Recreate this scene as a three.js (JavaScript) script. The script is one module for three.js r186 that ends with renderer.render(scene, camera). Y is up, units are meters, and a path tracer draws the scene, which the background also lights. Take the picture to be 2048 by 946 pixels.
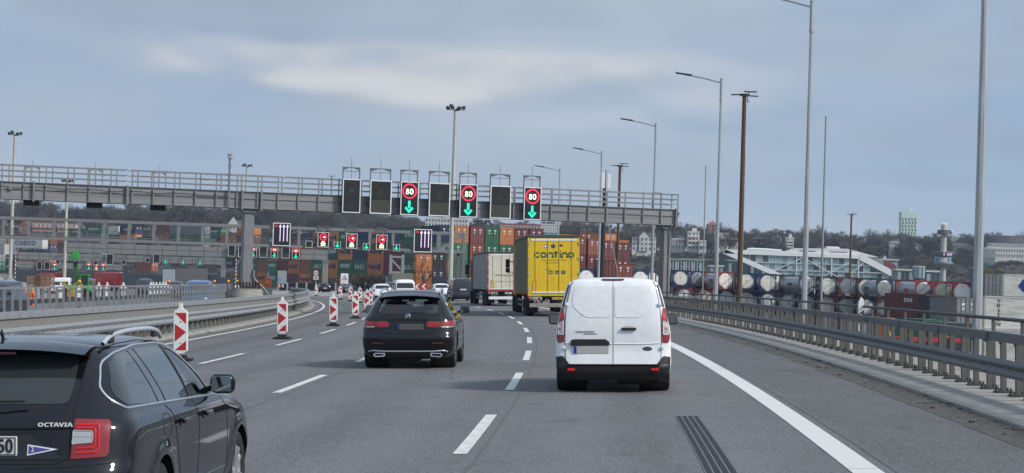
import * as THREE from 'three';
import { mergeGeometries, toCreasedNormals } from 'three/addons/utils/BufferGeometryUtils.js';
import { RoundedBoxGeometry } from 'three/addons/geometries/RoundedBoxGeometry.js';
import { ImprovedNoise } from 'three/addons/math/ImprovedNoise.js';
import { Brush, Evaluator, SUBTRACTION } from 'three-bvh-csg';

const scene = new THREE.Scene();
// ---------- camera: 1.8 m above a banked carriageway, rolled with it ----------
const BANK = 0.0297, CB = Math.cos(BANK), SB = Math.sin(BANK), TB = Math.tan(BANK);
const F = 4000, EYE = 1.8, PITCH = Math.atan((560 - 473) / F), CP = Math.cos(PITCH), SP = Math.sin(PITCH);
const rp = (x, y, z) => new THREE.Vector3(x * CB - y * SB, x * SB + y * CB, z);        // road frame -> world
const QROLL = new THREE.Quaternion().setFromAxisAngle(new THREE.Vector3(0, 0, 1), BANK);
const camera = new THREE.PerspectiveCamera(2 * Math.atan(473 / F) * 180 / Math.PI, 2048 / 946, 0.3, 9000);
camera.position.copy(rp(0, EYE, 0));
camera.quaternion.copy(QROLL).multiply(new THREE.Quaternion().setFromAxisAngle(new THREE.Vector3(1, 0, 0), PITCH));
camera.updateMatrixWorld(true);
// a point of the place from its bearing and its distance ahead
const at = (px, py, d) => { const x = (px - 1024) / F, y = (473 - py) / F, k = d / (CP - y * SP); return rp(x * k, EYE + (y * CP + SP) * k, -d); };

// ---------- sky and sun ----------
const noise3 = new ImprovedNoise();
const fbm = (x, y, z, o = 4) => { let s = 0, a = 0.5; for (let i = 0; i < o; i++) { s += a * noise3.noise(x, y, z); x *= 2.03; y *= 2.03; z = z * 1.7 + 5.1; a *= 0.5; } return s; };
const sstep = (a, b, x) => { const t = Math.min(1, Math.max(0, (x - a) / (b - a))); return t * t * (3 - 2 * t); };
const SUN = new THREE.Vector3(0.80, 0.72, 0.42).normalize();
{
  const W = 2048, Hh = 1024, data = new Float32Array(W * Hh * 4);
  const clear = [0.335, 0.455, 0.618], low = [0.40, 0.51, 0.64], bright = [0.64, 0.65, 0.665], dark = [0.285, 0.352, 0.462];
  for (let j = 0; j < Hh; j++) {
    const el = ((j + 0.5) / Hh - 0.5) * Math.PI, sy = Math.sin(el), ce = Math.cos(el), e = Math.max(0, el);
    for (let i = 0; i < W; i++) {
      const az = ((i + 0.5) / W - 0.5) * 2 * Math.PI, x = Math.cos(az) * ce, z = Math.sin(az) * ce;
      const bx = Math.atan2(x, -z), k = (j * W + i) * 4; if (el < -0.35 && j % 2) { data.copyWithin(k, k - W * 4, k - W * 4 + 4); continue; }                      // bearing, 0 straight ahead
      const ca = Math.cos(bx) * 6, sa = Math.sin(bx) * 6;
      // cloud decks: long, flat banks near the horizon, broader overhead
      const v = e * 26 / (1 + e * 3.2);
      const n1 = fbm(ca * 0.5 + 3.1, sa * 0.5 + 1.7, v * 1.0 + 4.2, 5), n2 = fbm(ca + 9.7, sa * 1.0 + 2.2, v * 2.2 + 8.4, 5), n3 = fbm(ca * 2 + 1.3, sa * 2.4 + 7.7, v * 5 + 2.4, 5);
      const veil = sstep(-0.22, 0.3, n1 + 0.35 * n2), bank = sstep(-0.05, 0.32, n2 + 0.75 * n3 + 0.12 * n1);
      const eb = e + 0.016 * n3 + 0.008 * n2 + bx * 0.01, streak = sstep(-0.25, -0.06, bx + 0.12 * n3) * sstep(0.17, 0.0, bx + 0.1 * n2) * sstep(0.088, 0.101, eb) * sstep(0.119, 0.1115, eb);
      const streak2 = Math.exp(-(((bx - 0.02) / 0.13) ** 2) - (((e - 0.078 - 0.03 * n3) / 0.02) ** 2));
      const shade = Math.exp(-(((bx + 0.16) / 0.12) ** 2) - (((e - 0.118 - 0.01 * n2) / 0.026) ** 2));
      const g = Math.max(0, x * SUN.x + sy * SUN.y + z * SUN.z), glow = 0.3 * Math.pow(g, 3) + 1.3 * Math.pow(g, 16);
      const up = 1 + 0.25 * sstep(0.15, 0.9, e);
      for (let c = 0; c < 3; c++) {
        const horiz = sstep(0.0, 0.075, e);
        let t = low[c] + (clear[c] - low[c]) * horiz;
        t += (bright[c] - t) * 0.32 * veil;
        t += (dark[c] - t) * 0.36 * bank * sstep(0.02, 0.07, e);
        t += (dark[c] * 1.05 - t) * 0.4 * shade * (0.55 + 0.8 * sstep(-0.2, 0.2, n3 + n2));
        t += (bright[c] * 1.02 - t) * Math.min(0.85, 0.58 * streak * (1 + 1.6 * n3 + 0.8 * n2) + 0.3 * streak2 * (1 + n3));
        t *= up * (1 + 0.16 * n3 * sstep(0.02, 0.06, e)); t += glow * [0.95, 0.93, 0.88][c] * 0.9;
        data[k + c] = el < 0 ? t * (0.55 + 0.45 * Math.exp(el * 9)) : t;
      }
      data[k + 3] = 1;
    }
  }
  const tex = new THREE.DataTexture(data, W, Hh, THREE.RGBAFormat, THREE.FloatType);
  tex.mapping = THREE.EquirectangularReflectionMapping; tex.magFilter = tex.minFilter = THREE.LinearFilter; tex.wrapS = THREE.RepeatWrapping; tex.needsUpdate = true;
  scene.background = tex; scene.environment = tex;
}
const sun = new THREE.DirectionalLight(new THREE.Color(1.0, 0.955, 0.885), 3.1);
sun.position.copy(SUN).multiplyScalar(300).add(new THREE.Vector3(0, 0, -120)); sun.target.position.set(0, 0, -120);
sun.castShadow = true; sun.shadow.radius = 17; sun.shadow.mapSize.set(4096, 4096);
Object.assign(sun.shadow.camera, { left: -160, right: 160, top: 160, bottom: -160, near: 1, far: 900 });
scene.add(sun, sun.target);
const renderer = new THREE.WebGLRenderer({ antialias: true });
renderer.toneMapping = THREE.LinearToneMapping; renderer.toneMappingExposure = 1.0; renderer.shadowMap.enabled = true;
scene.fog = new THREE.FogExp2(new THREE.Color(0.42, 0.5, 0.6), 0.00010);

// ---------- helpers ----------
let seedN = 12345;
const rnd = (a = 0, b = 1) => { seedN = (seedN * 1664525 + 1013904223) >>> 0; return a + (b - a) * seedN / 4294967296; };
const pick = (a) => a[Math.floor(rnd() * a.length) % a.length];
const V = (x, y, z) => new THREE.Vector3(x, y, z);
const used = {};
const numbered = (n) => { used[n] = (used[n] ?? -1) + 1; return used[n] ? n + '_' + String(used[n]).padStart(3, '0') : n; };
function thing(name, label, category, pos, quat, group) {
  const o = new THREE.Group(); o.name = numbered(name); o.userData = { label, category }; if (group) o.userData.group = group;
  if (pos) o.position.copy(pos); if (quat) o.quaternion.copy(quat); scene.add(o); return o;
}
const yawQ = (a) => new THREE.Quaternion().setFromAxisAngle(V(0, 1, 0), a);
function dup(root, label, pos, quat, group, name) {
  const r = root.clone(); r.name = numbered(name ?? root.name.replace(/_\d{3}$/, '')); r.userData = { label, category: root.userData.category }; if (group ?? root.userData.group) r.userData.group = group ?? root.userData.group;
  if (pos) r.position.copy(pos); if (quat) r.quaternion.copy(quat); scene.add(r); return r;
}
function merge(list) {
  list = list.flat(9).filter(Boolean);
  const flat = list.map((g) => { const h = g.index ? g.toNonIndexed() : g.clone(); if (!h.attributes.uv) h.setAttribute('uv', new THREE.BufferAttribute(new Float32Array(h.attributes.position.count * 2), 2)); if (!h.attributes.normal) h.computeVertexNormals();
    for (const k of Object.keys(h.attributes)) if (!['position', 'normal', 'uv'].includes(k)) h.deleteAttribute(k); h.morphAttributes = {}; return h; });
  return flat.length === 1 ? flat[0] : mergeGeometries(flat);
}
function part(name, geos, mat, parent, label) {
  const m = new THREE.Mesh(Array.isArray(geos) ? merge(geos) : geos, mat); m.name = name; m.castShadow = m.receiveShadow = true; if (label) m.userData.label = label;
  parent.add(m); return m;
}
function struct(name, geos, mat, parent = scene) { const m = part(name, geos, mat, parent); m.name = numbered(name); m.userData.kind = 'structure'; return m; }
function tagged(name, geos, mat, label, category, group) { const m = part(name, geos, mat, scene); m.name = numbered(name); m.userData = { label, category }; if (group) m.userData.group = group; return m; }
const tf = (g, x = 0, y = 0, z = 0, rx = 0, ry = 0, rz = 0) => g.applyMatrix4(new THREE.Matrix4().compose(V(x, y, z), new THREE.Quaternion().setFromEuler(new THREE.Euler(rx, ry, rz)), V(1, 1, 1)));
const box = (w, h, d, x = 0, y = 0, z = 0, rx = 0, ry = 0, rz = 0) => tf(new THREE.BoxGeometry(w, h, d), x, y, z, rx, ry, rz);
const rbox = (w, h, d, r, x = 0, y = 0, z = 0, rx = 0, ry = 0, rz = 0, n = 2) => tf(new RoundedBoxGeometry(w, h, d, n, r), x, y, z, rx, ry, rz);
const cyl = (r0, r1, h, n, x = 0, y = 0, z = 0, rx = 0, ry = 0, rz = 0) => tf(new THREE.CylinderGeometry(r1, r0, h, n), x, y, z, rx, ry, rz);   // r0 at the foot
const sph = (r, x, y, z, sx = 1, sy = 1, sz = 1, n = 12) => new THREE.SphereGeometry(r, n, Math.max(6, n - 4)).scale(sx, sy, sz).translate(x, y, z);
function beam(p, q, w, h) {   // a bar of section w x h from p to q
  const d = q.clone().sub(p), l = d.length(), m = p.clone().add(q).multiplyScalar(0.5); d.normalize();
  const up = Math.abs(d.y) > 0.97 ? V(0, 0, 1) : V(0, 1, 0), x = up.clone().cross(d).normalize(), y = d.clone().cross(x);
  return new THREE.BoxGeometry(w, h, l).applyMatrix4(new THREE.Matrix4().makeBasis(x, y, d).setPosition(m));
}
function rod(p, q, r, n = 8, r1 = r) {
  const d = q.clone().sub(p), l = d.length();
  return new THREE.CylinderGeometry(r1, r, l, n).applyMatrix4(new THREE.Matrix4().compose(p.clone().add(q).multiplyScalar(0.5), new THREE.Quaternion().setFromUnitVectors(V(0, 1, 0), d.normalize()), V(1, 1, 1)));
}
const tube = (pts, r, seg = 24, n = 6, closed = false) => new THREE.TubeGeometry(new THREE.CatmullRomCurve3(pts, closed), seg, r, n, closed);
function extrude(pts, depth, bevel = 0, holes) {   // outline in x,y extruded along z
  const s = new THREE.Shape(pts.map((p) => new THREE.Vector2(p[0], p[1]))); if (holes) for (const h of holes) s.holes.push(new THREE.Path(h.map((p) => new THREE.Vector2(p[0], p[1]))));
  return new THREE.ExtrudeGeometry(s, { depth, bevelEnabled: bevel > 0, bevelThickness: bevel, bevelSize: bevel, bevelSegments: 2, curveSegments: 8 });
}
function grid(nu, nv, fn, uvfn) {   // fn(u,v) -> Vector3, u,v in 0..1
  const pos = [], uv = [], idx = [];
  for (let j = 0; j <= nv; j++) for (let i = 0; i <= nu; i++) { const p = fn(i / nu, j / nv); pos.push(p.x, p.y, p.z); const t = uvfn ? uvfn(i / nu, j / nv, p) : [i / nu, j / nv]; uv.push(t[0], t[1]); }
  for (let j = 0; j < nv; j++) for (let i = 0; i < nu; i++) { const a = j * (nu + 1) + i, b = a + 1, c = a + nu + 1, d = c + 1; idx.push(a, b, d, a, d, c); }
  const g = new THREE.BufferGeometry(); g.setAttribute('position', new THREE.Float32BufferAttribute(pos, 3)); g.setAttribute('uv', new THREE.Float32BufferAttribute(uv, 2)); g.setIndex(idx); g.computeVertexNormals(); return g;
}
// textures
function dtex(w, h, fn, srgb = false) {
  const d = new Uint8Array(w * h * 4);
  for (let j = 0; j < h; j++) for (let i = 0; i < w; i++) { const c = fn(i / w, j / h), k = (j * w + i) * 4; for (let n = 0; n < 3; n++) d[k + n] = Math.max(0, Math.min(255, 255 * (c.length ? c[n] : c))); d[k + 3] = 255; }
  const t = new THREE.DataTexture(d, w, h); t.wrapS = t.wrapT = THREE.RepeatWrapping; t.magFilter = THREE.LinearFilter; t.minFilter = THREE.LinearMipmapLinearFilter; t.generateMipmaps = true; if (srgb) t.colorSpace = THREE.SRGBColorSpace; t.needsUpdate = true; return t;
}
// noise that tiles: sampled on a torus
const tn = (u, v, f, s = 0, o = 3) => { const a = u * 6.28318, b = v * 6.28318, r = f / 6.28318; return fbm(Math.cos(a) * r + s + 11, Math.sin(a) * r + Math.cos(b) * r * 1.3 + 3 + s, Math.sin(b) * r * 1.3 + 7 - s, o); };
function ctex(w, h, draw) { const c = document.createElement('canvas'); c.width = w; c.height = h; const g = c.getContext('2d'); draw(g, w, h); const t = new THREE.CanvasTexture(c); t.colorSpace = THREE.SRGBColorSpace; t.anisotropy = 8; t.generateMipmaps = true; t.minFilter = THREE.LinearMipmapLinearFilter; return t; }
const std = (r, g, b, rough = 0.7, metal = 0, extra = {}) => { const m = new THREE.MeshStandardMaterial({ roughness: rough, metalness: metal, ...extra }); m.color.setRGB(r, g, b); return m; };
const phys = (r, g, b, o) => { const m = new THREE.MeshPhysicalMaterial(o); m.color.setRGB(r, g, b); return m; };
const grainT = dtex(512, 512, (u, v) => 0.82 + 0.5 * tn(u, v, 40, 2, 3) + rnd(-0.08, 0.08));
const blotT = dtex(512, 512, (u, v) => { const a = tn(u, v, 9, 5, 5), b = tn(u, v, 34, 1, 3); return 0.86 + 0.5 * a + 0.25 * b + rnd(-0.03, 0.03); });
const bumpT = dtex(512, 512, (u, v) => 0.5 + rnd(-0.35, 0.35) + 0.5 * tn(u, v, 60, 3, 2));
const rep = (t, x, y) => { const c = t.clone(); c.repeat.set(x, y); c.needsUpdate = true; return c; };
const MT = {
  galv: std(0.33, 0.345, 0.36, 0.55, 0.35, { map: blotT }), galvDark: std(0.15, 0.155, 0.16, 0.6, 0.35, { map: blotT }), galvLight: std(0.46, 0.485, 0.5, 0.42, 0.35, { map: blotT }), steelPaint: std(0.255, 0.257, 0.26, 0.55, 0.1, { map: blotT }),
  concrete: std(0.36, 0.35, 0.325, 0.92, 0, { map: blotT, bumpMap: bumpT, bumpScale: 0.004 }), white: std(0.78, 0.78, 0.76, 0.5), black: std(0.012, 0.012, 0.013, 0.6), rubber: std(0.016, 0.016, 0.017, 0.9),
  rust: std(0.115, 0.062, 0.034, 0.85, 0.1, { map: blotT }), darkSteel: std(0.05, 0.052, 0.055, 0.6, 0.2), chrome: std(0.75, 0.76, 0.78, 0.12, 1), plastic: std(0.018, 0.018, 0.019, 0.55),
};

// ---------- the carriageway: gentle left-hand bend ----------
const cx = (d) => { if (d > 200) return cx(200) - 0.1915 * (d - 200); return 0.0665 * d - 4.448e-4 * d * d - 6.68e-7 * d * d * d; };
const slope = (d) => d > 200 ? -0.1915 : 0.0665 - 8.896e-4 * d - 2.004e-6 * d * d;
const road = (X, d, y = 0) => rp(cx(d) + X, y, -d);
const roadQ = (d, extra = 0) => QROLL.clone().multiply(yawQ(-Math.atan(slope(d)) + extra));
const steps = (a, b, n) => Array.from({ length: n + 1 }, (_, i) => a + (b - a) * i / n);
// section points [X, y] carried along the road from d0 to d1; open unless closed
function sweep(prof, d0, d1, step = 4, closed = false, tile = 1) {
  const n = Math.max(1, Math.round((d1 - d0) / step)), ds = steps(d0, d1, n), P = closed ? [...prof, prof[0]] : prof, pos = [], uv = [], idx = [], m = P.length; let len = [0]; for (let i = 1; i < m; i++) len.push(len[i - 1] + Math.hypot(P[i][0] - P[i - 1][0], P[i][1] - P[i - 1][1]));
  for (let k = 0; k < m - 1; k++) { const base = pos.length / 3; ds.forEach((d) => { for (const q of [k, k + 1]) { const p = road(P[q][0], d, P[q][1]); pos.push(p.x, p.y, p.z); uv.push(len[q] / tile, d / tile); } });
    for (let i = 0; i < n; i++) { const a = base + i * 2; idx.push(a, a + 1, a + 3, a, a + 3, a + 2); } }
  const g = new THREE.BufferGeometry(); g.setAttribute('position', new THREE.Float32BufferAttribute(pos, 3)); g.setAttribute('uv', new THREE.Float32BufferAttribute(uv, 2)); g.setIndex(idx); g.computeVertexNormals(); return g;
}
const rect = (x0, x1, y0, y1) => [[x0, y0], [x1, y0], [x1, y1], [x0, y1]];
// ---------- ground, road, markings ----------
const YARD = -4.3;
{
  // one sheet to the horizon: road embankment, lower container yard to the right, the river slope far away
  const zs = [-80, -40, 0, 20, 40, 60, 80, 100, 120, 140, 160, 180, 200, 220, 240, 260, 280, 300, 320, 340, 360, 400, 450, 520, 600, 700, 850, 980, 1020, 1050, 1080, 1110, 1140, 1170, 1200, 1240, 1280, 1320, 1360, 1420, 1520, 1700, 2200, 3500, 6500];
  const us = steps(-1, 1, 150).map((t) => Math.sign(t) * Math.pow(Math.abs(t), 1.35));
  const hgt = (x, d) => {
    const X = x - cx(Math.max(0, d)), plane = TB * x - 0.45, corr = (1 - sstep(300, 420, d)) * sstep(-75, -48, X) * (1 - sstep(7.3, 9.5, X));
    const left = -2.6, right = YARD, base = X > 0 ? right + (left - right) * sstep(380, 460, d) * (1 - sstep(60, 130, x - 40)) : left;
    let y = base + (plane - base) * corr;
    const b = (x / d) * 1000, hn = 27 + 4 * fbm(b * 0.006 + 3, 1.1, 2.2, 3) + (b < -60 ? 3 : 0);
    y += sstep(1040, 1190, d + 26 * fbm(b * 0.012, 4.4, 8.1, 3)) * (hn - 5 - y * 0.2) + sstep(1190, 1380, d) * 6 + sstep(1380, 2400, d) * 6;
    return y;
  };
  const g = grid(us.length - 1, zs.length - 1, (u, v) => { const d = zs[Math.round(v * (zs.length - 1))], w = 150 + Math.max(0, d) * 0.75, x = us[Math.round(u * (us.length - 1))] * w; return V(x, hgt(x, Math.max(0.1, d)), -d); }, (u, v, p) => [p.x / 12, p.z / 12]);
  const col = new Float32Array(g.attributes.position.count * 3);
  for (let i = 0; i < g.attributes.position.count; i++) {
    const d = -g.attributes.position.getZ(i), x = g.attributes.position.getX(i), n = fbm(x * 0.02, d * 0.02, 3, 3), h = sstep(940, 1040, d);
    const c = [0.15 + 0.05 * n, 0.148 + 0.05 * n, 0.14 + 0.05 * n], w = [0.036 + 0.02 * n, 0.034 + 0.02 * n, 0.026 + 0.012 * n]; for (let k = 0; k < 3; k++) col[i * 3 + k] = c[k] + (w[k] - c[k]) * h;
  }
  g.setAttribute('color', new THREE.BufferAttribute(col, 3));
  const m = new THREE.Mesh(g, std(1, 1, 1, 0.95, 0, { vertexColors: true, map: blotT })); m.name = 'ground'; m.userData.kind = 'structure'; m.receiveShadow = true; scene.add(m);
  globalThis.groundY = (x, d) => hgt(x, d);
}
const asphaltT = dtex(1024, 1024, (u, v) => { const big = tn(u, v, 3, 4, 3) * 0.16, mid = tn(u, v, 18, 8, 3) * 0.16; let c = 0.8 + big + mid + rnd(-0.11, 0.11) + (rnd() < 0.02 ? 0.14 : 0); return [c, c, c * 1.012]; });
const asphaltB = dtex(512, 512, () => 0.5 + rnd(-0.5, 0.5));
{
  // travelled wheel paths are a little paler than the strips between them: a wear map over the width of the road
  const W = 1024, Hh = 1024, X0 = -14, X1 = 6;
  const wear = dtex(W, Hh, (u, v) => {
    const X = X0 + (X1 - X0) * u; let c = 0.80;
    for (const L of [-10.3, -7.05, -3.55, 0.26]) { const o = X - L; c += 0.1 * Math.exp(-(((Math.abs(o) - 0.85) / 0.38) ** 2)) - 0.07 * Math.exp(-((o / 0.28) ** 2)); }
    if (X > 2.4) c -= 0.13 * sstep(2.4, 2.7, X); if (X < -8.7) c -= 0.10 * sstep(-8.7, -9.0, X) * 1;
    c += 0.22 * tn(u, v, 14, 6, 5) * 0.6 + 0.12 * fbm(X * 1.6, v * 6 * 6.283, 2, 3) + 0.07 * fbm(X * 7, Math.sin(v * 6.283) * 4, Math.cos(v * 6.283) * 4, 2);
    c += rnd(-0.2, 0.2); const st = tn(u, v, 26, 12, 3); if (st > 0.24) c -= (st - 0.24) * 0.9; return [c * 0.995, c, c * 1.015];
  }, false);
  const mat = std(0.153, 0.154, 0.156, 0.9, 0, { map: wear, bumpMap: rep(asphaltB, 1, 1), bumpScale: 0.009 });
  mat.bumpMap.repeat.set(20 / 6, 60 / 6);
  const n = 170, ds = steps(-14, 420, n), pos = [], uv = [], idx = [], m = 12;
  ds.forEach((d) => { for (let i = 0; i <= m; i++) { const X = -13.6 + 18.4 * i / m, p = rp(cx(Math.max(0, d)) + X + (d < 0 ? 0.0665 * d : 0), 0, -d); pos.push(p.x, p.y, p.z); uv.push((X - X0) / (X1 - X0), d / 60); } });
  for (let j = 0; j < n; j++) for (let i = 0; i < m; i++) { const a = j * (m + 1) + i; idx.push(a, a + 1, a + m + 2, a, a + m + 2, a + m + 1); }
  const g = new THREE.BufferGeometry(); g.setAttribute('position', new THREE.Float32BufferAttribute(pos, 3)); g.setAttribute('uv', new THREE.Float32BufferAttribute(uv, 2)); g.setIndex(idx); g.computeVertexNormals();
  const rm = new THREE.Mesh(g, mat); rm.name = 'road'; rm.userData.kind = 'structure'; rm.receiveShadow = true; scene.add(rm);
}
struct('oncoming_road', [sweep([[-44, 0.01], [-17.4, 0.01]], 20, 420, 6, false, 6)], std(0.15, 0.152, 0.157, 0.92, 0, { map: blotT }));
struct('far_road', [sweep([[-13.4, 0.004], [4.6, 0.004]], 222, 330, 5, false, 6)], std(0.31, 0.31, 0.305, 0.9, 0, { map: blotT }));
struct('far_slip_road', [sweep([[4.75, -0.006], [34, -0.006]], 205, 420, 6, false, 6)], std(0.15, 0.152, 0.157, 0.92, 0, { map: blotT }));
const paintM = std(0.66, 0.655, 0.63, 0.75, 0, { map: blotT }), lineY = 0.006;
struct('edge_line', [...Array.from({ length: 20 }, (_, i) => { const a = 8.2 + i * 10.9 - 10.9; return sweep([[2.09, lineY], [2.39, lineY]], a, a + 10.88, 2); })], std(0.6, 0.595, 0.57, 0.75));
struct('left_edge_line', [sweep([[-12.0, lineY], [-11.84, lineY]], 8, 260, 4)], paintM);
struct('far_edge_line', [sweep([[2.1, lineY], [2.4, lineY]], 215, 330, 6)], paintM);
for (const [X, w, d0, n, nm] of [[-1.72, 0.15, 20.7 - 12.05, 16, 'lane_line'], [-5.4, 0.15, 31.9 - 24.1, 16, 'lane_line'], [-8.68, 0.13, 43 - 24.1, 12, 'lane_line']]) {
  const o = new THREE.Group(); o.name = numbered(nm); o.userData.kind = 'structure'; scene.add(o);
  for (let i = 0; i < n; i++) { const a = d0 + i * 12.05; part('lane_dash', sweep([[X - w / 2, lineY], [X + w / 2, lineY]], a, a + 6, 2), paintM, o); }
}
{ // sealed sensor cuts in the near lane: four black strips
  const o = thing('road_sensor', 'patch of black sealed sensor strips in the asphalt of the near lane', 'road sensor', road(0.86, 19, 0));
  const bit = std(0.012, 0.012, 0.014, 0.8), back = std(0.12, 0.122, 0.126, 0.8), off = o.position.clone().negate();
  for (let i = 0; i < 4; i++) { const x = 0.735 + i * 0.075; part('sealed_strip', sweep([[x, 0.009], [x + 0.05, 0.009]], 14, 26.4, 1).translate(off.x, off.y, off.z), bit, o); }
  part('sealed_bed', sweep([[0.715, 0.005], [1.025, 0.005]], 14, 26.5, 1).translate(off.x, off.y, off.z), back, o);
}
const jointM = std(0.095, 0.095, 0.097, 0.85);
for (const [X, w] of [[-1.52, 0.022], [-5.2, 0.022], [2.52, 0.03], [-8.5, 0.022]]) struct('joint_seam', [grid(1, 130, (u, v) => { const d = 10 + 130 * v; return road(X + (u - 0.5) * w + 0.02 * fbm(d * 0.6, X, 3, 3), d, 0.0035); })], jointM);
{ // sealed cracks
  const g = []; for (let i = 0; i < 9; i++) { const X0 = rnd(-8, 4), d0 = 28 + rnd() * 70, L = rnd(0.8, 2.5), ang = rnd(-0.5, 0.5); g.push(grid(1, 14, (u, v) => road(X0 + Math.sin(ang) * L * v + 0.18 * fbm(v * 3, i, 2, 3) + (u - 0.5) * 0.018, d0 + Math.cos(ang) * L * v * 2, 0.0045))); }
  const m = tagged('crack_seal', g, jointM, 'thin dark lines of sealed cracks scattered over the asphalt', 'crack seal'); m.userData.kind = 'stuff';

}
// dirt along both edges of the asphalt, with a ragged rim
const dirtM = std(0.125, 0.118, 0.106, 0.97, 0, { map: blotT, bumpMap: bumpT, bumpScale: 0.02 });
function dirt(name, Xa, Xb, d0, d1, side) {
  const n = Math.round((d1 - d0) / 0.5);
  return grid(6, n, (u, v) => { const d = d0 + (d1 - d0) * v, r = 0.13 * fbm(d * 0.35, side, 1, 4) + 0.06 * fbm(d * 1.7, side, 5, 2), xa = Xa + (side > 0 ? r : 0), xb = Xb + (side < 0 ? r : 0), y = 0.004 + 0.035 * Math.sin(u * 3.14) * (0.6 + 1.4 * Math.max(0, fbm(d * 0.9, u * 3, 2, 3))); return road(xa + (xb - xa) * u, d, y); }, (u, v) => [u * 0.4, v * (d1 - d0) / 2]);
}
struct('road_dirt', dirt('road_dirt', 4.22, 4.8, 12, 200, 1), dirtM);
struct('verge_dirt', dirt('verge_dirt', -13.3, -12.25, 14, 150, -1), std(0.235, 0.205, 0.165, 0.97, 0, { map: blotT, bumpMap: bumpT, bumpScale: 0.03 }));
{ // litter and clods in the gutters
  const gs = [], g0 = new THREE.IcosahedronGeometry(1, 0);
  for (let i = 0; i < 240; i++) { const r = i % 3 !== 0, d = 16 + rnd() * rnd() * 130, X = r ? rnd(4.3, 4.78) : rnd(-13.1, -12.3), s = rnd(0.01, 0.035), p = road(X, d, s * 0.4 + 0.02); gs.push(g0.clone().scale(s * rnd(0.8, 2.2), s * rnd(0.4, 0.9), s * rnd(0.8, 2)).rotateY(rnd(0, 6)).translate(p.x, p.y, p.z)); }
  const m = tagged('gutter_clods', gs, std(0.1, 0.088, 0.07, 0.95), 'small clods and grit lying in the gutters beside the barriers', 'debris'); m.userData.kind = 'stuff';
}
// concrete deck strip that carries the right-hand barrier
struct('kerb_right', [sweep([[4.8, -0.02], [4.8, 0.045], [4.84, 0.06], [7.6, 0.085], [7.6, -0.7]], 10, 230, 3, false, 2.5)], std(0.34, 0.325, 0.295, 0.95, 0, { map: blotT, bumpMap: bumpT, bumpScale: 0.005 }));
struct('deck_edge', [sweep([[7.6, -0.7], [7.3, -7]], 10, 230, 6, false, 4)], MT.concrete);
struct('kerb_left', [sweep([[-12.55, 0.0], [-12.62, 0.11], [-12.85, 0.13], [-17.3, 0.16], [-17.4, 0.0]], 14, 300, 3, false, 2.5)], std(0.27, 0.265, 0.25, 0.95, 0, { map: blotT }));

// ---------- barriers ----------
const wbeam = (X, y, s, h = 0.31) => [[0, 0], [0.035, 0.03], [0.055, 0.075], [0.02, 0.125], [0.0, 0.155], [0.02, 0.185], [0.055, 0.235], [0.035, 0.28], [0, 0.31]].map(([a, b]) => [X + s * a, y + b * h / 0.31]);
function barrierFrame(name, label, X, d) { return thing(name, label, 'barrier', road(X, d, 0)); }
const localise = (o, g) => g.translate(-o.position.x, -o.position.y, -o.position.z);
const postGeo = (h) => merge([box(0.11, h, 0.009, 0, h / 2, -0.055), box(0.11, h, 0.009, 0, h / 2, 0.055), box(0.009, h, 0.105, 0, h / 2, 0)]);
{ // right-hand barrier
  const o = barrierFrame('guard_rail', 'grey steel barrier with handrail along the concrete edge right of the white van', 5.9, 15);
  part('guard_beam', localise(o, sweep(wbeam(5.78, 0.345, -1, 0.27), 12, 215, 2)), MT.galvDark, o);
  part('box_rail', localise(o, sweep(rect(5.8, 5.94, 0.86, 1.0), 12, 215, 2, true)), MT.galvDark, o);
  const hr = sweep([[0, 1], [0.7, 0.7], [1, 0], [0.7, -0.7], [0, -1], [-0.7, -0.7], [-1, 0], [-0.7, 0.7]].map(([a, b]) => [6.06 + a * 0.03, 1.19 + b * 0.03]), 12, 215, 2, true);
  part('handrail', localise(o, hr), MT.darkSteel, o);
  const pm = std(0.155, 0.152, 0.142, 0.8, 0.1, { map: blotT }), pg = merge([box(0.08, 0.92, 0.009, 0, 0.46, -0.04), box(0.08, 0.92, 0.009, 0, 0.46, 0.04), box(0.009, 0.92, 0.072, 0, 0.46, 0)]), hp = box(0.05, 1.12, 0.08, 0, 0.56, 0), plate = merge([box(0.26, 0.025, 0.32, 0, 0.012, 0), ...[-1, 1].flatMap((a) => [-1, 1].map((b) => cyl(0.022, 0.016, 0.05, 6, a * 0.09, 0.045, b * 0.12)))]);
  const boltG = cyl(0.018, 0.018, 0.02, 6, -0.06, 0.76, 0, 0, 0, Math.PI / 2);
  for (let i = 0; i < 178; i++) {
    const d = 12.6 + i * 1.07, q = roadQ(d), p = part('post', pg, pm, o); p.position.copy(road(5.95, d, 0.07)).sub(o.position); p.quaternion.copy(q);
    if (i < 70) { const b = part('base_plate', plate, MT.darkSteel, p); if (i < 40) { part('bolt', boltG, MT.galvLight, p); } }
    if (i % 2 === 0) { const h = part('handrail_post', hp, pm, o); h.position.copy(road(6.06, d + 0.2, 0.07)).sub(o.position); h.quaternion.copy(q); }
    if (i % 4 === 1 && i < 60) { const j = part('splice_plate', box(0.012, 0.15, 0.12), MT.galvDark, o); j.position.copy(road(5.752, d + 0.5, 0.92)).sub(o.position); j.quaternion.copy(q); }
  }
}
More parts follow.
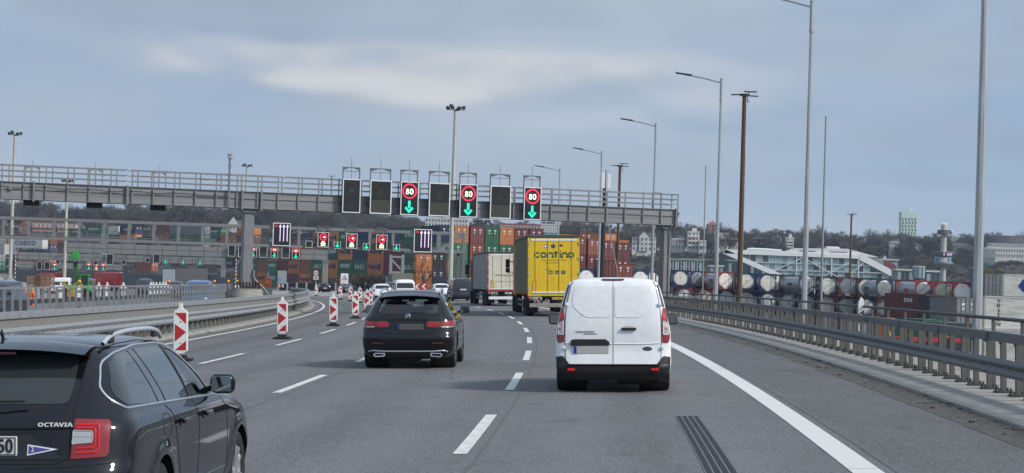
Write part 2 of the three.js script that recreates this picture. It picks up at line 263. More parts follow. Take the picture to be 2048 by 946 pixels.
{ // white reflector post on the barrier
  const o = thing('reflector_post', 'white marker post with a black slanted band fixed behind the right barrier', 'marker post', road(6.0, 46.5, 0.62), roadQ(46.5));
  part('post_body', [extrude([[-0.055, 0], [0.055, 0], [0.055, 0.72], [0.0, 0.78], [-0.055, 0.66]], 0.07, 0.006)], MT.white, o);
  part('black_band', [extrude([[-0.062, 0.17], [0.062, 0.27], [0.062, 0.5], [-0.062, 0.4]], 0.004).translate(0, 0, 0.079)], MT.black, o); part('reflector', [box(0.035, 0.16, 0.004, 0, 0.335, 0.087)], MT.galvLight, o);
  o.translateZ(0.25);
}
{ // median barrier beside the closed lane
  const o = barrierFrame('guard_rail', 'double steel crash barrier on the median beside the closed left lane', -13, 30);
  part('guard_beam', localise(o, sweep(wbeam(-12.95, 0.42, 1, 0.33), 20, 190, 2)), MT.galv, o);
  part('box_rail', localise(o, sweep(rect(-13.12, -12.95, 0.95, 1.1), 20, 190, 2, true)), MT.galv, o);
  const wallT = dtex(512, 256, (u, v) => { const streak = Math.max(0, fbm(u * 60, 3, v * 1.2, 3) - 0.08) * 2.2 * v; return 0.82 + 0.45 * tn(u, v, 16, 3, 4) + streak; });
  part('back_sheet', localise(o, sweep([[-13.2, 0.1], [-13.2, 0.7], [-12.995, 0.71], [-12.995, 0.95]], 20, 190, 2, false, 1).toNonIndexed()), std(0.23, 0.225, 0.21, 0.85, 0, { map: wallT }), o);
  const pg = merge([box(0.12, 1.0, 0.1, 0, 0.5, 0)]), pm = std(0.2, 0.2, 0.19, 0.8, 0.1, { map: blotT });
  for (let i = 0; i < 120; i++) { const d = 30 + i * 1.07, p = part('post', pg, pm, o); p.position.copy(road(-13.07, d, 0.1)).sub(o.position); p.quaternion.copy(roadQ(d)); }
}
{ // second rail with tall close posts
  const o = barrierFrame('post_railing', 'grey railing of tall close-set flat posts running along the median to the gantry leg', -16, 45);
  part('top_rail', localise(o, sweep(rect(-16.3, -16.2, 1.55, 1.6), 40, 108, 2, true)), MT.galv, o);
  for (const y of [0.45, 0.75, 1.1]) part('long_rail', localise(o, sweep(rect(-16.42, -16.36, y, y + 0.13), 40, 108, 2, true)), MT.darkSteel, o);
  const pg = merge([box(0.075, 1.5, 0.02, 0, 0.75, 0), box(0.02, 1.5, 0.11, -0.03, 0.75, -0.06)]);
  for (let i = 0; i < 76; i++) { const d = 41 + i * 0.88, p = part('post', pg, MT.galv, o); p.position.copy(road(-16.18, d, 0.1)).sub(o.position); p.quaternion.copy(roadQ(d)); }
}
{ // barrier of the oncoming side and the one that turns off behind the gantry plinth
  const o = barrierFrame('guard_rail', 'steel guard rail on the far side of the median behind the post railing', -17.5, 50);
  part('guard_beam', localise(o, sweep(wbeam(-17.2, 0.42, -1, 0.33), 40, 230, 4)), MT.galv, o);
  const pg = box(0.1, 0.75, 0.1, 0, 0.37, 0); for (let i = 0; i < 60; i++) { const d = 42 + i * 3, p = part('post', pg, MT.galv, o); p.position.copy(road(-17.1, d, 0.1)).sub(o.position); p.quaternion.copy(roadQ(d)); }
}
// ---------- gantries, signals, lamps, masts, delineators ----------
camera.updateProjectionMatrix(); camera.matrixWorldInverse.copy(camera.matrixWorld).invert();
const proj = (p) => { const q = p.clone().applyMatrix4(camera.matrixWorldInverse); return [1024 + F * q.x / -q.z, 473 - F * q.y / -q.z]; };
function solve(f, a, b) { let fa = f(a); for (let i = 0; i < 50; i++) { const m = (a + b) / 2, fm = f(m); if ((fm > 0) === (fa > 0)) { a = m; fa = fm; } else b = m; } return (a + b) / 2; }
// a level straight line across the road: left end, right end -> local frame with x along it
function span(pxL, dL, pxR, pyR, dR) {
  const R = at(pxR, pyR, dR), L = at(pxL, pyR, dL); L.y = R.y; const dir = R.clone().sub(L), len = dir.length(), yaw = -Math.atan2(dir.z, dir.x); dir.normalize();
  return { L, R, len, yaw, y: R.y, q: yawQ(yaw), p: (t, y = 0, z = 0) => L.clone().addScaledVector(dir, t).add(V(-dir.z * -z * -1, y, 0).setX(0)).add(V(-dir.z * z, 0, dir.x * z)), tz(px, z) { return solve((t) => proj(this.p(t, 0, z))[0] - px, -20, len + 40); }, t: (px) => solve((t) => proj(L.clone().addScaledVector(dir, t))[0] - px, -20, len + 40) };
}
const ledBlack = std(0.012, 0.013, 0.014, 0.35), frameWhite = std(0.72, 0.73, 0.73, 0.45), boardGrey = std(0.2, 0.2, 0.195, 0.7);
const rr = (g, x, y, w, h, r) => { g.beginPath(); g.moveTo(x + r, y); g.arcTo(x + w, y, x + w, y + h, r); g.arcTo(x + w, y + h, x, y + h, r); g.arcTo(x, y + h, x, y, r); g.arcTo(x, y, x + w, y, r); g.closePath(); };
const arrowDown = (g, cx0, y0, y1, w, col) => { g.strokeStyle = col; g.lineWidth = w * 0.3; g.beginPath(); g.moveTo(cx0, y0); g.lineTo(cx0, y0 + (y1 - y0) * 0.56); g.stroke(); g.lineWidth = w * 0.28; g.beginPath(); g.moveTo(cx0 - w * 0.46, y0 + (y1 - y0) * 0.55); g.lineTo(cx0, y1 - w * 0.2); g.lineTo(cx0 + w * 0.46, y0 + (y1 - y0) * 0.55); g.stroke(); };
const RED = '#ff2a4a', CYAN = '#19e8b4', WARM = '#fff6d8';
function screenMat(w, h, ghost, lit) {
  const map = ctex(w, h, (g) => { g.fillStyle = '#16181a'; g.fillRect(0, 0, w, h); ghost?.(g); if (lit) lit(g); }), em = ctex(w, h, (g) => { g.fillStyle = '#000'; g.fillRect(0, 0, w, h); lit?.(g); });
  const m = new THREE.MeshStandardMaterial({ map, roughness: 0.45, emissiveMap: em, emissive: new THREE.Color(1, 1, 1), emissiveIntensity: lit ? 0.9 : 0 }); return m;
}
const ring = (g, x, y, r, lw, c) => { g.strokeStyle = c; g.lineWidth = lw; g.beginPath(); g.arc(x, y, r, 0, 6.29); g.stroke(); };
const text = (g, s, x, y, px, c, wgt = 'bold', fam = 'sans-serif') => { g.fillStyle = c; g.font = wgt + ' ' + px + 'px ' + fam; g.textAlign = 'center'; g.textBaseline = 'middle'; g.fillText(s, x, y); };
const S80 = screenMat(256, 460, (g) => { g.fillStyle = '#101213'; g.fillRect(20, 300, 216, 150); }, (g) => { ring(g, 128, 126, 99, 20, RED); text(g, '80', 128, 132, 112, WARM); arrowDown(g, 128, 262, 440, 120, CYAN); });
const SOFFM = screenMat(256, 460, (g) => { ring(g, 128, 140, 100, 7, '#2b2f30'); text(g, '80', 128, 145, 88, '#35383a'); g.strokeStyle = '#2b2f30'; g.lineWidth = 6; g.beginPath(); g.moveTo(58, 210); g.lineTo(198, 70); g.stroke(); text(g, 'M', 128, 372, 140, '#282b31'); });
const SOFFW = screenMat(300, 460, (g) => { g.fillStyle = '#3b3d33'; g.fillRect(14, 272, 272, 180); ring(g, 150, 140, 100, 5, '#2b2f30'); g.strokeStyle = '#2b2f30'; g.lineWidth = 5; g.beginPath(); g.moveTo(80, 210); g.lineTo(220, 70); g.stroke(); g.fillStyle = '#3b3a2a'; for (const [x, y] of [[120, 120], [150, 135], [165, 160], [140, 180], [180, 185], [125, 160], [155, 195], [175, 125]]) g.fillRect(x - 12, y - 8, 24, 16); });
const SARROWS = screenMat(300, 400, null, (g) => { text(g, '×', 52, 46, 86, '#ff2a3a'); for (const x of [122, 186, 250]) { g.strokeStyle = '#f3d8ff'; g.lineWidth = 11; g.beginPath(); g.moveTo(x, 322); g.lineTo(x, 60); g.stroke(); g.fillStyle = '#ead0ff'; g.beginPath(); g.moveTo(x - 24, 66); g.lineTo(x, 16); g.lineTo(x + 24, 66); g.fill(); } });
const SPASS = screenMat(240, 320, null, (g) => { ring(g, 120, 100, 72, 22, RED); g.fillStyle = '#c03040'; g.beginPath(); g.arc(98, 100, 22, 0, 7); g.fill(); g.fillStyle = WARM; g.beginPath(); g.arc(142, 100, 22, 0, 7); g.fill(); g.fillStyle = '#efe8bc'; g.fillRect(84, 196, 72, 26); g.fillRect(66, 226, 108, 30); g.fillRect(66, 268, 108, 28); });
const SDOWN = screenMat(160, 160, null, (g) => arrowDown(g, 80, 22, 142, 92, CYAN));
const SOFF = screenMat(128, 160, (g) => { g.fillStyle = '#202325'; g.fillRect(16, 84, 96, 66); });
// a matrix signal: housing, white border, screen; face looks along +z
const sigCache = {};
function signal(label, w, h, screen, pos, q, group, opt = {}) {
  const key = [w, h].join();
  sigCache[key] ??= { body: rbox(w - 0.02, h - 0.02, 0.22, 0.02, 0, 0, -0.13), frame: extrude([[-w / 2, -h / 2], [w / 2, -h / 2], [w / 2, h / 2], [-w / 2, h / 2]], 0.03, 0.006, [[[-w / 2 + w * 0.038, -h / 2 + w * 0.038], [-w / 2 + w * 0.038, h / 2 - w * 0.038], [w / 2 - w * 0.038, h / 2 - w * 0.038], [w / 2 - w * 0.038, -h / 2 + w * 0.038]]]).translate(0, 0, -0.015), screen: new THREE.PlaneGeometry(w * 0.95, h - w * 0.05).translate(0, 0, -0.01) };
  const c = sigCache[key], o = thing('lane_signal', label, 'lane signal', pos, q, group);
  part('housing', c.body, ledBlack, o); part('frame', c.frame, frameWhite, o); part('screen', c.screen, screen, o);
  if (opt.portal) {
    const t = opt.portal, y0 = h / 2, y1 = h / 2 + t, m = MT.galvDark;
    part('bracket', [box(0.05, t + 0.3, 0.05, -w / 2 + 0.03, y0 + t / 2 - 0.15, -0.2), box(0.05, t + 0.3, 0.05, w / 2 - 0.03, y0 + t / 2 - 0.15, -0.2), box(w, 0.045, 0.05, 0, y1, -0.2), box(w, 0.03, 0.03, 0, y1 - 0.2, -0.2)], m, o);
    part('gusset', [extrude([[-w / 2, y1], [-0.06, y1], [-w / 2, y1 - 0.17]], 0.02).translate(0, 0, -0.19), extrude([[w / 2, y1], [0.06, y1], [w / 2, y1 - 0.17]], 0.02).translate(0, 0, -0.19)], m, o);
    part('lightning_rod', [rod(V(0, y0, -0.2), V(0, y1 + opt.rod, -0.2), 0.012, 5)], m, o);
  }
  for (const s of opt.lamps ?? []) part('warning_lamp', [box(0.34, 0.55, 0.3, s * (w / 2 + 0.28), -h / 2 + 0.5, -0.1)], MT.black, o);
  if (opt.plug) part('cable', [tube([V(-w / 2 - 0.02, -0.1, -0.1), V(-w / 2 - 0.14, 0.02, -0.15), V(-w / 2 - 0.16, -0.35, -0.2), V(-w / 2 + 0.02, -0.5, -0.2)], 0.014, 12, 5)], MT.black, o);
  return o;
}
{ // near gantry: box girder with railing
  const s = span(-70, 99.3, 1349, 451.5, 111), H = 0.86, D = 0.95;
  const o = thing('sign_gantry', 'grey box girder sign gantry with railing spanning the motorway nearest the camera', 'sign gantry', s.L, s.q);
  const L = s.len, m = MT.steelPaint, mL = std(0.23, 0.233, 0.237, 0.5, 0.15, { map: blotT });
  part('girder', [box(L, H, D, L / 2, H / 2, 0), box(L, 0.03, D + 0.16, L / 2, 0.015, 0), box(L, 0.03, D + 0.16, L / 2, H + 0.017, 0), box(L, 0.03, 0.05, L / 2, 0.52, D / 2 + 0.026)], m, o);
  const st = box(0.06, H - 0.1, 0.09, 0, H / 2, D / 2 + 0.048), rpost = box(0.06, 0.86, 0.05, 0, H + 0.46, D / 2 + 0.03), rpostB = box(0.06, 0.86, 0.05, 0, H + 0.46, -D / 2 - 0.03);
  for (let x = 0.6; x < L - 0.2; x += 1.07) { part('stiffener', st, m, o).position.x = x; part('railing_post', rpost, m, o).position.x = x; part('railing_post', rpostB, m, o).position.x = x + 0.4; }
  for (const z of [D / 2 + 0.03, -D / 2 - 0.03]) for (const y of [0.86, 0.58, 0.3]) for (let a = 0.1; a < L - 0.3; a += 7.9) part('rail', [box(Math.min(7.78, L - 0.05 - a), 0.045, 0.04, a + Math.min(7.78, L - 0.05 - a) / 2, H + y, z)], m, o);
  part('end_rail', [box(0.05, 0.05, D, L - 0.02, H + 0.86, 0), box(0.05, 0.05, D, L - 0.02, H + 0.58, 0), box(0.05, 0.9, 0.05, L - 0.02, H + 0.45, 0.45), box(0.05, 0.9, 0.05, L - 0.02, H + 0.45, -0.45), box(0.05, 0.95, 0.05, L - 0.9, H + 0.45, 0.1), box(0.05, 0.95, 0.05, L - 1.4, H + 0.45, 0.1), box(0.55, 0.05, 0.05, L - 1.15, H + 0.92, 0.1)], m, o);
  // flange splices
  for (const px of [65, 251, 480, 518, 1344]) { const x = s.t(px); part('splice', [box(0.1, H + 0.16, 0.16, x, H / 2, D / 2 + 0.09)], mL, o); }
  { const x0 = s.t(0), x1 = s.t(456); part('cable', [tube(Array.from({ length: 16 }, (_, i) => V(x0 + (x1 - x0) * i / 15, 0.62 + (i % 3 === 1 ? -0.04 : 0.02) - 0.06 * (i > 13), D / 2 + 0.11)), 0.018, 90, 5)], MT.black, o); }
  // legs
  const leg = (px, w, name, base) => { const x = s.t(px), hh = s.y - base; part(name, [rbox(w, hh + 0.05, 0.7, 0.03, x, -hh / 2 + 0.02, 0), box(w + 0.24, 0.05, 0.9, x, -0.16, 0), extrude([[-w / 2 - 0.3, 0], [w / 2 + 0.3, 0], [w / 2, -0.28], [-w / 2, -0.28]], 0.66).translate(x, -0.002, -0.33)], mL, o); return [x, hh]; };
  const [xm, hm] = leg(497, 0.52, 'leg', at(497, 578, 104).y);
  const fl = []; for (let i = 0; i < 9; i++) fl.push(extrude([[0, 0], [0.34, 0], [0, 0.75]], 0.03).rotateY(Math.PI * (0.05 + i * 0.11) * -1 - Math.PI * 0.03).translate(xm, -hm, 0).translate(0, 0.0, 0.1));
  part('base_flange', [box(1.25, 0.06, 1.1, xm, -hm + 0.03, 0.05), ...fl], mL, o); const bl = []; for (let i = 0; i < 8; i++) bl.push(cyl(0.045, 0.045, 0.34, 8, xm - 0.56 + i * 0.16, -hm + 0.2, 0.58)); part('bolt', bl, MT.black, o);
  const [xr, hr] = leg(1331, 0.42, 'leg', road(8, 110, -3.2).y);
  part('ladder', [box(0.05, hr, 0.05, xr - 0.33, -hr / 2, 0.3), box(0.05, hr, 0.05, xr - 0.62, -hr / 2, 0.3), ...Array.from({ length: 28 }, (_, i) => box(0.3, 0.03, 0.03, xr - 0.475, -0.3 - i * 0.28, 0.3))], MT.darkSteel, o);
  part('conduit', [tube([V(L - 0.05, 0.55, 0.6), V(L - 0.1, 0.3, 0.6), V(xr + 0.12, -0.1, 0.5), V(xr + 0.1, -0.6, 0.42), V(xr + 0.1, -hr, 0.42)], 0.035, 30, 6), rbox(0.14, 0.2, 0.14, 0.02, L - 0.05, 0.66, 0.6)], mL, o);
  part('conduit', [tube([V(xm + 0.3, -hm + 1.0, 0.4), V(xm + 0.34, -hm + 0.55, 0.4), V(xm + 0.75, -hm + 0.15, 0.4), V(xm + 1.1, -hm - 0.25, 0.4)], 0.07, 20, 6)], mL, o);
  part('junction_box', [rbox(0.16, 0.2, 0.1, 0.02, s.t(18), 0.55, D / 2 + 0.08)], mL, o);
  // plinth
  const P = at(492, 578, 103.6); const pl = thing('gantry_plinth', 'round concrete plinth under the middle leg of the near gantry', 'plinth', V(P.x, P.y - 1.2, P.z));
  part('plinth_drum', [cyl(0.92, 0.88, 1.17, 40, 0, 0.585, 0)], std(0.42, 0.4, 0.35, 0.92, 0, { map: blotT, bumpMap: bumpT, bumpScale: 0.01 }), pl); part('plinth_cap', [cyl(0.86, 0.86, 0.026, 40, 0, 1.183, 0)], MT.concrete, pl);
  // forward-facing signals
  const z = D / 2 + 0.42, on = ['leftmost', 'middle', 'rightmost'];
  [[702, 0.95, SOFFM, 'dark unlit signal at the left end of the row on the near gantry'], [760.5, 1.15, SOFFW, 'wide unlit olive signal between the leftmost unlit one and the first lit 80'], [818, 0.97, S80, 'lit 80 signal with green arrow, leftmost of three on the near gantry'], [878, 1.15, SOFFW, 'wide unlit signal between first and second lit 80 signals of the near gantry'], [936, 0.97, S80, 'lit 80 signal with green arrow, middle of three on the near gantry'], [1000, 1.15, SOFFW, 'wide unlit signal between second and third lit 80 signals of the near gantry'], [1064, 0.97, S80, 'lit 80 signal with green arrow, rightmost of three, above the yellow lorry']].forEach(([px, w, mat, lab]) => {
    const t = s.tz(px, z), P = s.p(t, 0.86, z); signal(lab, w, 1.75, mat, P, s.q, 'signals on the near gantry', { portal: 0.62, rod: 0.55, plug: true }); });
  // backs of signals for the other direction
  [[65, 'first from the left'], [192, 'second from the left'], [320, 'third from the left']].forEach(([px, n]) => {
    const t = s.t(px), P = s.p(t, 0.25, -D / 2 - 0.3), b = thing('lane_signal', 'back of a dark signal hung behind the near gantry girder, ' + n, 'lane signal', P, s.q, 'signals seen from behind on the near gantry');
    part('housing', [rbox(0.8, 1.0, 0.24, 0.02, 0, 0, 0)], ledBlack, b);
    part('bracket', [box(0.05, 0.95, 0.05, -0.36, 0.97, 0), box(0.05, 0.95, 0.05, 0.36, 0.97, 0), box(0.8, 0.04, 0.05, 0, 1.46, 0), extrude([[-0.38, 1.46], [-0.1, 1.46], [-0.38, 1.3]], 0.02), extrude([[0.38, 1.46], [0.1, 1.46], [0.38, 1.3]], 0.02)], MT.steelPaint, b);
    part('lightning_rod', [rod(V(0, 0.6, 0), V(0, 1.85, 0), 0.012, 5)], MT.steelPaint, b);
  });
  { const t = s.t(452.5), P = s.p(t, 0, D / 2 + 0.16), c = thing('camera_mast', 'slender camera mast clamped to the near gantry girder left of its middle leg', 'camera mast', P, s.q);
    part('mast', [cyl(0.06, 0.055, 2.5, 10, 0, 1.3, 0), box(0.2, 0.05, 0.14, 0, 1.7, 0), box(0.16, 0.07, 0.14, 0, 2.15, 0)], mL, c); part('camera', [rbox(0.24, 0.2, 0.24, 0.03, 0.02, 2.62, 0), box(0.2, 0.06, 0.3, -0.04, 2.76, 0.05)], MT.galvLight, c); }
  { const t = s.t(657), P = s.p(t, H, D / 2 + 0.05), c = thing('antenna_mast', 'small forked antenna on the near gantry railing left of the unlit signals', 'antenna', P, s.q);
    part('mast', [cyl(0.03, 0.03, 1.0, 8, 0, 0.5, 0), box(0.22, 0.03, 0.04, 0, 0.98, 0)], mL, c); part('sensor', [rbox(0.08, 0.14, 0.08, 0.02, -0.09, 1.05, 0), rbox(0.08, 0.14, 0.08, 0.02, 0.09, 1.05, 0)], MT.galvLight, c); }
}
{ // second gantry: open frame of chords and posts
  const s = span(-60, 236, 928, 507, 250), H = 2.62, L = s.len, m = std(0.2, 0.202, 0.205, 0.55, 0.1, { map: blotT });
  const o = thing('sign_gantry', 'open frame gantry with two chords and uprights, carrying the white arrow boards', 'sign gantry', s.L, s.q);
  for (const z of [0.55, -0.55]) for (const y of [0.18, H - 0.18]) part('chord', [box(L, 0.36, 0.3, L / 2, y, z)], m, o);
  for (let x = 0.8; x < L - 1; x += 2.92) { part('upright', [box(0.34, H - 0.72, 0.24, x, H / 2, 0.55)], m, o); part('upright', [box(0.3, H - 0.72, 0.2, x + 0.25, H / 2, -0.55)], m, o); }
  for (const y of [0.6, 0.9, 1.2]) part('rail', [box(L, 0.045, 0.045, L / 2, y, -0.2)], m, o);
  part('walkway', [box(L, 0.06, 0.7, L / 2, 0.4, 0)], MT.darkSteel, o);
  for (let x = 2.2; x < L - 2; x += 2.92) part('mesh_hoop', [tube([V(x - 0.45, 0.45, -0.2), V(x - 0.4, 1.15, -0.2), V(x, 1.35, -0.2), V(x + 0.4, 1.15, -0.2), V(x + 0.45, 0.45, -0.2)], 0.03, 14, 5)], m, o);
  part('end_frame', [box(0.36, H, 0.36, L - 0.18, H / 2, 0.55), beam(V(L - 0.4, H - 0.4, 0.55), V(L - 3.2, 0.4, 0.55), 0.25, 0.3), box(0.3, H - 0.7, 0.3, L - 3.5, H / 2, 0.55)], m, o);
  part('leg', [box(0.42, 6.5, 0.42, L - 0.2, -3.2, 0.55), box(0.42, 6.5, 0.42, L - 0.55, -3.2, -0.9)], std(0.12, 0.125, 0.13, 0.55, 0.1), o);
  { const x = s.t(793), P = [[-0.75, 0.5], [0.75, 0.5]]; part('leg', [...P.map(([a]) => box(0.34, 4.2, 0.34, x + a, -2.5, 0.4)), ...P.map(([a]) => box(0.3, 4.2, 0.3, x + a + 0.2, -2.5, -0.7)), beam(V(x - 0.7, -1.0, 0.4), V(x + 0.7, -2.4, 0.4), 0.2, 0.2), box(1.5, 0.22, 0.22, x, -2.6, 0.4), beam(V(x + 0.7, -2.7, 0.4), V(x - 0.7, -4.2, 0.4), 0.2, 0.2), box(1.7, 0.25, 0.3, x, -0.7, 0.4)], std(0.27, 0.285, 0.3, 0.5, 0.2, { map: blotT }), o); }
  const z = 1.0;
  const yAt = (px, py) => { const t = s.tz(px, z); return solve((y) => proj(s.p(t, y, z))[1] - py, -6, 6); };
  const put = (lab, px, py, w, h, mat, opt) => signal(lab, w, h, mat, s.p(s.tz(px, z), yAt(px, py), z), s.q, 'signals on the open frame gantry', opt);
  put('large dark board with red cross and three white arrows right of the near gantry leg', 562.5, 469, 2.15, 2.8, SARROWS);
  put('large dark board with red cross and three white arrows above the white cars', 845, 481.5, 2.25, 2.85, SARROWS);
  put('lit no overtaking signal with red ring, leftmost of three on the open gantry', 646, 479.5, 1.36, 1.82, SPASS, { lamps: [-1, 1], portal: 0.8, rod: 0 });
  put('lit no overtaking signal with red ring, middle of three on the open gantry', 703, 482, 1.36, 1.82, SPASS, { lamps: [-1, 1], portal: 0.8, rod: 0 });
  put('lit no overtaking signal with red ring, rightmost of three on the open gantry', 763, 484.5, 1.36, 1.82, SPASS, { lamps: [-1, 1], portal: 0.8, rod: 0 });
  put('small square unlit signal left of the no overtaking signals on the open gantry', 617.5, 488.5, 0.82, 0.82, SOFF);
  put('small lit green arrow left of the middle no overtaking signal on the open gantry', 674.5, 490.5, 0.82, 0.82, SDOWN);
  put('small lit green arrow right of the middle no overtaking signal on the open gantry', 732.5, 493.5, 0.82, 0.82, SDOWN);
  put('small lit green arrow beside the right-hand arrow board on the open gantry', 792.5, 495.5, 0.82, 0.82, SDOWN);
}
function panelGantry(label, pxL, dL, pxR, pyR, dR, H, legs, signs, group) {
  const s = span(pxL, dL, pxR, pyR, dR), L = s.len, m = std(0.27, 0.27, 0.266, 0.6, 0.1, { map: blotT }), o = thing('sign_gantry', label, 'sign gantry', s.L, s.q);
  part('girder', [box(L, H - 0.02, 1.1, L / 2, H / 2, -0.03)], MT.darkSteel, o);
  const n = Math.round(L / 2.1), w = L / n, pg = box(w - 0.09, H / 2 - 0.06, 0.05, 0, 0, 0.545);
  for (let i = 0; i < n; i++) for (const y of [0.25, 0.75]) part('cladding_panel', pg, m, o).position.set((i + 0.5) * w, H * y, 0);
  part('railing', [box(L, 0.06, 0.06, L / 2, H + 0.95, -0.5), box(L, 0.05, 0.05, L / 2, H + 0.5, -0.5), ...Array.from({ length: Math.floor(L / 2.1) }, (_, i) => box(0.06, 1, 0.06, 1 + i * 2.1, H + 0.47, -0.5))], MT.galv, o);
  for (const px of legs) { const t = s.t(px); part('leg', [box(0.75, 7, 0.8, t, -3.5, 0), box(0.95, 0.3, 1, t, -0.16, 0)], m, o); }
  for (const [px, py, w, h, mat, lab] of signs) { const t = s.tz(px, 1.1), y = solve((y) => proj(s.p(t, y, 1.1))[1] - py, -9, 9); signal(lab, w, h, mat, s.p(t, y, 1.1), s.q, group, h > 1 ? { portal: 0.5, rod: 0.2 } : { portal: 0.9, rod: 0 }); }
}
panelGantry('panel clad gantry with a short right leg behind the open frame gantry', 133, 298, 656, 520.5, 298, 1.5, [651], [
  [463, 501, 1.02, 1.7, SOFF, 'unlit signal just left of the near gantry leg'], [484, 502.5, 1.12, 1.7, SOFFW, 'unlit signal partly hidden behind the near gantry leg'], [506, 503, 1.02, 1.7, S80, 'lit 80 signal half hidden by the near gantry leg'], [526, 503.5, 1.16, 1.7, SOFFW, 'wide unlit signal right of the near gantry leg, under the arrow board'],
  [548.5, 504, 1.06, 1.7, S80, 'lit 80 signal with green arrow under the left arrow board'], [571, 505, 1.16, 1.7, SOFFW, 'wide unlit signal between two lit 80 signals on the clad gantry'], [591.5, 506.5, 1.06, 1.7, S80, 'lit 80 signal with green arrow at the right end of the clad gantry']], 'signals on the clad gantry');
panelGantry('lower panel clad gantry with three green arrows over the oncoming road', 36, 384, 451, 530, 384, 1.35, [446.5], [
  [330.5, 522.5, 0.85, 0.85, SDOWN, 'small lit green arrow, first of three on the lower clad gantry'], [366, 524, 0.85, 0.85, SDOWN, 'small lit green arrow, second of three on the lower clad gantry'], [400, 525.5, 0.85, 0.85, SDOWN, 'small lit green arrow, third of three on the lower clad gantry'],
  [313, 516.5, 1.3, 1.85, SOFF, 'tall unlit signal left of the three small green arrows'], [219, 518.5, 1.35, 2.0, SOFF, 'tall unlit signal above the red truck box'], [116, 523.5, 0.8, 0.8, SOFF, 'small unlit signal near the green lift on the lower clad gantry'], [191, 525.5, 0.75, 0.75, SOFF, 'small unlit signal left of the tall one over the red truck'], [247.5, 524.5, 0.8, 0.8, SOFF, 'small unlit signal right of the tall one over the red truck'], [295, 520.5, 0.8, 0.8, SOFF, 'small unlit signal beside the tall one near the green arrows'], [154, 524.5, 0.8, 0.8, SOFF, 'small unlit signal right of the green lift']], 'signals on the lower clad gantry');
panelGantry('farthest panel clad gantry low at the left over the oncoming road', 30, 418, 246, 541, 418, 1.25, [], [
  [78.5, 531.5, 1.0, 1.6, SOFF, 'unlit signal at the left end of the farthest gantry'], [94, 531.5, 1.15, 1.6, SOFF, 'wide unlit signal left of the first lit 80 on the farthest gantry'], [109, 532.5, 1.02, 1.6, S80, 'lit 80 signal left of the green lift on the farthest gantry'],
  [177.5, 532, 1.02, 1.6, S80, 'lit 80 signal right of the green lift on the farthest gantry'], [192.5, 533, 1.0, 1.5, SPASS, 'lit red ring signal between two 80 signals on the farthest gantry'], [206.5, 533, 1.02, 1.6, S80, 'lit 80 signal above the red truck on the farthest gantry']], 'signals on the farthest gantry');

// ---------- street lamps along the right barrier ----------
{
  const H = 11.1, facet = (g) => toCreasedNormals(g, 0.3), lampM = MT.galvLight, o = thing('street_lamp', '', 'street lamp', road(7, 38.3, -0.4));
  part('pole', [facet(cyl(0.105, 0.055, H - 0.9, 8, 0, (H - 0.9) / 2, 0, 0, 0.39)), cyl(0.07, 0.062, 1.0, 16, 0, H - 0.5, 0), cyl(0.078, 0.078, 0.05, 16, 0, H - 0.95, 0), cyl(0.072, 0.072, 0.03, 16, 0, H + 0.01, 0)], lampM, o);
  part('arm', [tube([V(0, H - 0.18, 0), V(-0.7, H + 0.0, 0), V(-1.4, H + 0.13, 0)], 0.036, 12, 8)], lampM, o);
  part('lamp_head', [rbox(0.3, 0.09, 0.14, 0.03, -1.46, H + 0.15, 0, 0, 0, -0.1), rbox(0.52, 0.055, 0.24, 0.025, -1.78, H + 0.2, 0, 0, 0, -0.12), box(0.44, 0.01, 0.2, -1.78, H + 0.168, 0, 0, 0, -0.12)], MT.darkSteel, o);
  part('base_plate', [box(0.4, 0.03, 0.4, 0, 0.42, 0)], MT.galv, o);
  ['at the right edge of the photograph, its top cut off', 'second from the right edge, its lamp above the frame', 'third from the right edge, left of the tall brown mast', 'fourth from the right, rising behind the end of the near gantry', 'fifth from the right, beside the antenna mast', 'farthest and shortest, peeping over the near gantry'].forEach((w, i) => {
    const d = [38.3, 63.7, 88.3, 113.4, 138.5, 160][i], q = yawQ(-0.05 - i * 0.02), lab = 'tall galvanised street lamp ' + w;
    if (!i) { o.userData.label = lab; o.userData.group = 'street lamps along the barrier'; o.quaternion.copy(q); } else dup(o, lab, road(7, d, -0.4), q, 'street lamps along the barrier'); });
}
// ---------- masts ----------
const headFlat = (o, H, m) => { part('lamp_head', [box(1.5, 0.1, 0.4, -0.55, H + 0.12, 0.1, 0, 0, 0.05), box(1.6, 0.09, 0.35, 0.55, H + 0.06, -0.3, 0, 0, -0.04), box(1.25, 0.1, 0.4, 0.55, H + 0.42, 0.1), box(0.9, 0.2, 0.6, 0, H + 0.1, 0), box(0.08, 0.35, 0.08, 0.4, H + 0.25, 0.1)], m, o); part('bracket', [box(0.08, 0.6, 0.08, 0.3, H - 0.28, 0.1), box(0.22, 0.07, 0.12, 0.38, H - 0.58, 0.1)], m, o); };
const headFlood = (o, H, m) => { const g = []; for (let i = 0; i < 4; i++) g.push(rbox(0.42, 0.34, 0.26, 0.05, -0.85 + i * 0.5 + (i > 1 ? 0.25 : 0), H + 0.22 + (i % 2) * 0.06, 0.1, 0.5, (i - 1.5) * 0.3, 0)); g.push(rbox(0.4, 0.3, 0.26, 0.05, -0.5, H + 0.5, -0.1, 0.5, 0, 0), rbox(0.4, 0.3, 0.26, 0.05, 0.2, H + 0.08, -0.4)); part('floodlight', g, m, o); part('crossarm', [box(2.1, 0.07, 0.1, 0.05, H + 0.02, 0), cyl(0.22, 0.22, 0.12, 12, 0, H - 0.06, 0)], m, o); };
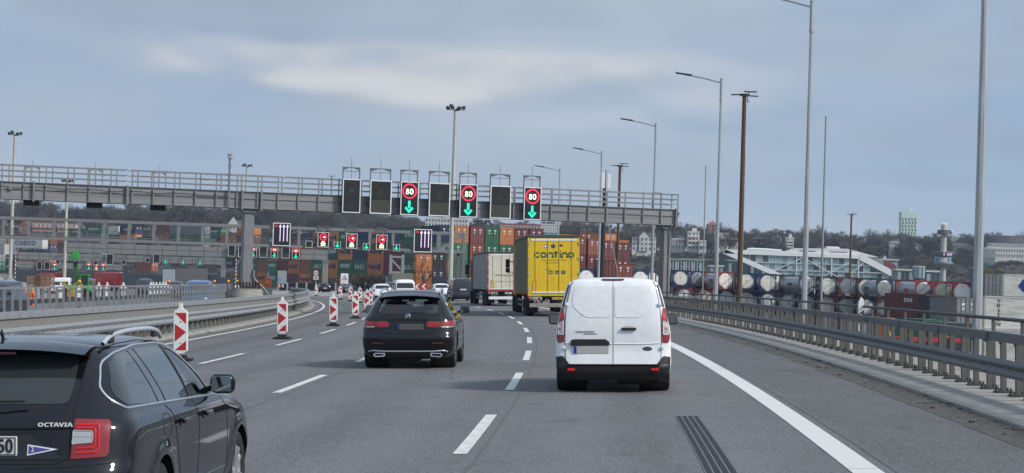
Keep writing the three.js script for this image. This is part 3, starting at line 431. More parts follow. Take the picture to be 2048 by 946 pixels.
function mast(name, label, cat, pxT, pyT, d, w0, w1, mat, head, group, scale = 1) {
  const T = at(pxT, pyT, d), gy = Math.max(globalThis.groundY(T.x, d) - 0.3, YARD - 1), H = T.y - gy, o = thing(name, label, cat, V(T.x, gy, T.z), null, group);
  part('pole', [cyl(w0 / 2, w1 / 2, H, 14, 0, H / 2, 0)], mat, o); if (head) head(o, H, MT.darkSteel, scale); return o;
}
const poleConc = std(0.5, 0.48, 0.42, 0.85, 0, { map: blotT });
mast('light_mast', 'tall rust brown light mast with flat lamp heads between two street lamps', 'light mast', 1489, 192, 195, 0.52, 0.40, MT.rust, headFlat);
mast('light_mast', 'rust brown light mast with flat lamp heads behind the right end of the near gantry', 'light mast', 1240, 333, 300, 0.5, 0.4, MT.rust, headFlat);
mast('light_mast', 'short brown light mast far off in front of the white office building', 'light mast', 1703, 430, 480, 0.6, 0.42, MT.rust, headFlat);
mast('floodlight_mast', 'tall pale concrete floodlight mast behind the middle of the near gantry', 'floodlight mast', 911, 220, 226, 0.6, 0.36, poleConc, headFlood);
mast('floodlight_mast', 'pale floodlight mast at the left edge of the photograph', 'floodlight mast', 30, 270, 300, 0.56, 0.4, poleConc, headFlood);
mast('floodlight_mast', 'pale floodlight mast whose lamps show through the near gantry railing at the left', 'floodlight mast', 135, 364, 350, 0.66, 0.42, poleConc, headFlood);
mast('floodlight_mast', 'pale floodlight mast rising above the middle leg of the near gantry', 'floodlight mast', 494, 333, 420, 0.7, 0.42, poleConc, headFlood);
mast('floodlight_mast', 'tiny dark floodlight mast seen over the containers under the near gantry', 'floodlight mast', 670, 447, 600, 0.6, 0.4, MT.darkSteel, headFlat);
mast('floodlight_mast', 'dark lamp mast over the coloured containers left of the yellow truck', 'floodlight mast', 955, 444, 520, 0.5, 0.3, MT.darkSteel, headFlat);
mast('bare_pole', 'plain grey pole without a lamp right of the second street lamp', 'pole', 1652, 232, 150, 0.2, 0.12, MT.galv);
mast('bare_pole', 'thin grey pole without a lamp just left of the third street lamp', 'pole', 1412, 330, 190, 0.16, 0.1, MT.galv);
mast('bare_pole', 'thin grey pole rising just right of the tall brown mast', 'pole', 1490.5, 309, 240, 0.14, 0.08, MT.galv);
{ const o = mast('antenna_mast', 'dark mobile phone mast with white panel antennas behind the near gantry', 'antenna mast', 1209, 376, 240, 0.62, 0.4, MT.black), T = at(1209, 376, 240), H = T.y - o.position.y;
  part('antenna_panel', [rbox(0.6, 1.9, 0.35, 0.06, -0.36, H + 0.85, 0.2)], MT.white, o); part('antenna_panel', [rbox(0.36, 1.8, 0.3, 0.06, 0.5, H + 0.75, 0)], MT.white, o); part('antenna_rod', [cyl(0.06, 0.05, 2.4, 8, 0.12, H + 1.0, 0)], MT.darkSteel, o);
  part('cable', [tube([V(0.2, H - 1.2, 0.2), V(0.5, H - 4, 0.2), V(1.6, H - 9, 0.2), V(2.2, H - 12, 0.2)], 0.06, 16, 5)], MT.galv, o); }

// ---------- delineators on the closed lane ----------
const redM = std(0.44, 0.022, 0.025, 0.5), orangeM = phys(0.85, 0.16, 0.01, { roughness: 0.3, transmission: 0.2, thickness: 0 }), yellowM = phys(0.8, 0.36, 0.015, { roughness: 0.25, clearcoat: 0.6 });
function beacon(name, label, pos, q, back, lamp) {
  const o = thing(name, label, 'delineator', pos, q);
  part('base_foot', [rbox(0.5, 0.075, 0.5, 0.025, 0, 0.04, 0), rbox(0.26, 0.1, 0.26, 0.02, 0, 0.11, 0)], MT.rubber, o);
  part('board', [extrude([[-0.15, 0.28], [-0.06, 0.2], [0.06, 0.2], [0.15, 0.28], [0.15, 1.3], [0.12, 1.36], [0.06, 1.39], [0.035, 1.45], [0.03, 1.55], [-0.03, 1.55], [-0.035, 1.45], [-0.06, 1.39], [-0.12, 1.36], [-0.15, 1.3]], 0.05, 0.008).translate(0, 0, -0.03)], back ? boardGrey : MT.white, o);
  if (back) part('board_cap', [extrude([[-0.152, 1.2], [0.152, 1.2], [0.152, 1.31], [0.122, 1.37], [0.062, 1.4], [0.037, 1.46], [0.032, 1.555], [-0.032, 1.555], [-0.037, 1.46], [-0.062, 1.4], [-0.122, 1.37], [-0.152, 1.31]], 0.056, 0.008).translate(0, 0, -0.033)], MT.white, o);
  if (!back) {
    const p = (pts) => extrude(pts, 0.004).translate(0, 0, 0.0285);
    part('red_stripe', p([[-0.125, 1.3], [0.125, 1.3], [0.125, 1.0]]), redM, o); part('red_stripe', p([[-0.125, 1.0], [0.125, 0.78], [-0.125, 0.52]]), redM, o); part('red_stripe', p([[-0.125, 0.29], [0.125, 0.29], [0.125, 0.55]]), redM, o);
    part('fixing_slot', [box(0.05, 0.014, 0.006, 0, 1.06, 0.032), box(0.05, 0.014, 0.006, 0, 0.47, 0.032)], MT.black, o);
  } else part('reflector', [box(0.2, 0.34, 0.01, 0, 0.86, 0.034)], MT.white, o);
  if (lamp) { part('lamp_base', [rbox(0.16, 0.14, 0.12, 0.03, 0, 1.6, 0)], std(0.3, 0.03, 0.01, 0.5), o); part('lamp_lens', [sph(0.105, 0, 1.74, 0, 1, 1, 0.6)], lamp === 1 ? orangeM : yellowM, o); }
  return o;
}
{
  const spots = [[362, 722, 'nearest, half hidden by the black estate car', 0], [565, 678, 'second nearest, left of the black SUV', 0], [667, 652, 'third nearest, beside the black SUV', 0], [711, 637, 'fourth nearest, just left of the black SUV roof', 0], [734, 623.5, 'touching the left edge of the black SUV', 0], [741, 614.5, 'partly hidden behind another at the black SUV', 0], [720, 606, 'third to the right of the orange-lamp one', 0], [701, 602.5, 'between the orange-lamp one and the black SUV', 0], [681, 599, 'carrying an orange lamp', 1], [633, 592, 'alone in the distance in front of the far black car', 0]];
  for (const [px, py, w, lamp] of spots) { const d = 7200 / (py - 560), P = at(px, py, d); P.copy(rp((px - 1024) / F * d, 0.005, -d)); const bsc = beacon('delineator', 'red and white striped delineator ' + w, P, roadQ(d, -0.05 + rnd(-0.06, 0.06)), false, lamp); bsc.scale.set(1.0, 0.82, 1.0); bsc.userData.group = 'striped delineators on the closed lane'; }
}
// ---------- vehicles ----------
import { FontLoader } from 'three/addons/loaders/FontLoader.js';
import { TextGeometry } from 'three/addons/geometries/TextGeometry.js';
import { mergeVertices } from 'three/addons/utils/BufferGeometryUtils.js';
const fontB = await new FontLoader().loadAsync('fonts/droid/droid_sans_bold.typeface.json');
const letters = (s, size, depth = 0.004, sx = 1) => { const g = new TextGeometry(s, { font: fontB, size, depth, curveSegments: 4 }); g.computeBoundingBox(); const b = g.boundingBox; return g.translate(-(b.min.x + b.max.x) / 2, -(b.min.y + b.max.y) / 2, 0).scale(sx, 1, 1); };
function interp(xs, ys) {   // monotone cubic
  const n = xs.length, d = [], m = []; for (let i = 0; i < n - 1; i++) d.push((ys[i + 1] - ys[i]) / (xs[i + 1] - xs[i]));
  m[0] = d[0]; m[n - 1] = d[n - 2]; for (let i = 1; i < n - 1; i++) m[i] = d[i - 1] * d[i] <= 0 ? 0 : 2 * d[i - 1] * d[i] / (d[i - 1] + d[i]);
  return (x) => { if (x <= xs[0]) return ys[0]; if (x >= xs[n - 1]) return ys[n - 1]; let i = 0; while (x > xs[i + 1]) i++; const h = xs[i + 1] - xs[i], t = (x - xs[i]) / h, t2 = t * t, t3 = t2 * t; return ys[i] * (2 * t3 - 3 * t2 + 1) + m[i] * h * (t3 - 2 * t2 + t) + ys[i + 1] * (3 * t2 - 2 * t3) + m[i + 1] * h * (t3 - t2); };
}
// A car's skin as a stack of rounded outlines. rows: [y, rear, front, halfWidth, rearCornerDepth, frontCornerDepth]
function skin(sp) {
  const R = sp.rows, ys = R.map((r) => r[0]), f = [1, 2, 3, 4, 5].map((k) => interp(ys, R.map((r) => r[k]))), [zr, zf, w, Dr, Df] = f, nr = sp.nr ?? 3.2, nf = sp.nf ?? 2.6, y0 = ys[0], y1 = ys[ys.length - 1];
  const flare = (u, y) => { let s = 0; for (const a of sp.axles ?? []) { const r = Math.hypot(u - a, y - sp.wr); s += (sp.flare ?? 0.014) * Math.exp(-(((r - sp.wr - 0.065) / 0.06) ** 2)) * (y < 0.95 ? 1 : 0); } return s; };
  const S = {
    w, zr, zf, y0, y1,
    x(u, y) { const a = zr(y), b = zf(y), W = w(y), D = Dr(y), E = Df(y); let v = W; if (u < a + D) { const q = Math.min(1, (a + D - u) / D); v = W * Math.pow(Math.max(0, 1 - Math.pow(q, nr)), 1 / nr); } else if (u > b - E) { const q = Math.min(1, (u - b + E) / E); v = W * Math.pow(Math.max(0, 1 - Math.pow(q, nf)), 1 / nf); } return v + flare(u, y); },
    ur(x, y) { const q = Math.min(1, Math.abs(x) / w(y)); return zr(y) + Dr(y) * (1 - Math.pow(Math.max(0, 1 - Math.pow(q, nr)), 1 / nr)); },
    uf(x, y) { const q = Math.min(1, Math.abs(x) / w(y)); return zf(y) - Df(y) * (1 - Math.pow(Math.max(0, 1 - Math.pow(q, nf)), 1 / nf)); },
    body(N = 60, k = [14, 30, 10], inset = 0, lo = y0, hi = y1, zfMax = 99) {
      const ring = [], pos = [], idx = [];
      for (let j = 0; j <= N; j++) {
        const t = j / N, y = lo + (hi - lo) * (1 - Math.pow(1 - t, 1.7)), a = zr(y) + inset * 1.3, b = Math.min(zfMax, zf(y) - inset), W = Math.max(0.004, w(y) - inset), D = Math.min(Dr(y), (b - a) * 0.45), E = Math.min(Df(y), (b - a) * 0.45), half = [];
        for (let i = 0; i <= k[0]; i++) { const q = i / k[0] * Math.PI / 2; half.push([W * Math.pow(Math.sin(q), 2 / nr), a + D * (1 - Math.pow(Math.cos(q), 2 / nr))]); }
        for (let i = 1; i <= k[1]; i++) half.push([W, a + D + (b - E - a - D) * i / k[1]]);
        for (let i = 1; i <= k[2]; i++) { const q = (1 - i / k[2]) * Math.PI / 2; half.push([W * Math.pow(Math.sin(q), 2 / nf), b - E * (1 - Math.pow(Math.cos(q), 2 / nf))]); }
        const row = [...half.map(([x, u]) => [x + (x > 0.3 * W && !inset ? flare(u, y) : 0), u]), ...half.slice(1, -1).reverse().map(([x, u]) => [-x - (x > 0.3 * W && !inset ? flare(u, y) : 0), u])];
        ring.length = row.length; for (const [x, u] of row) pos.push(x, y, -u);
      }
      const M = ring.length; for (let j = 0; j < N; j++) for (let i = 0; i < M; i++) { const a = j * M + i, b = j * M + (i + 1) % M, c = a + M, d = b + M; idx.push(a, b, d, a, d, c); }
      const cap = (j, up) => { const c = pos.length / 3; let sx = 0, sz = 0; for (let i = 0; i < M; i++) { sz += pos[(j * M + i) * 3 + 2]; } pos.push(0, pos[j * M * 3 + 1], sz / M); for (let i = 0; i < M; i++) { const a = j * M + i, b = j * M + (i + 1) % M; up ? idx.push(a, b, c) : idx.push(b, a, c); } };
      cap(0, false); cap(N, true);
      const g = new THREE.BufferGeometry(); g.setAttribute('position', new THREE.Float32BufferAttribute(pos, 3)); g.setAttribute('uv', new THREE.Float32BufferAttribute(new Float32Array(pos.length / 3 * 2), 2)); g.setIndex(idx); g.computeVertexNormals(); return g;
    },
    side(u, y, s, off = 0) { return V(s * (S.x(u, y) + off), y, -u); }, rear(x, y, off = 0) { return V(x, y, -(S.ur(x, y) - off)); }, front(x, y, off = 0) { return V(x, y, -(S.uf(x, y) + off)); },
  };
  return S;
}
// a flat polygon, cut fine and laid on a surface by map(a, b)
function patch(pts, map, level = 3) {
  const v2 = pts.map((p) => new THREE.Vector2(p[0], p[1])); if (THREE.ShapeUtils.isClockWise(v2)) v2.reverse();
  let tris = THREE.ShapeUtils.triangulateShape(v2, []).map((t) => t.map((i) => [v2[i].x, v2[i].y]));
  const mid = (a, b) => [(a[0] + b[0]) / 2, (a[1] + b[1]) / 2]; for (let l = 0; l < level; l++) tris = tris.flatMap(([a, b, c]) => { const d = mid(a, b), e = mid(b, c), f = mid(c, a); return [[a, d, f], [d, b, e], [f, e, c], [d, e, f]]; });
  const pos = [], uv = [], bb = new THREE.Box2().setFromPoints(v2), sz = bb.getSize(new THREE.Vector2());
  for (const t of tris) for (const p of t) { const q = map(p[0], p[1]); pos.push(q.x, q.y, q.z); uv.push((p[0] - bb.min.x) / sz.x, (p[1] - bb.min.y) / sz.y); }
  let g = new THREE.BufferGeometry(); g.setAttribute('position', new THREE.Float32BufferAttribute(pos, 3)); g.setAttribute('uv', new THREE.Float32BufferAttribute(uv, 2)); g = mergeVertices(g, 1e-5); g.computeVertexNormals(); return g;
}
// round the corners of a polygon
function soft(pts, r = 0.04, n = 4) { const out = [], N = pts.length; for (let i = 0; i < N; i++) { const p = pts[i], a = pts[(i + N - 1) % N], b = pts[(i + 1) % N], la = Math.hypot(a[0] - p[0], a[1] - p[1]), lb = Math.hypot(b[0] - p[0], b[1] - p[1]), k = Math.min(p[2] ?? r, la * 0.45, lb * 0.45), s = [p[0] + (a[0] - p[0]) / la * k, p[1] + (a[1] - p[1]) / la * k], e = [p[0] + (b[0] - p[0]) / lb * k, p[1] + (b[1] - p[1]) / lb * k]; for (let j = 0; j <= n; j++) { const t = j / n; out.push([s[0] * (1 - t) ** 2 + 2 * p[0] * t * (1 - t) + e[0] * t * t, s[1] * (1 - t) ** 2 + 2 * p[1] * t * (1 - t) + e[1] * t * t]); } } return out; }
function strip(pts, map, r, closed = false, n = 4) { const P = []; const N = pts.length; for (let i = 0; i < (closed ? N : N - 1); i++) { const a = pts[i], b = pts[(i + 1) % N], l = Math.hypot(b[0] - a[0], b[1] - a[1]), k = Math.max(1, Math.ceil(l / 0.07)); for (let j = 0; j < k; j++) P.push(map(a[0] + (b[0] - a[0]) * j / k, a[1] + (b[1] - a[1]) * j / k)); } if (!closed) P.push(map(pts[N - 1][0], pts[N - 1][1])); const c = new THREE.CurvePath(); for (let i = 0; i < P.length - (closed ? 0 : 1); i++) c.add(new THREE.LineCurve3(P[i], P[(i + 1) % P.length])); return new THREE.TubeGeometry(new THREE.CatmullRomCurve3(P, closed, 'centripetal'), P.length * 2, r, n, closed); }
const parts = (name, list, mat, parent) => list.map((g) => part(name, [g], mat, parent));
const ev = new Evaluator(); ev.useGroups = false; ev.attributes = ['position', 'normal', 'uv'];
const brush = (g) => { if (!g.attributes.uv) g.setAttribute('uv', new THREE.BufferAttribute(new Float32Array(g.attributes.position.count * 2), 2)); if (!g.attributes.normal) g.computeVertexNormals(); const b = new Brush(g); b.updateMatrixWorld(); return b; };
const cut = (g, tools) => { let b = brush(g); for (const t of tools) b = ev.evaluate(b, brush(t), SUBTRACTION); return b.geometry; };
const blotSoft = dtex(512, 512, (u, v) => 0.93 + 0.14 * tn(u, v, 6, 3, 5) + 0.06 * tn(u, v, 40, 2, 2));
const mats = {
  black: phys(0.0045, 0.005, 0.0075, { roughness: 0.5, metalness: 0, specularIntensity: 0.06, clearcoat: 1, clearcoatRoughness: 0.045 }), navy: phys(0.012, 0.017, 0.03, { roughness: 0.4, metalness: 0.2, clearcoat: 1, clearcoatRoughness: 0.05 }),
  white: phys(0.8, 0.81, 0.82, { map: blotSoft, roughness: 0.42, clearcoat: 0.7, clearcoatRoughness: 0.08 }), glass: phys(0.026, 0.033, 0.035, { roughness: 0.06, clearcoat: 0.6, clearcoatRoughness: 0.02, specularIntensity: 0.6 }),
  tint: phys(0.72, 0.78, 0.78, { roughness: 0.0, transmission: 1, thickness: 0, ior: 1.7 }), tintDark: phys(0.13, 0.16, 0.16, { roughness: 0.0, transmission: 1, thickness: 0, ior: 1.8 }),
  redLamp: phys(0.22, 0.003, 0.006, { roughness: 0.16, clearcoat: 1, clearcoatRoughness: 0.03 }), redGlow: (() => { const m = std(0.5, 0.01, 0.015, 0.25); m.emissive.setRGB(0.75, 0.03, 0.05); m.emissiveIntensity = 0.22; return m; })(), darkRed: phys(0.12, 0.004, 0.008, { roughness: 0.2, clearcoat: 1 }), clearLamp: phys(0.5, 0.5, 0.49, { roughness: 0.12, metalness: 0.55, clearcoat: 1 }), alu: std(0.68, 0.7, 0.73, 0.3, 0.85), seam: std(0.004, 0.004, 0.004, 0.9), plate: std(0.42, 0.42, 0.41, 0.5), plateDark: std(0.05, 0.046, 0.044, 0.5), blue: std(0.01, 0.03, 0.3, 0.5), trim: std(0.014, 0.014, 0.015, 0.5), cabin: std(0.07, 0.07, 0.074, 0.9),
};
const wheelCache = {};
function wheel(parent, x, u, r, w, style = 'spoke', spin = 0.3) {
  const k = [r, w, style].join(); wheelCache[k] ??= (() => {
    const P = (a) => a.map(([x, y]) => new THREE.Vector2(x, y)), ri = r * 0.68, tyre = new THREE.LatheGeometry(P([[ri - 0.01, -w * 0.42], [ri + 0.02, -w * 0.5], [r * 0.86, -w * 0.52], [r * 0.96, -w * 0.47], [r, -w * 0.36], [r, -w * 0.1], [r - 0.008, -w * 0.09], [r - 0.008, -w * 0.07], [r, -w * 0.06], [r, w * 0.06], [r - 0.008, w * 0.07], [r - 0.008, w * 0.09], [r, w * 0.1], [r, w * 0.36], [r * 0.96, w * 0.47], [r * 0.86, w * 0.52], [ri + 0.02, w * 0.5], [ri - 0.01, w * 0.42]]), 40).rotateZ(-Math.PI / 2);
    const rim = [new THREE.LatheGeometry(P([[ri - 0.03, -w * 0.1], [ri - 0.03, w * 0.34], [ri - 0.012, w * 0.4], [ri, w * 0.44], [ri + 0.006, w * 0.4]]), 40).rotateZ(-Math.PI / 2), cyl(0.06, 0.055, 0.03, 20, w * 0.36, 0, 0, 0, 0, -Math.PI / 2)];
    if (style === 'spoke') for (let i = 0; i < 5; i++) for (const e of [-1, 1]) { const a = i * 1.2566 + e * 0.15, b = i * 1.2566 + e * 0.26; rim.push(beam(V(w * 0.35, Math.cos(a) * 0.045, Math.sin(a) * 0.045), V(w * 0.4, Math.cos(b) * (ri - 0.015), Math.sin(b) * (ri - 0.015)), 0.032, 0.026)); }
    else rim.push(cyl(ri * 0.75, ri * 0.9, w * 0.2, 28, w * 0.22, 0, 0, 0, 0, -Math.PI / 2));
    const disc = [cyl(ri * 0.62, ri * 0.62, 0.02, 24, w * 0.12, 0, 0, 0, 0, -Math.PI / 2)];
    return { tyre, rim: merge(rim), disc: merge(disc) };
  })();
  const g = wheelCache[k], o = new THREE.Group(); o.name = 'wheel'; o.position.set(x, r, -u); if (x < 0) o.rotation.y = Math.PI; const s = part('tyre', g.tyre, MT.rubber, o); const m = part('rim', g.rim, style === 'spoke' ? mats.alu : MT.galvDark, o); m.rotation.x = spin; part('brake_disc', g.disc, MT.darkSteel, o); parent.add(o); return o;
}
const vehQ = (slopeV) => QROLL.clone().multiply(yawQ(-Math.atan(slopeV)));
const vehPos = (px, d) => rp((px - 1024) / F * d, 0.004, -d);
function mirror(o, s, x, y, u, m, k = 1) {
  part('wing_mirror', [rbox(0.19 * k, 0.15 * k, 0.11, 0.045, s * (x + 0.13 * k), y, -u), beam(V(s * (x - 0.06), y - 0.06 * k, -u - 0.02), V(s * (x + 0.07 * k), y - 0.03 * k, -u), 0.05, 0.04)], m, o);
  part('mirror_glass', [rbox(0.15 * k, 0.115 * k, 0.006, 0.002, s * (x + 0.13 * k), y, -u + 0.058)], mats.chromeDark ??= phys(0.35, 0.38, 0.38, { roughness: 0.05, metalness: 1 }), o);
}
const wellLiner = (o, axles, r, x) => { const g = []; for (const a of axles) for (const s of [-1, 1]) g.push(new THREE.CylinderGeometry(r, r, 0.42, 28, 1, true, 0, 6.283).rotateZ(Math.PI / 2).translate(s * (x - 0.26), r * 0.9, -a), tf(new THREE.CircleGeometry(r, 28), s * (x - 0.46), r * 0.9, -a, 0, s * Math.PI / 2, 0)); parts('wheel_arch_liner', g, MT.black, o); };

// ---- black estate car, nearest ----
{
  const rows = [[0.20, 0.16, 4.45, 0.78, 0.5, 0.7], [0.30, 0.09, 4.56, 0.86, 0.5, 0.75], [0.42, 0.02, 4.64, 0.888, 0.5, 0.8], [0.55, 0.0, 4.659, 0.9, 0.48, 0.85], [0.66, 0.02, 4.64, 0.905, 0.46, 0.9], [0.72, 0.055, 4.6, 0.907, 0.46, 0.9], [0.80, 0.075, 4.5, 0.907, 0.46, 0.95], [0.88, 0.09, 4.25, 0.903, 0.46, 1.0], [0.935, 0.105, 3.95, 0.893, 0.46, 0.9], [0.965, 0.12, 3.62, 0.872, 0.46, 0.8], [1.0, 0.145, 3.3, 0.848, 0.46, 0.7], [1.1, 0.225, 3.08, 0.81, 0.46, 0.62], [1.2, 0.31, 2.86, 0.762, 0.46, 0.56], [1.3, 0.40, 2.6, 0.706, 0.48, 0.5], [1.355, 0.455, 2.42, 0.665, 0.5, 0.45], [1.39, 0.52, 2.25, 0.62, 0.5, 0.42], [1.415, 0.62, 2.08, 0.54, 0.45, 0.4], [1.432, 0.8, 1.88, 0.4, 0.4, 0.4], [1.442, 1.05, 1.65, 0.2, 0.2, 0.2], [1.444, 1.2, 1.5, 0.06, 0.1, 0.1]];
  const ax = [1.07, 3.756], wr = 0.322, S = skin({ rows, axles: ax, wr, nr: 4.2, nf: 3.4, flare: 0.016 });
  const o = thing('estate_car', 'black estate car with silver roof rails at the lower left corner', 'car', rp(-3.17, 0.004, -11.72), vehQ(0.045));
  const dlo = [[0.68, 1.345], [0.5, 1.30], [0.34, 1.15], [0.31, 1.075], [0.38, 1.025], [3.02, 0.965], [2.62, 1.2], [2.28, 1.335], [1.9, 1.372], [1.3, 1.375]];
  const q1 = [[0.70, 1.335], [0.54, 1.29], [0.385, 1.145], [0.36, 1.085], [0.42, 1.048], [1.19, 1.01], [1.02, 1.347]], q2 = [[1.05, 1.347], [1.215, 1.008], [1.385, 1.006], [1.195, 1.35]], q3 = [[1.222, 1.352], [1.415, 1.006], [2.08, 1.0], [1.95, 1.348]], q4 = [[2.01, 1.345], [2.15, 0.998], [2.9, 0.986], [2.56, 1.19], [2.25, 1.312]];
  const rw = [[-0.525, 1.345], [0.525, 1.345], [0.535, 1.2], [0.53, 1.06], [-0.53, 1.06], [-0.535, 1.2]];
  const tools = [];
  for (const a of ax) tools.push(cyl(wr + 0.045, wr + 0.045, 0.5, 36, 0.86, wr, -a, 0, 0, Math.PI / 2), cyl(wr + 0.045, wr + 0.045, 0.5, 36, -0.86, wr, -a, 0, 0, Math.PI / 2));
  tools.push(S.body(24, [8, 10, 6], 0.055, 0.62, 1.39, 3.1));
  for (const q of [q4]) tools.push(extrude(soft(q, 0.03).map(([u, y]) => [u, y]), 2.4).rotateY(Math.PI / 2).translate(-1.2, 0, 0));
  tools.push(extrude(soft([[-0.6, 1.34], [0.6, 1.34], [0.68, 1.02], [-0.68, 1.02]], 0.05), 0.9).translate(0, 0, -3.3));
  part('body', cut(S.body(74, [18, 46, 12]), tools), mats.black, o);
  for (const s of [-1, 1]) { for (const [q, m, e] of [[q1, mats.glass, 0.003], [q2, mats.glass, 0.003], [q3, mats.glass, 0.003], [q4, mats.tint, -0.008]]) part('side_window', patch(soft(q, 0.03), (u, y) => S.side(u, y, s, e), 4), m, o);
    part('window_trim', strip(soft(dlo, 0.07), (u, y) => S.side(u, y, s, 0.001), 0.0085, true, 6), mats.chromeSoft ??= std(0.66, 0.69, 0.74, 0.3, 0.85), o);
    parts('pillar_trim', [[[1.035, 1.345], [1.195, 1.014]], [[1.2, 1.35], [1.4, 1.009]], [[1.98, 1.346], [2.11, 1.0]]].map((l, i) => strip(l, (u, y) => S.side(u, y, s, 0.0), [0.007, 0.007, 0.012][i], false, 6)), mats.trim, o);
    parts('door_seam', [strip([[1.33, 0.985], [1.42, 0.9], [1.5, 0.72], [1.62, 0.5], [1.68, 0.36]], (u, y) => S.side(u, y, s, -0.001), 0.004), strip([[2.12, 0.98], [2.2, 0.8], [2.2, 0.36]], (u, y) => S.side(u, y, s, -0.001), 0.004), strip([[3.02, 0.95], [3.2, 0.85], [3.28, 0.6], [3.25, 0.36]], (u, y) => S.side(u, y, s, -0.001), 0.004)], mats.seam, o);
    part('sill_strip', [strip([[1.55, 0.44], [2.4, 0.42], [3.2, 0.42]], (u, y) => S.side(u, y, s, 0.004), 0.012)], mats.black, o);
    for (const u of [1.66, 2.42]) part('door_handle', [rbox(0.03, 0.036, 0.2, 0.014, s * (S.x(u, 0.865) + 0.028), 0.865, -u), box(0.02, 0.05, 0.13, s * (S.x(u, 0.865) - 0.002), 0.86, -u + 0.02)], mats.black, o);
    mirror(o, s, 0.835, 1.05, 2.78, mats.black, 0.95);
    part('roof_rail', [tube([V(s * 0.625, 1.40, -0.62), V(s * 0.632, 1.44, -0.74), V(s * 0.634, 1.462, -1.0), V(s * 0.63, 1.472, -1.5), V(s * 0.622, 1.464, -1.95), V(s * 0.61, 1.44, -2.2), V(s * 0.6, 1.40, -2.34)], 0.0155, 44, 8)], mats.railM ??= std(0.55, 0.58, 0.63, 0.35, 0.5), o);
    parts('rail_foot', [rbox(0.03, 0.07, 0.1, 0.012, s * 0.63, 1.435, -0.8), rbox(0.03, 0.07, 0.1, 0.012, s * 0.61, 1.44, -2.1)], mats.trim, o);
    part('roof_seam', [strip([[0.55, 1.375], [1.0, 1.393], [1.6, 1.397], [2.2, 1.37]], (u, y) => S.side(u, y, s, -0.003), 0.005)], mats.seam, o);
    // rear lamp wraps the corner: C of red round a clear field
    const lampMap = (a, y, off) => { const x = a; return x < 0.885 ? V(s * x, y, -(S.ur(x, y) - off)) : V(0, 0, 0); };
    const wrap = (t, y, off = 0.008) => { const xs = 0.575 + (0.79 - 0.575) * Math.min(1, t / 1.1); if (t <= 1.1) return V(s * xs, y, -(S.ur(xs, y) - off)); const u0 = S.ur(0.79, y), u = u0 + (t - 1.1) * 0.2; return V(s * (S.x(u, y) + off), y, -u); };
    part('rear_lamp', [patch(soft([[0.0, 0.745], [0.06, 0.978], [0.98, 0.97], [1.08, 0.955], [1.08, 0.775], [0.98, 0.755]], 0.02), (t, y) => wrap(t, y), 4)], mats.redLamp, o);
    const lampL = o.children[o.children.length - 1];
    part('clear_lens', [patch([[0.03, 0.832], [0.045, 0.91], [0.58, 0.905], [0.58, 0.84]], (t, y) => wrap(t, y, 0.0115), 3)], mats.clearLamp, lampL);
    part('lamp_rim', [strip([[0.03, 0.832], [0.045, 0.91], [0.58, 0.905], [0.58, 0.84]], (t, y) => wrap(t, y, 0.011), 0.005, true), strip([[0.045, 0.875], [0.58, 0.873]], (t, y) => wrap(t, y, 0.012), 0.003)], MT.galvLight, lampL);
    part('light_guide', [strip([[0.12, 0.945], [0.74, 0.943], [0.78, 0.92], [0.79, 0.8], [0.72, 0.785], [0.16, 0.78]], (t, y) => wrap(t, y, 0.011), 0.006), strip([[0.12, 0.926], [0.64, 0.923], [0.68, 0.9], [0.68, 0.83], [0.64, 0.812], [0.16, 0.806]], (t, y) => wrap(t, y, 0.011), 0.006)], mats.redGlow, lampL);
  }
  part('fuel_flap', [strip(soft([[1.08, 0.94], [1.30, 0.935], [1.32, 0.8], [1.1, 0.79]], 0.05), (u, y) => S.side(u, y, 1, -0.001), 0.003, true)], mats.seam, o);
  part('rear_window', patch(soft(rw, 0.05), (x, y) => S.rear(x, y, 0.003), 4), mats.glass, o);
  part('windscreen', patch(soft([[-0.58, 1.33], [0.58, 1.33], [0.67, 1.03], [-0.67, 1.03]], 0.05), (x, y) => S.front(x, y, -0.03), 4), mats.tint, o);
  parts('tailgate_seam', [strip([[0.575, 1.37], [0.575, 1.25], [0.57, 1.05], [0.565, 0.75]], (x, y) => S.rear(x, y, -0.001), 0.006), strip([[-0.575, 1.37], [-0.575, 1.25], [-0.57, 1.05], [-0.565, 0.75]], (x, y) => S.rear(x, y, -0.001), 0.006), strip([[-0.56, 0.745], [-0.48, 0.715], [0.48, 0.715], [0.56, 0.745]], (x, y) => S.rear(x, y, -0.001), 0.006)], mats.seam, o);
  part('roof_spoiler', [grid(24, 8, (a, b) => { const x = -0.585 + 1.17 * a, e = Math.abs(x / 0.66), u = 0.28 + 0.08 * e ** 3 + b * (0.36 - 0.05 * e), y = 1.378 + 0.045 * Math.sin(Math.min(1, b * 1.1) * 1.57) - 0.05 * e ** 2.6; return V(x, y + 0.004, -u); }), grid(24, 4, (a, b) => { const x = -0.585 + 1.17 * a, e = Math.abs(x / 0.66), u = 0.28 + 0.08 * e ** 3 + b * 0.24, y = 1.382 - 0.05 * e ** 2.6 - 0.03 * Math.sin(b * 1.57); return V(x, y, -u); })], mats.black, o);
  part('brake_light', [rbox(0.36, 0.022, 0.02, 0.008, 0, 1.357, -0.315)], mats.darkRed, o);
  part('roof_aerial', [sph(0.036, 0, 1.412, -0.66, 1, 0.6, 1.5), beam(V(0, 1.415, -0.66), V(0, 1.482, -0.6), 0.012, 0.026)], mats.trim, o);
  part('crease', [strip([[-0.74, 0.925], [-0.4, 0.922], [0.4, 0.922], [0.74, 0.925]], (x, y) => S.rear(x, y, 0.002), 0.008)], mats.black, o);
  part('plate_recess', [patch([[-0.33, 0.885], [0.33, 0.885], [0.535, 0.745], [-0.535, 0.745]], (x, y) => S.rear(x, y, 0.0045), 3)], phys(0.013, 0.0135, 0.015, { roughness: 0.5, metalness: 0.2, clearcoat: 0.4 }), o);
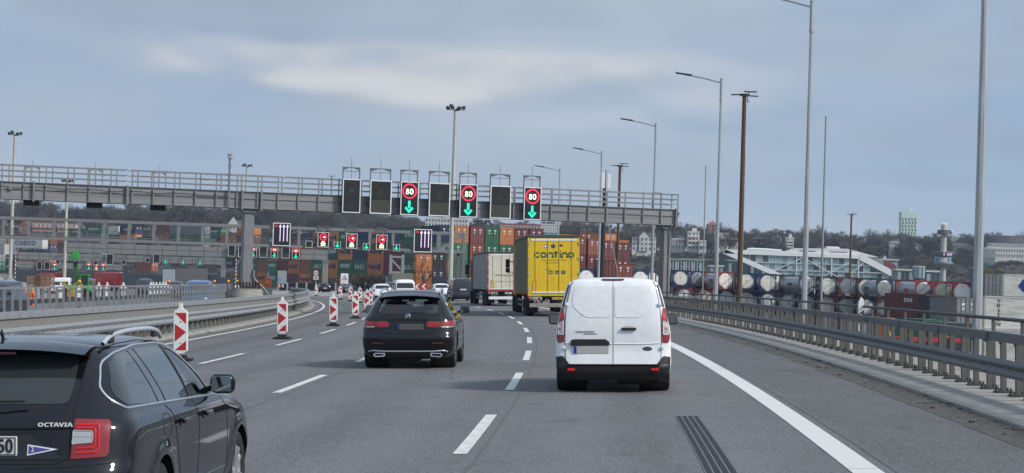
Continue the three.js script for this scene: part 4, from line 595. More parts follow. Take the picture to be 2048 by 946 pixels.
  { const pl = part('number_plate', [rbox(0.52, 0.115, 0.012, 0.005, 0, 0.82, -(S.ur(0.2, 0.82) - 0.012))], std(0.62, 0.62, 0.6, 0.4), o); part('plate_lettering', [letters('50', 0.08, 0.004, 0.8).translate(0.19, 0.822, -(S.ur(0.2, 0.82) - 0.0185)), letters('HH', 0.08, 0.004, 0.8).translate(-0.13, 0.822, -(S.ur(0.2, 0.82) - 0.0185))], MT.black, pl); part('plate_border', [extrude([[-0.252, 0.768], [0.252, 0.768], [0.252, 0.872], [-0.252, 0.872]], 0.002, 0, [[[-0.247, 0.773], [-0.247, 0.867], [0.247, 0.867], [0.247, 0.773]]]).translate(0, 0, -(S.ur(0.2, 0.82) - 0.0185))], MT.black, pl); }
  part('model_badge', [letters('OCTAVIA', 0.0235, 0.005, 1.5).translate(0, 0, 0).rotateY(0.04).translate(0.475, 0.944, -(S.ur(0.46, 0.94) - 0.006))], MT.white, o);
  { const pn = part('pennant_sticker', [patch([[0.32, 0.83], [0.32, 0.765], [0.5, 0.802]], (x, y) => S.rear(x, y, 0.0075), 2)], std(0.72, 0.72, 0.75, 0.5), o); part('pennant_field', [patch([[0.327, 0.822], [0.327, 0.774], [0.46, 0.801]], (x, y) => S.rear(x, y, 0.009), 2)], std(0.07, 0.06, 0.26, 0.5), pn); part('pennant_emblem', [tf(box(0.004, 0.036, 0.002), 0.352, 0.8, -(S.ur(0.35, 0.8) - 0.0105)), tf(box(0.014, 0.006, 0.002), 0.348, 0.815, -(S.ur(0.35, 0.8) - 0.0105)), tf(box(0.018, 0.008, 0.002), 0.352, 0.788, -(S.ur(0.35, 0.8) - 0.0105))], MT.white, pn); }
  part('rear_wiper', [tube([V(-0.05, 1.05, -0.12), V(0.1, 1.075, -0.125), V(0.28, 1.08, -0.145)], 0.008, 12, 5)], mats.trim, o);
  part('bumper_seam', [strip([[0.86, 0.72], [0.6, 0.70], [0.3, 0.69]], (x, y) => S.rear(x, y, -0.001), 0.004)], mats.seam, o);
  wellLiner(o, ax, wr + 0.042, 0.87);
  for (const a of ax) for (const s of [-1, 1]) { wheel(o, s * 0.785, a, wr, 0.215, 'spoke', 0.5); }
  const seat = (x, u) => [rbox(0.5, 0.62, 0.16, 0.06, x, 0.93, -u, -0.2), rbox(0.26, 0.18, 0.09, 0.04, x, 1.28, -u + 0.06, -0.15)];
  part('seat', [seat(-0.4, 2.05), seat(0.4, 2.05), rbox(1.3, 0.55, 0.16, 0.06, 0, 0.93, -1.15, -0.2)], mats.cabin, o); part('dashboard', [rbox(1.4, 0.24, 0.5, 0.08, 0, 0.9, -2.95)], mats.cabin, o);
  part('steering_wheel', [new THREE.TorusGeometry(0.18, 0.016, 8, 28).rotateX(-0.4).translate(-0.4, 0.96, -2.62)], mats.trim, o); part('load_cover', [box(1.25, 0.02, 0.75, 0, 0.985, -0.62)], mats.cabin, o);
  globalThis.octS = S;
}
// ---- black SUV ----
{
  const rows = [[0.19, 0.28, 4.4, 0.80, 0.5, 0.6], [0.28, 0.16, 4.52, 0.885, 0.5, 0.7], [0.40, 0.06, 4.62, 0.93, 0.48, 0.8], [0.52, 0.015, 4.66, 0.944, 0.46, 0.9], [0.62, 0.0, 4.66, 0.947, 0.46, 0.9], [0.72, 0.045, 4.62, 0.947, 0.48, 0.95], [0.84, 0.08, 4.55, 0.944, 0.5, 1.0], [0.95, 0.1, 4.4, 0.932, 0.52, 1.0], [1.02, 0.125, 4.1, 0.91, 0.52, 0.9], [1.08, 0.165, 3.5, 0.872, 0.52, 0.75], [1.16, 0.225, 3.25, 0.825, 0.52, 0.65], [1.28, 0.33, 3.0, 0.768, 0.52, 0.6], [1.40, 0.45, 2.72, 0.70, 0.52, 0.52], [1.48, 0.55, 2.52, 0.645, 0.5, 0.48], [1.53, 0.66, 2.36, 0.58, 0.46, 0.45], [1.565, 0.8, 2.2, 0.47, 0.4, 0.4], [1.59, 1.05, 1.95, 0.26, 0.25, 0.25], [1.594, 1.3, 1.6, 0.06, 0.1, 0.1]];
  const ax = [0.93, 3.8], wr = 0.36, S = skin({ rows, axles: ax, wr, nr: 3.6, nf: 2.5, flare: 0.018 });
  const o = thing('black_suv', 'black sport utility vehicle ahead in the middle lane, driving beside the striped delineators', 'car', vehPos(815, 40.4), vehQ(0.0265));
  const q1 = [[0.85, 1.42], [0.72, 1.3], [0.86, 1.15], [1.35, 1.145], [1.18, 1.46]], q2 = [[1.26, 1.465], [1.44, 1.145], [2.05, 1.14], [1.95, 1.48]], q3 = [[2.03, 1.48], [2.14, 1.14], [3.0, 1.12], [2.5, 1.41]];
  const rw = [[-0.52, 1.4], [0.52, 1.4], [0.60, 1.3], [0.615, 1.16], [0.56, 1.125], [-0.56, 1.125], [-0.615, 1.16], [-0.60, 1.3]];
  const tools = []; for (const a of ax) for (const s of [-1, 1]) tools.push(cyl(wr + 0.05, wr + 0.05, 0.5, 32, s * 0.9, wr, -a, 0, 0, Math.PI / 2));
  tools.push(S.body(20, [8, 8, 6], 0.06, 0.75, 1.54, 3.2));
  for (const q of [q1, q2, q3]) tools.push(extrude(soft(q, 0.04), 2.4).rotateY(Math.PI / 2).translate(-1.2, 0, 0));
  tools.push(extrude(soft(rw, 0.05), 0.7).translate(0, 0, -0.85), extrude(soft([[-0.58, 1.48], [0.58, 1.48], [0.7, 1.12], [-0.7, 1.12]], 0.05), 0.95).translate(0, 0, -3.45));
  part('body', cut(S.body(66, [16, 36, 10]), tools), mats.black, o);
  for (const s of [-1, 1]) {
    for (const q of [q1, q2, q3]) part('side_window', patch(soft(q, 0.04), (u, y) => S.side(u, y, s, -0.012), 3), mats.tint, o);
    part('window_trim', strip(soft([[0.86, 1.46], [0.66, 1.3], [0.82, 1.13], [3.08, 1.1], [2.5, 1.44], [1.95, 1.51], [1.3, 1.505]], 0.08), (u, y) => S.side(u, y, s, 0.002), 0.011, true, 6), mats.chromeSoft, o);
    parts('door_seam', [strip([[1.38, 1.1], [1.5, 0.8], [1.62, 0.4]], (u, y) => S.side(u, y, s, -0.001), 0.004), strip([[2.12, 1.1], [2.2, 0.8], [2.2, 0.4]], (u, y) => S.side(u, y, s, -0.001), 0.004)], mats.seam, o);
    for (const u of [1.62, 2.42]) part('door_handle', [rbox(0.03, 0.034, 0.2, 0.014, s * (S.x(u, 0.98) + 0.026), 0.98, -u)], mats.black, o);
    mirror(o, s, 0.88, 1.16, 2.78, mats.black, 1.08);
    part('roof_rail', [tube([V(s * 0.6, 1.52, -0.7), V(s * 0.61, 1.57, -0.85), V(s * 0.61, 1.6, -1.2), V(s * 0.59, 1.6, -1.9), V(s * 0.56, 1.53, -2.35)], 0.02, 30, 8)], mats.chromeSoft, o);
    const lm = (pts, off, m, nm, lv = 3, par = o) => part(nm, [patch(pts, (t, y) => { const x = t; if (x < 0.88) return V(s * x, y, -(S.ur(x, y) - off)); const u = S.ur(0.88, y) + (x - 0.88) * 2.2; return V(s * (S.x(u, y) + off), y, -u); }, lv)], m, par);
    const L1 = lm(soft([[0.37, 0.86], [0.385, 0.93], [0.43, 0.965], [0.66, 0.955], [0.98, 0.985], [0.99, 0.90], [0.9, 0.835], [0.66, 0.838], [0.42, 0.845]], 0.02), 0.007, mats.redLamp, 'rear_lamp', 4);
    lm(soft([[0.68, 0.835], [0.9, 0.835], [0.88, 0.862], [0.68, 0.86]], 0.01), 0.0095, mats.clearLamp, 'clear_lens', 2, L1);
    lm([[0.66, 0.955], [0.668, 0.955], [0.668, 0.838], [0.66, 0.838]], 0.0098, MT.black, 'lamp_split', 1, L1);
    part('light_guide', [strip([[0.43, 0.905], [0.62, 0.9]], (x, y) => V(s * x, y, -(S.ur(x, y) - 0.01)), 0.009), strip([[0.72, 0.905], [0.84, 0.925]], (x, y) => V(s * x, y, -(S.ur(x, y) - 0.01)), 0.012)], mats.redGlow, L1);
    part('reflector', [strip([[0.5, 0.515], [0.72, 0.52]], (x, y) => V(s * x, y, -(S.ur(x, y) - 0.004)), 0.011)], mats.redLamp, o);
    part('exhaust', [extrude(soft([[s * 0.46, 0.32], [s * 0.68, 0.315], [s * 0.7, 0.27], [s * 0.66, 0.238], [s * 0.47, 0.25]], 0.02), 0.06, 0.004, [soft([[s * 0.485, 0.305], [s * 0.665, 0.302], [s * 0.68, 0.272], [s * 0.65, 0.255], [s * 0.49, 0.265]], 0.015)]).translate(0, 0, -0.14)], mats.chromeSoft, o);
  }
  part('rear_window', patch(soft(rw, 0.05), (x, y) => S.rear(x, y, -0.012), 4), mats.tint, o); part('windscreen', patch(soft([[-0.56, 1.47], [0.56, 1.47], [0.69, 1.13], [-0.69, 1.13]], 0.05), (x, y) => S.front(x, y, -0.03), 3), mats.tint, o);
  part('roof_spoiler', [grid(20, 8, (a, b) => { const x = -0.62 + 1.24 * a, e = Math.abs(x / 0.62); return V(x, 1.475 + 0.06 * Math.sin(Math.min(1, b) * 1.57) - 0.045 * e ** 2.5, -(0.34 + 0.1 * e ** 3 + b * 0.4)); }), grid(20, 4, (a, b) => { const x = -0.62 + 1.24 * a, e = Math.abs(x / 0.62); return V(x, 1.475 - 0.045 * e ** 2.5 - 0.035 * b, -(0.34 + 0.1 * e ** 3 + b * 0.25)); })], mats.black, o);
  parts('tailgate_seam', [strip([[0.64, 1.4], [0.70, 1.2], [0.72, 0.99]], (x, y) => S.rear(x, y), 0.005), strip([[-0.64, 1.4], [-0.70, 1.2], [-0.72, 0.99]], (x, y) => S.rear(x, y), 0.005), strip([[0.62, 0.835], [0.6, 0.64], [0.55, 0.59], [-0.55, 0.59], [-0.6, 0.64], [-0.62, 0.835]], (x, y) => S.rear(x, y), 0.005)], mats.seam, o);
  parts('plate_ledge', [strip([[-0.4, 0.995], [0.4, 0.995]], (x, y) => S.rear(x, y, 0.006), 0.014), strip([[-0.5, 0.715], [0.5, 0.715]], (x, y) => S.rear(x, y, 0.0), 0.012)], mats.black, o);
  const pl = part('number_plate', [rbox(0.52, 0.12, 0.012, 0.004, 0.06, 0.85, -(S.ur(0, 0.85) - 0.02))], std(0.09, 0.086, 0.084, 0.5), o); part('country_strip', [box(0.04, 0.105, 0.004, -0.175, 0.85, -(S.ur(0, 0.85) - 0.028))], mats.blue, pl);
  { const e = part('emblem', [new THREE.TorusGeometry(0.047, 0.007, 8, 28).translate(0, 1.06, -(S.ur(0, 1.06) - 0.012))], mats.chromeSoft, o); const st = []; for (let i = 0; i < 3; i++) { const a = i * 2.0944; st.push(extrude([[-0.011, 0], [0.011, 0], [0, 0.046]], 0.006).rotateZ(a).translate(0, 1.06, -(S.ur(0, 1.06) - 0.01))); } part('star', st, mats.chromeSoft, e); }
  part('bumper_trim', [strip([[-0.8, 0.345], [-0.72, 0.37], [-0.45, 0.355], [0.45, 0.355], [0.72, 0.37], [0.8, 0.345]], (x, y) => S.rear(x, y, 0.0), 0.016, false, 6)], mats.chromeSoft, o);
  part('diffuser', [patch([[-0.78, 0.33], [0.78, 0.33], [0.72, 0.2], [-0.72, 0.2]], (x, y) => S.rear(x, y, 0.006), 3)], mats.trim, o); part('silencer', [rbox(0.5, 0.12, 0.3, 0.05, 0, 0.2, -0.55), rbox(0.24, 0.1, 0.2, 0.04, -0.35, 0.16, -0.7)], MT.darkSteel, o);
  part('rear_wiper', [tube([V(0, 1.12, -0.19), V(0.14, 1.135, -0.195), V(0.3, 1.14, -0.21)], 0.009, 10, 5)], mats.trim, o);
  part('load', [rbox(0.24, 0.22, 0.2, 0.07, -0.36, 1.17, -1.0)], std(0.35, 0.05, 0.04, 0.8), o, 'red bag behind the rear window'); part('load', [rbox(0.3, 0.26, 0.2, 0.08, -0.08, 1.16, -1.05)], std(0.03, 0.06, 0.16, 0.8), o, 'blue bag behind the rear window');
  part('seat', [rbox(0.46, 0.6, 0.16, 0.06, -0.4, 1.05, -2.1, -0.2), rbox(0.46, 0.6, 0.16, 0.06, 0.4, 1.05, -2.1, -0.2), rbox(0.26, 0.18, 0.09, 0.04, 0.4, 1.4, -2.04), rbox(0.26, 0.18, 0.09, 0.04, -0.4, 1.4, -2.04), rbox(1.3, 0.5, 0.16, 0.06, 0, 1.0, -1.25, -0.2), rbox(0.24, 0.16, 0.08, 0.04, 0.36, 1.28, -1.2)], mats.cabin, o);
  wellLiner(o, ax, wr + 0.047, 0.9); for (const a of ax) for (const s of [-1, 1]) wheel(o, s * 0.805, a, wr, 0.25, 'spoke', 0.2);
}
// ---------- white delivery van ----------
{
  const rows = [[0.22, 0.10, 4.2, 0.80, 0.4, 0.6], [0.30, 0.03, 4.32, 0.89, 0.35, 0.7], [0.42, 0.0, 4.4, 0.922, 0.32, 0.8], [0.52, 0.02, 4.42, 0.928, 0.28, 0.85], [0.70, 0.06, 4.38, 0.928, 0.22, 0.9], [0.85, 0.072, 4.3, 0.925, 0.2, 0.95], [0.98, 0.08, 4.1, 0.918, 0.2, 0.95], [1.08, 0.09, 3.7, 0.898, 0.2, 0.8], [1.18, 0.105, 3.4, 0.874, 0.2, 0.7], [1.32, 0.13, 3.2, 0.845, 0.2, 0.62], [1.48, 0.165, 2.95, 0.81, 0.2, 0.55], [1.62, 0.2, 2.7, 0.772, 0.2, 0.5], [1.70, 0.225, 2.52, 0.742, 0.2, 0.45], [1.76, 0.26, 2.35, 0.70, 0.22, 0.42], [1.80, 0.31, 2.15, 0.62, 0.22, 0.4], [1.825, 0.4, 1.9, 0.48, 0.2, 0.3], [1.838, 0.6, 1.6, 0.25, 0.15, 0.2], [1.84, 0.8, 1.4, 0.06, 0.1, 0.1]];
  const ax = [0.86, 3.52], wr = 0.325, S = skin({ rows, axles: ax, wr, nr: 4.6, nf: 2.5, flare: 0.016 });
  const o = thing('delivery_van', 'white delivery van with closed rear doors in the right lane, nearest vehicle ahead', 'van', vehPos(1226, 31.9), vehQ(0.05));
  const tools = []; for (const a of ax) for (const s of [-1, 1]) tools.push(cyl(wr + 0.05, wr + 0.05, 0.5, 32, s * 0.9, wr, -a, 0, 0, Math.PI / 2));
  part('body', cut(S.body(70, [20, 34, 10]), tools), mats.white, o);
  const rm = (off) => (x, y) => S.rear(x, y, off);
  // two rear doors, each a raised skin over the body, the left one carrying the plate
  const dx = (y) => y > 1.1 ? 0.765 - (y - 1.1) * 0.13 : 0.765;
  for (const s of [-1, 1]) {
    const e = 0.004, door = part('rear_door', [patch(soft([[s * e, 0.445], [s * 0.7, 0.45], [s * 0.755, 0.53], [s * 0.765, 0.8], [s * 0.76, 1.1], [s * 0.74, 1.4], [s * 0.675, 1.7], [s * 0.64, 1.765, 0.03], [s * e, 1.785]], 0.02), rm(0.008), 5)], mats.white, o);
    // pressed field: raised edge round a flat panel
    const fld = soft([[s * 0.03, 1.2], [s * 0.44, 1.2], [s * 0.63, 1.36], [s * 0.645, 1.5], [s * 0.6, 1.685], [s * 0.03, 1.695]], 0.06);
    part('pressed_panel', [patch(fld, rm(0.014), 4)], mats.white, door);
    part('panel_edge', [strip(fld.filter(([x]) => Math.abs(x) > 0.04), rm(0.009), 0.007, false, 6)], mats.white, door);
    part('door_crease', [strip([[s * 0.02, 0.775], [s * 0.5, 0.775], [s * 0.75, 0.79]], rm(0.0085), 0.01, false, 6)], mats.white, door);
    for (const y of [0.715, 1.405]) part('hinge', [rbox(0.05, 0.055, 0.04, 0.012, s * (dx(y) + 0.02), y, -(S.ur(dx(y), y) - 0.028))], mats.white, door);
    parts('door_gap', [strip([[s * 0.755, 0.53], [s * 0.767, 0.8], [s * 0.763, 1.1], [s * 0.744, 1.4], [s * 0.68, 1.7], [s * 0.645, 1.77]], rm(0.002), 0.008)], mats.seam, o);
    // rear lamps: tall, red - clear - red
    const lm = (x, y) => { const k = Math.min(0.998, Math.abs(x) / S.w(y)); return V(Math.sign(x) * k * S.w(y), y, -(S.ur(k * S.w(y), y) - 0.012)); };
    const edge = (y) => S.w(y) * 0.985;
    const L = part('rear_lamp', [patch(soft([[s * 0.80, 1.36], [s * 0.845, 1.34], [s * edge(1.1), 1.1], [s * edge(0.85), 0.88], [s * edge(0.8) * 0.97, 0.79], [s * 0.785, 0.80], [s * 0.775, 1.0], [s * 0.78, 1.2]], 0.02), lm, 4)], mats.redLamp, o);
    part('clear_lens', [patch(soft([[s * 0.8, 1.14], [s * 0.865, 1.10], [s * 0.88, 0.93], [s * 0.80, 0.925]], 0.015), (x, y) => { const p = lm(x, y); p.z += 0.005; return p; }, 3)], mats.clearLamp, L);
    part('lens_rim', [strip([[s * 0.8, 1.14], [s * 0.865, 1.10], [s * 0.88, 0.93], [s * 0.80, 0.925]], (x, y) => { const p = lm(x, y); p.z += 0.006; return p; }, 0.008, true)], frameWhite, L);
    part('indicator', [sph(0.028, s * 0.84, 1.02, -(S.ur(0.84, 1.02) - 0.01), 1, 1, 0.5)], std(0.5, 0.2, 0.05, 0.3), L);
    part('lit_stop_lamp', [patch(soft([[s * 0.795, 1.27], [s * 0.84, 1.26], [s * 0.85, 1.18], [s * 0.795, 1.19]], 0.02), (x, y) => { const p = lm(x, y); p.z += 0.004; return p; }, 2)], mats.redGlow, L);
    part('pillar_strip', [patch(soft([[s * 0.70, 1.72], [s * 0.725, 1.72], [s * edge(1.37), 1.365], [s * 0.785, 1.365], [s * 0.775, 1.45]], 0.01), lm, 4)], mats.trim, o);
    // bumper corners reach up beside the doors
    part('bumper_corner', [patch(soft([[s * 0.70, 0.46], [s * 0.80, 0.585], [s * 0.915, 0.57], [s * 0.9, 0.225], [s * 0.7, 0.225]], 0.02), (x, y) => { const k = Math.min(0.997, Math.abs(x) / S.w(y)); return V(s * k * S.w(y), y, -(S.ur(k * S.w(y), y) - 0.02)); }, 4)], mats.trim, o);
    part('reflector', [rbox(0.12, 0.036, 0.02, 0.006, s * 0.665, 0.372 + (s > 0 ? 0.004 : 0), 0.05)], mats.redGlow, o);
    mirror(o, s, 0.83, 1.12, 2.75, mats.trim, 1.25);
    part('side_window', [patch(soft([[2.0, 1.15], [2.95, 1.12], [2.6, 1.55], [2.0, 1.58]], 0.05), (u, y) => S.side(u, y, s, 0.004), 3)], mats.glass, o);
    part('slide_rail', [strip([[0.35, 1.0], [1.9, 1.0]], (u, y) => S.side(u, y, s, 0.004), 0.012)], mats.trim, o);
    part('mud_flap', [box(0.2, 0.2, 0.012, s * 0.8, 0.26, -0.42)], MT.rubber, o);
  }
  part('windscreen', [patch(soft([[-0.66, 1.62], [0.66, 1.62], [0.75, 1.2], [-0.75, 1.2]], 0.06), (x, y) => S.front(x, y, 0.004), 3)], mats.glass, o);
  part('bumper', [grid(40, 8, (a, b) => { const x = -0.88 + 1.76 * a, y = 0.2 + 0.255 * b, e = 1 - Math.abs(b * 2 - 1) ** 4; return V(x, y, -(S.ur(Math.min(Math.abs(x), S.w(y) * 0.99), y) - 0.028 - 0.02 * e)); }), box(1.5, 0.012, 0.1, 0, 0.452, 0.02)], mats.trim, o);
  part('door_seam', [box(0.009, 1.34, 0.004, 0, 1.115, 0), ].map((g) => strip([[0, 0.446], [0, 1.0], [0, 1.4], [0, 1.785]], rm(0.009), 0.0045)), mats.seam, o);
  part('brake_light', [patch(soft([[-0.19, 1.813], [0.19, 1.813], [0.15, 1.79], [-0.15, 1.79]], 0.01), rm(0.03), 2), rbox(0.36, 0.02, 0.05, 0.008, 0, 1.806, -0.31)], mats.darkRed, o);
  part('plate_shroud', [extrude(soft([[-0.68, 0.755], [-0.66, 0.84], [-0.59, 0.845], [-0.12, 0.845], [-0.06, 0.80], [-0.06, 0.76]], 0.015), 0.035, 0.006).translate(0, 0, -(S.ur(0.4, 0.8) - 0.005))], mats.trim, o);
  { const pl = part('number_plate', [rbox(0.56, 0.125, 0.012, 0.005, -0.35, 0.68, -(S.ur(0.35, 0.68) - 0.02))], mats.plate, o); part('country_strip', [box(0.045, 0.115, 0.004, -0.605, 0.68, -(S.ur(0.35, 0.68) - 0.028))], mats.blue, pl); }
  part('door_handle', [rbox(0.24, 0.042, 0.045, 0.018, 0.25, 1.015, -(S.ur(0.25, 1.015) - 0.03))], mats.trim, o); part('handle_recess', [patch(soft([[0.14, 1.0], [0.36, 1.0], [0.34, 1.05], [0.25, 1.068], [0.16, 1.05]], 0.03), rm(0.0095), 2)], std(0.5, 0.5, 0.5, 0.5), o);
  parts('model_badge', [letters('TRANSIT', 0.028, 0.004, 1.9).translate(-0.45, 0.968, -(S.ur(0.45, 0.968) - 0.01)), letters('CONNECT', 0.019, 0.004, 1.7).translate(-0.36, 0.936, -(S.ur(0.4, 0.93) - 0.01))], std(0.22, 0.23, 0.25, 0.4, 0.5), o);
  { const e = part('emblem', [sph(0.075, 0.545, 0.7, -(S.ur(0.54, 0.7) - 0.01), 1, 0.42, 0.14, 24)], std(0.012, 0.014, 0.03, 0.2), o); part('emblem_script', [letters('Ford', 0.026, 0.003, 1.2).translate(0.545, 0.7, -(S.ur(0.54, 0.7) - 0.021))], MT.chrome, e); part('emblem_rim', [new THREE.TorusGeometry(0.075, 0.004, 6, 36).scale(1, 0.44, 1).translate(0.545, 0.7, -(S.ur(0.54, 0.7) - 0.012))], MT.chrome, e); }
  part('underside', [rbox(1.3, 0.14, 0.4, 0.05, 0, 0.235, -0.75), rbox(0.5, 0.16, 0.3, 0.06, 0.3, 0.2, -0.5)], MT.black, o);
  wellLiner(o, ax, wr + 0.047, 0.9); for (const a of ax) for (const s of [-1, 1]) wheel(o, s * 0.80, a, wr, 0.225, 'steel', 0.2);
}
// ---------- lorries ----------
const flagsTex = ctex(1024, 1320, (g, W, H) => {
  g.fillStyle = '#e0b91e'; g.fillRect(0, 0, W, H);
  for (let i = 0; i < 500; i++) { g.fillStyle = `rgba(${rnd() < 0.5 ? '90,80,20' : '255,245,150'},${rnd(0.01, 0.05)})`; g.fillRect(rnd(0, W), rnd(0, H), rnd(2, 40), rnd(20, 240)); }
  g.fillStyle = 'rgba(110,95,20,0.22)'; for (const x of [88, 200, 300, 400, 620, 720, 820, 930]) g.fillRect(x, 0, 5, H);
  const disc = (x, f) => { g.save(); g.beginPath(); g.arc(x, 190, 50, 0, 7); g.clip(); f(x); g.restore(); };
  disc(350, (x) => { g.fillStyle = '#a8332c'; g.fillRect(x - 60, 130, 120, 120); g.fillStyle = '#eee'; g.fillRect(x - 18, 130, 18, 120); g.fillRect(x - 60, 181, 120, 18); });
  disc(500, (x) => { g.fillStyle = '#34406e'; g.fillRect(x - 60, 130, 120, 120); g.fillStyle = '#c9b03a'; for (let i = 0; i < 12; i++) g.fillRect(x + 32 * Math.cos(i * 0.5236) - 3, 190 + 32 * Math.sin(i * 0.5236) - 3, 6, 6); });
  disc(652, (x) => { g.fillStyle = '#2a2420'; g.fillRect(x - 60, 130, 120, 45); g.fillStyle = '#9d2f26'; g.fillRect(x - 60, 170, 120, 36); g.fillStyle = '#e6c63a'; g.fillRect(x - 60, 206, 120, 45); });
  // rounded stencil lettering
  const G = '#174d3a', y = 400, r = 52, lw = 40; g.strokeStyle = G; g.lineWidth = lw; g.lineCap = 'butt';
  const arc = (x, a, b) => { g.beginPath(); g.arc(x, y, r, a, b); g.stroke(); }, ln = (x0, y0, x1, y1) => { g.beginPath(); g.moveTo(x0, y0); g.lineTo(x1, y1); g.stroke(); };
  const gap = 0.09; const o = (x) => { arc(x, Math.PI + gap, 2 * Math.PI - gap); arc(x, gap, Math.PI - gap); }, n = (x) => { arc(x, Math.PI, 2 * Math.PI); ln(x - r, y + 8, x - r, y + 72); ln(x + r, y + 8, x + r, y + 72); };
  arc(162, Math.PI + gap, Math.PI * 1.78); arc(162, Math.PI * 0.22, Math.PI - gap); o(296); n(438); ln(552, 306, 552, y + 66); ln(508, 346, 600, 346); ln(643, 352, 643, 472); g.beginPath(); g.fillStyle = G; g.arc(643, 312, 21, 0, 7); g.fill(); n(738); o(876);
  g.fillStyle = '#3c4526'; g.font = 'italic bold 50px sans-serif'; g.textAlign = 'center'; g.fillText('Your logistics partner', 512, 540); g.fillText('- just better!', 470, 604);
  for (const [x, t] of [[446, 'dk'], [580, 'in'], [710, 'f']]) { g.fillStyle = '#1f4f49'; g.fillRect(x - 44, 770, 88, 88); text(g, t, x, 816, 62, '#e0b91e'); }
  g.strokeStyle = '#1f4f49'; g.lineWidth = 14; g.beginPath(); g.moveTo(350, 760); g.quadraticCurveTo(370, 722, 430, 730); g.stroke();
  g.strokeStyle = '#5a4d10'; g.lineWidth = 4; g.strokeRect(400, 950, 80, 110); g.strokeRect(606, 950, 80, 110);
});
const creamTex = ctex(768, 1024, (g, W, H) => {
  g.fillStyle = '#d6cfbb'; g.fillRect(0, 0, W, H); for (let i = 0; i < 260; i++) { g.fillStyle = `rgba(90,80,60,${rnd(0.01, 0.05)})`; g.fillRect(rnd(0, W), rnd(0, H), rnd(2, 50), rnd(20, 160)); }
  g.fillStyle = '#222'; g.font = 'italic bold 76px sans-serif'; g.textAlign = 'left'; g.fillText('Alfons', 400, 560); g.font = 'italic bold 66px sans-serif'; g.fillText('Wellpappenfabrik', 130, 630); g.fillStyle = '#7a7468'; g.fillRect(150, 640, 520, 4); g.font = '30px sans-serif'; g.fillText('GmbH', 390, 676); g.fillStyle = '#5d4b3f'; g.font = 'bold 46px sans-serif'; g.fillText('Verpackungen und Displays', 145, 806); g.fillStyle = '#777'; g.font = '26px sans-serif'; g.fillText('www', 330, 850); g.fillStyle = '#222'; g.font = 'bold 60px sans-serif'; g.fillText('31', 120, 1000);
});
function lorry(name, label, px, d, sl, h, doorTex, sideMat, accent, cabMat) {
  const o = thing(name, label, 'lorry', vehPos(px, d), vehQ(sl)), W = 2.55, L = 13.6, y0 = 1.12, m = (t) => new THREE.MeshStandardMaterial({ map: t, roughness: 0.5 });
  const doorM = m(doorTex), H = h - y0 - 0.16;
  part('curtain_side', [grid(80, 6, (a, b) => V(-W / 2 - 0.012 * Math.sin(a * 90) * Math.sin(b * 3.14), y0 + 0.02 + (H + 0.02) * b, -0.06 - (L - 0.1) * (1 - a)))], sideMat, o); part('curtain_side', [grid(80, 6, (a, b) => V(W / 2 + 0.012 * Math.sin(a * 90) * Math.sin(b * 3.14), y0 + 0.02 + (H + 0.02) * b, -0.06 - (L - 0.1) * a))], sideMat, o);
  part('roof', [rbox(W + 0.04, 0.16, L, 0.03, 0, h - 0.08, -L / 2), ], std(0.06, 0.06, 0.058, 0.7), o); part('front_wall', [box(W - 0.05, H, 0.05, 0, y0 + H / 2, -L + 0.05)], sideMat, o);
  part('rear_frame', [box(0.07, H + 0.04, 0.1, -W / 2 + 0.035, y0 + H / 2, -0.05), box(0.07, H + 0.04, 0.1, W / 2 - 0.035, y0 + H / 2, -0.05), box(W, 0.12, 0.12, 0, y0 - 0.05, -0.06)], accent, o);
  part('top_bar', [box(W - 0.3, 0.1, 0.02, 0, h - 0.24, 0.015)], MT.white, o); part('lower_bar', [box(W - 0.4, 0.07, 0.02, 0, y0 + 0.07, 0.02)], MT.white, o);
  for (const s of [0, 1]) { const g = new THREE.PlaneGeometry(W / 2 - 0.075, H - 0.02), uv = g.attributes.uv; for (let i = 0; i < 4; i++) uv.setX(i, uv.getX(i) * 0.5 + s * 0.5); const D = part('rear_door', [g.translate((s ? 1 : -1) * (W / 4 - 0.034), y0 + H / 2, 0.004), box(W / 2 - 0.08, H - 0.03, 0.04, (s ? 1 : -1) * (W / 4 - 0.034), y0 + H / 2, -0.02).deleteAttribute('uv')], doorM, o);
    for (const k of [0.28, 0.9]) part('lock_bar', [cyl(0.014, 0.014, H, 8, (s ? 1 : -1) * k, y0 + H / 2, 0.022)], doorTex === flagsTex ? std(0.6, 0.47, 0.04, 0.5) : std(0.5, 0.48, 0.42, 0.5), D);
    for (let i = 0; i < 4; i++) part('hinge', [rbox(0.09, 0.13, 0.05, 0.015, (s ? 1 : -1) * (W / 2 - 0.02), y0 + 0.25 + i * (H - 0.5) / 3, 0.02)], MT.galvLight, D);
    part('reflector_panel', [box(0.17, 0.55, 0.008, (s ? 1 : -1) * 0.96, y0 + 0.36, 0.012)], std(0.75, 0.5, 0.03, 0.4), D); part('reflector_border', [extrude([[-0.1, -0.29], [0.1, -0.29], [0.1, 0.29], [-0.1, 0.29]], 0.006, 0, [[[-0.075, -0.265], [-0.075, 0.265], [0.075, 0.265], [0.075, -0.265]]]).translate((s ? 1 : -1) * 0.96, y0 + 0.36, 0.014)], redM, D); }
  part('chassis', [box(0.12, 0.25, L - 1, -0.45, y0 - 0.24, -L / 2), box(0.12, 0.25, L - 1, 0.45, y0 - 0.24, -L / 2), box(W - 0.1, 0.1, 0.1, 0, y0 - 0.2, -0.3)], MT.black, o);
  part('underrun_bar', [rbox(W - 0.15, 0.2, 0.1, 0.02, 0, 0.55, -0.06)], doorTex === flagsTex ? std(0.32, 0.3, 0.26, 0.7, 0, { map: blotT }) : MT.white, o); part('bracket', [box(0.1, 0.6, 0.1, -0.6, 0.8, -0.12), box(0.1, 0.6, 0.1, 0.6, 0.8, -0.12)], MT.black, o);
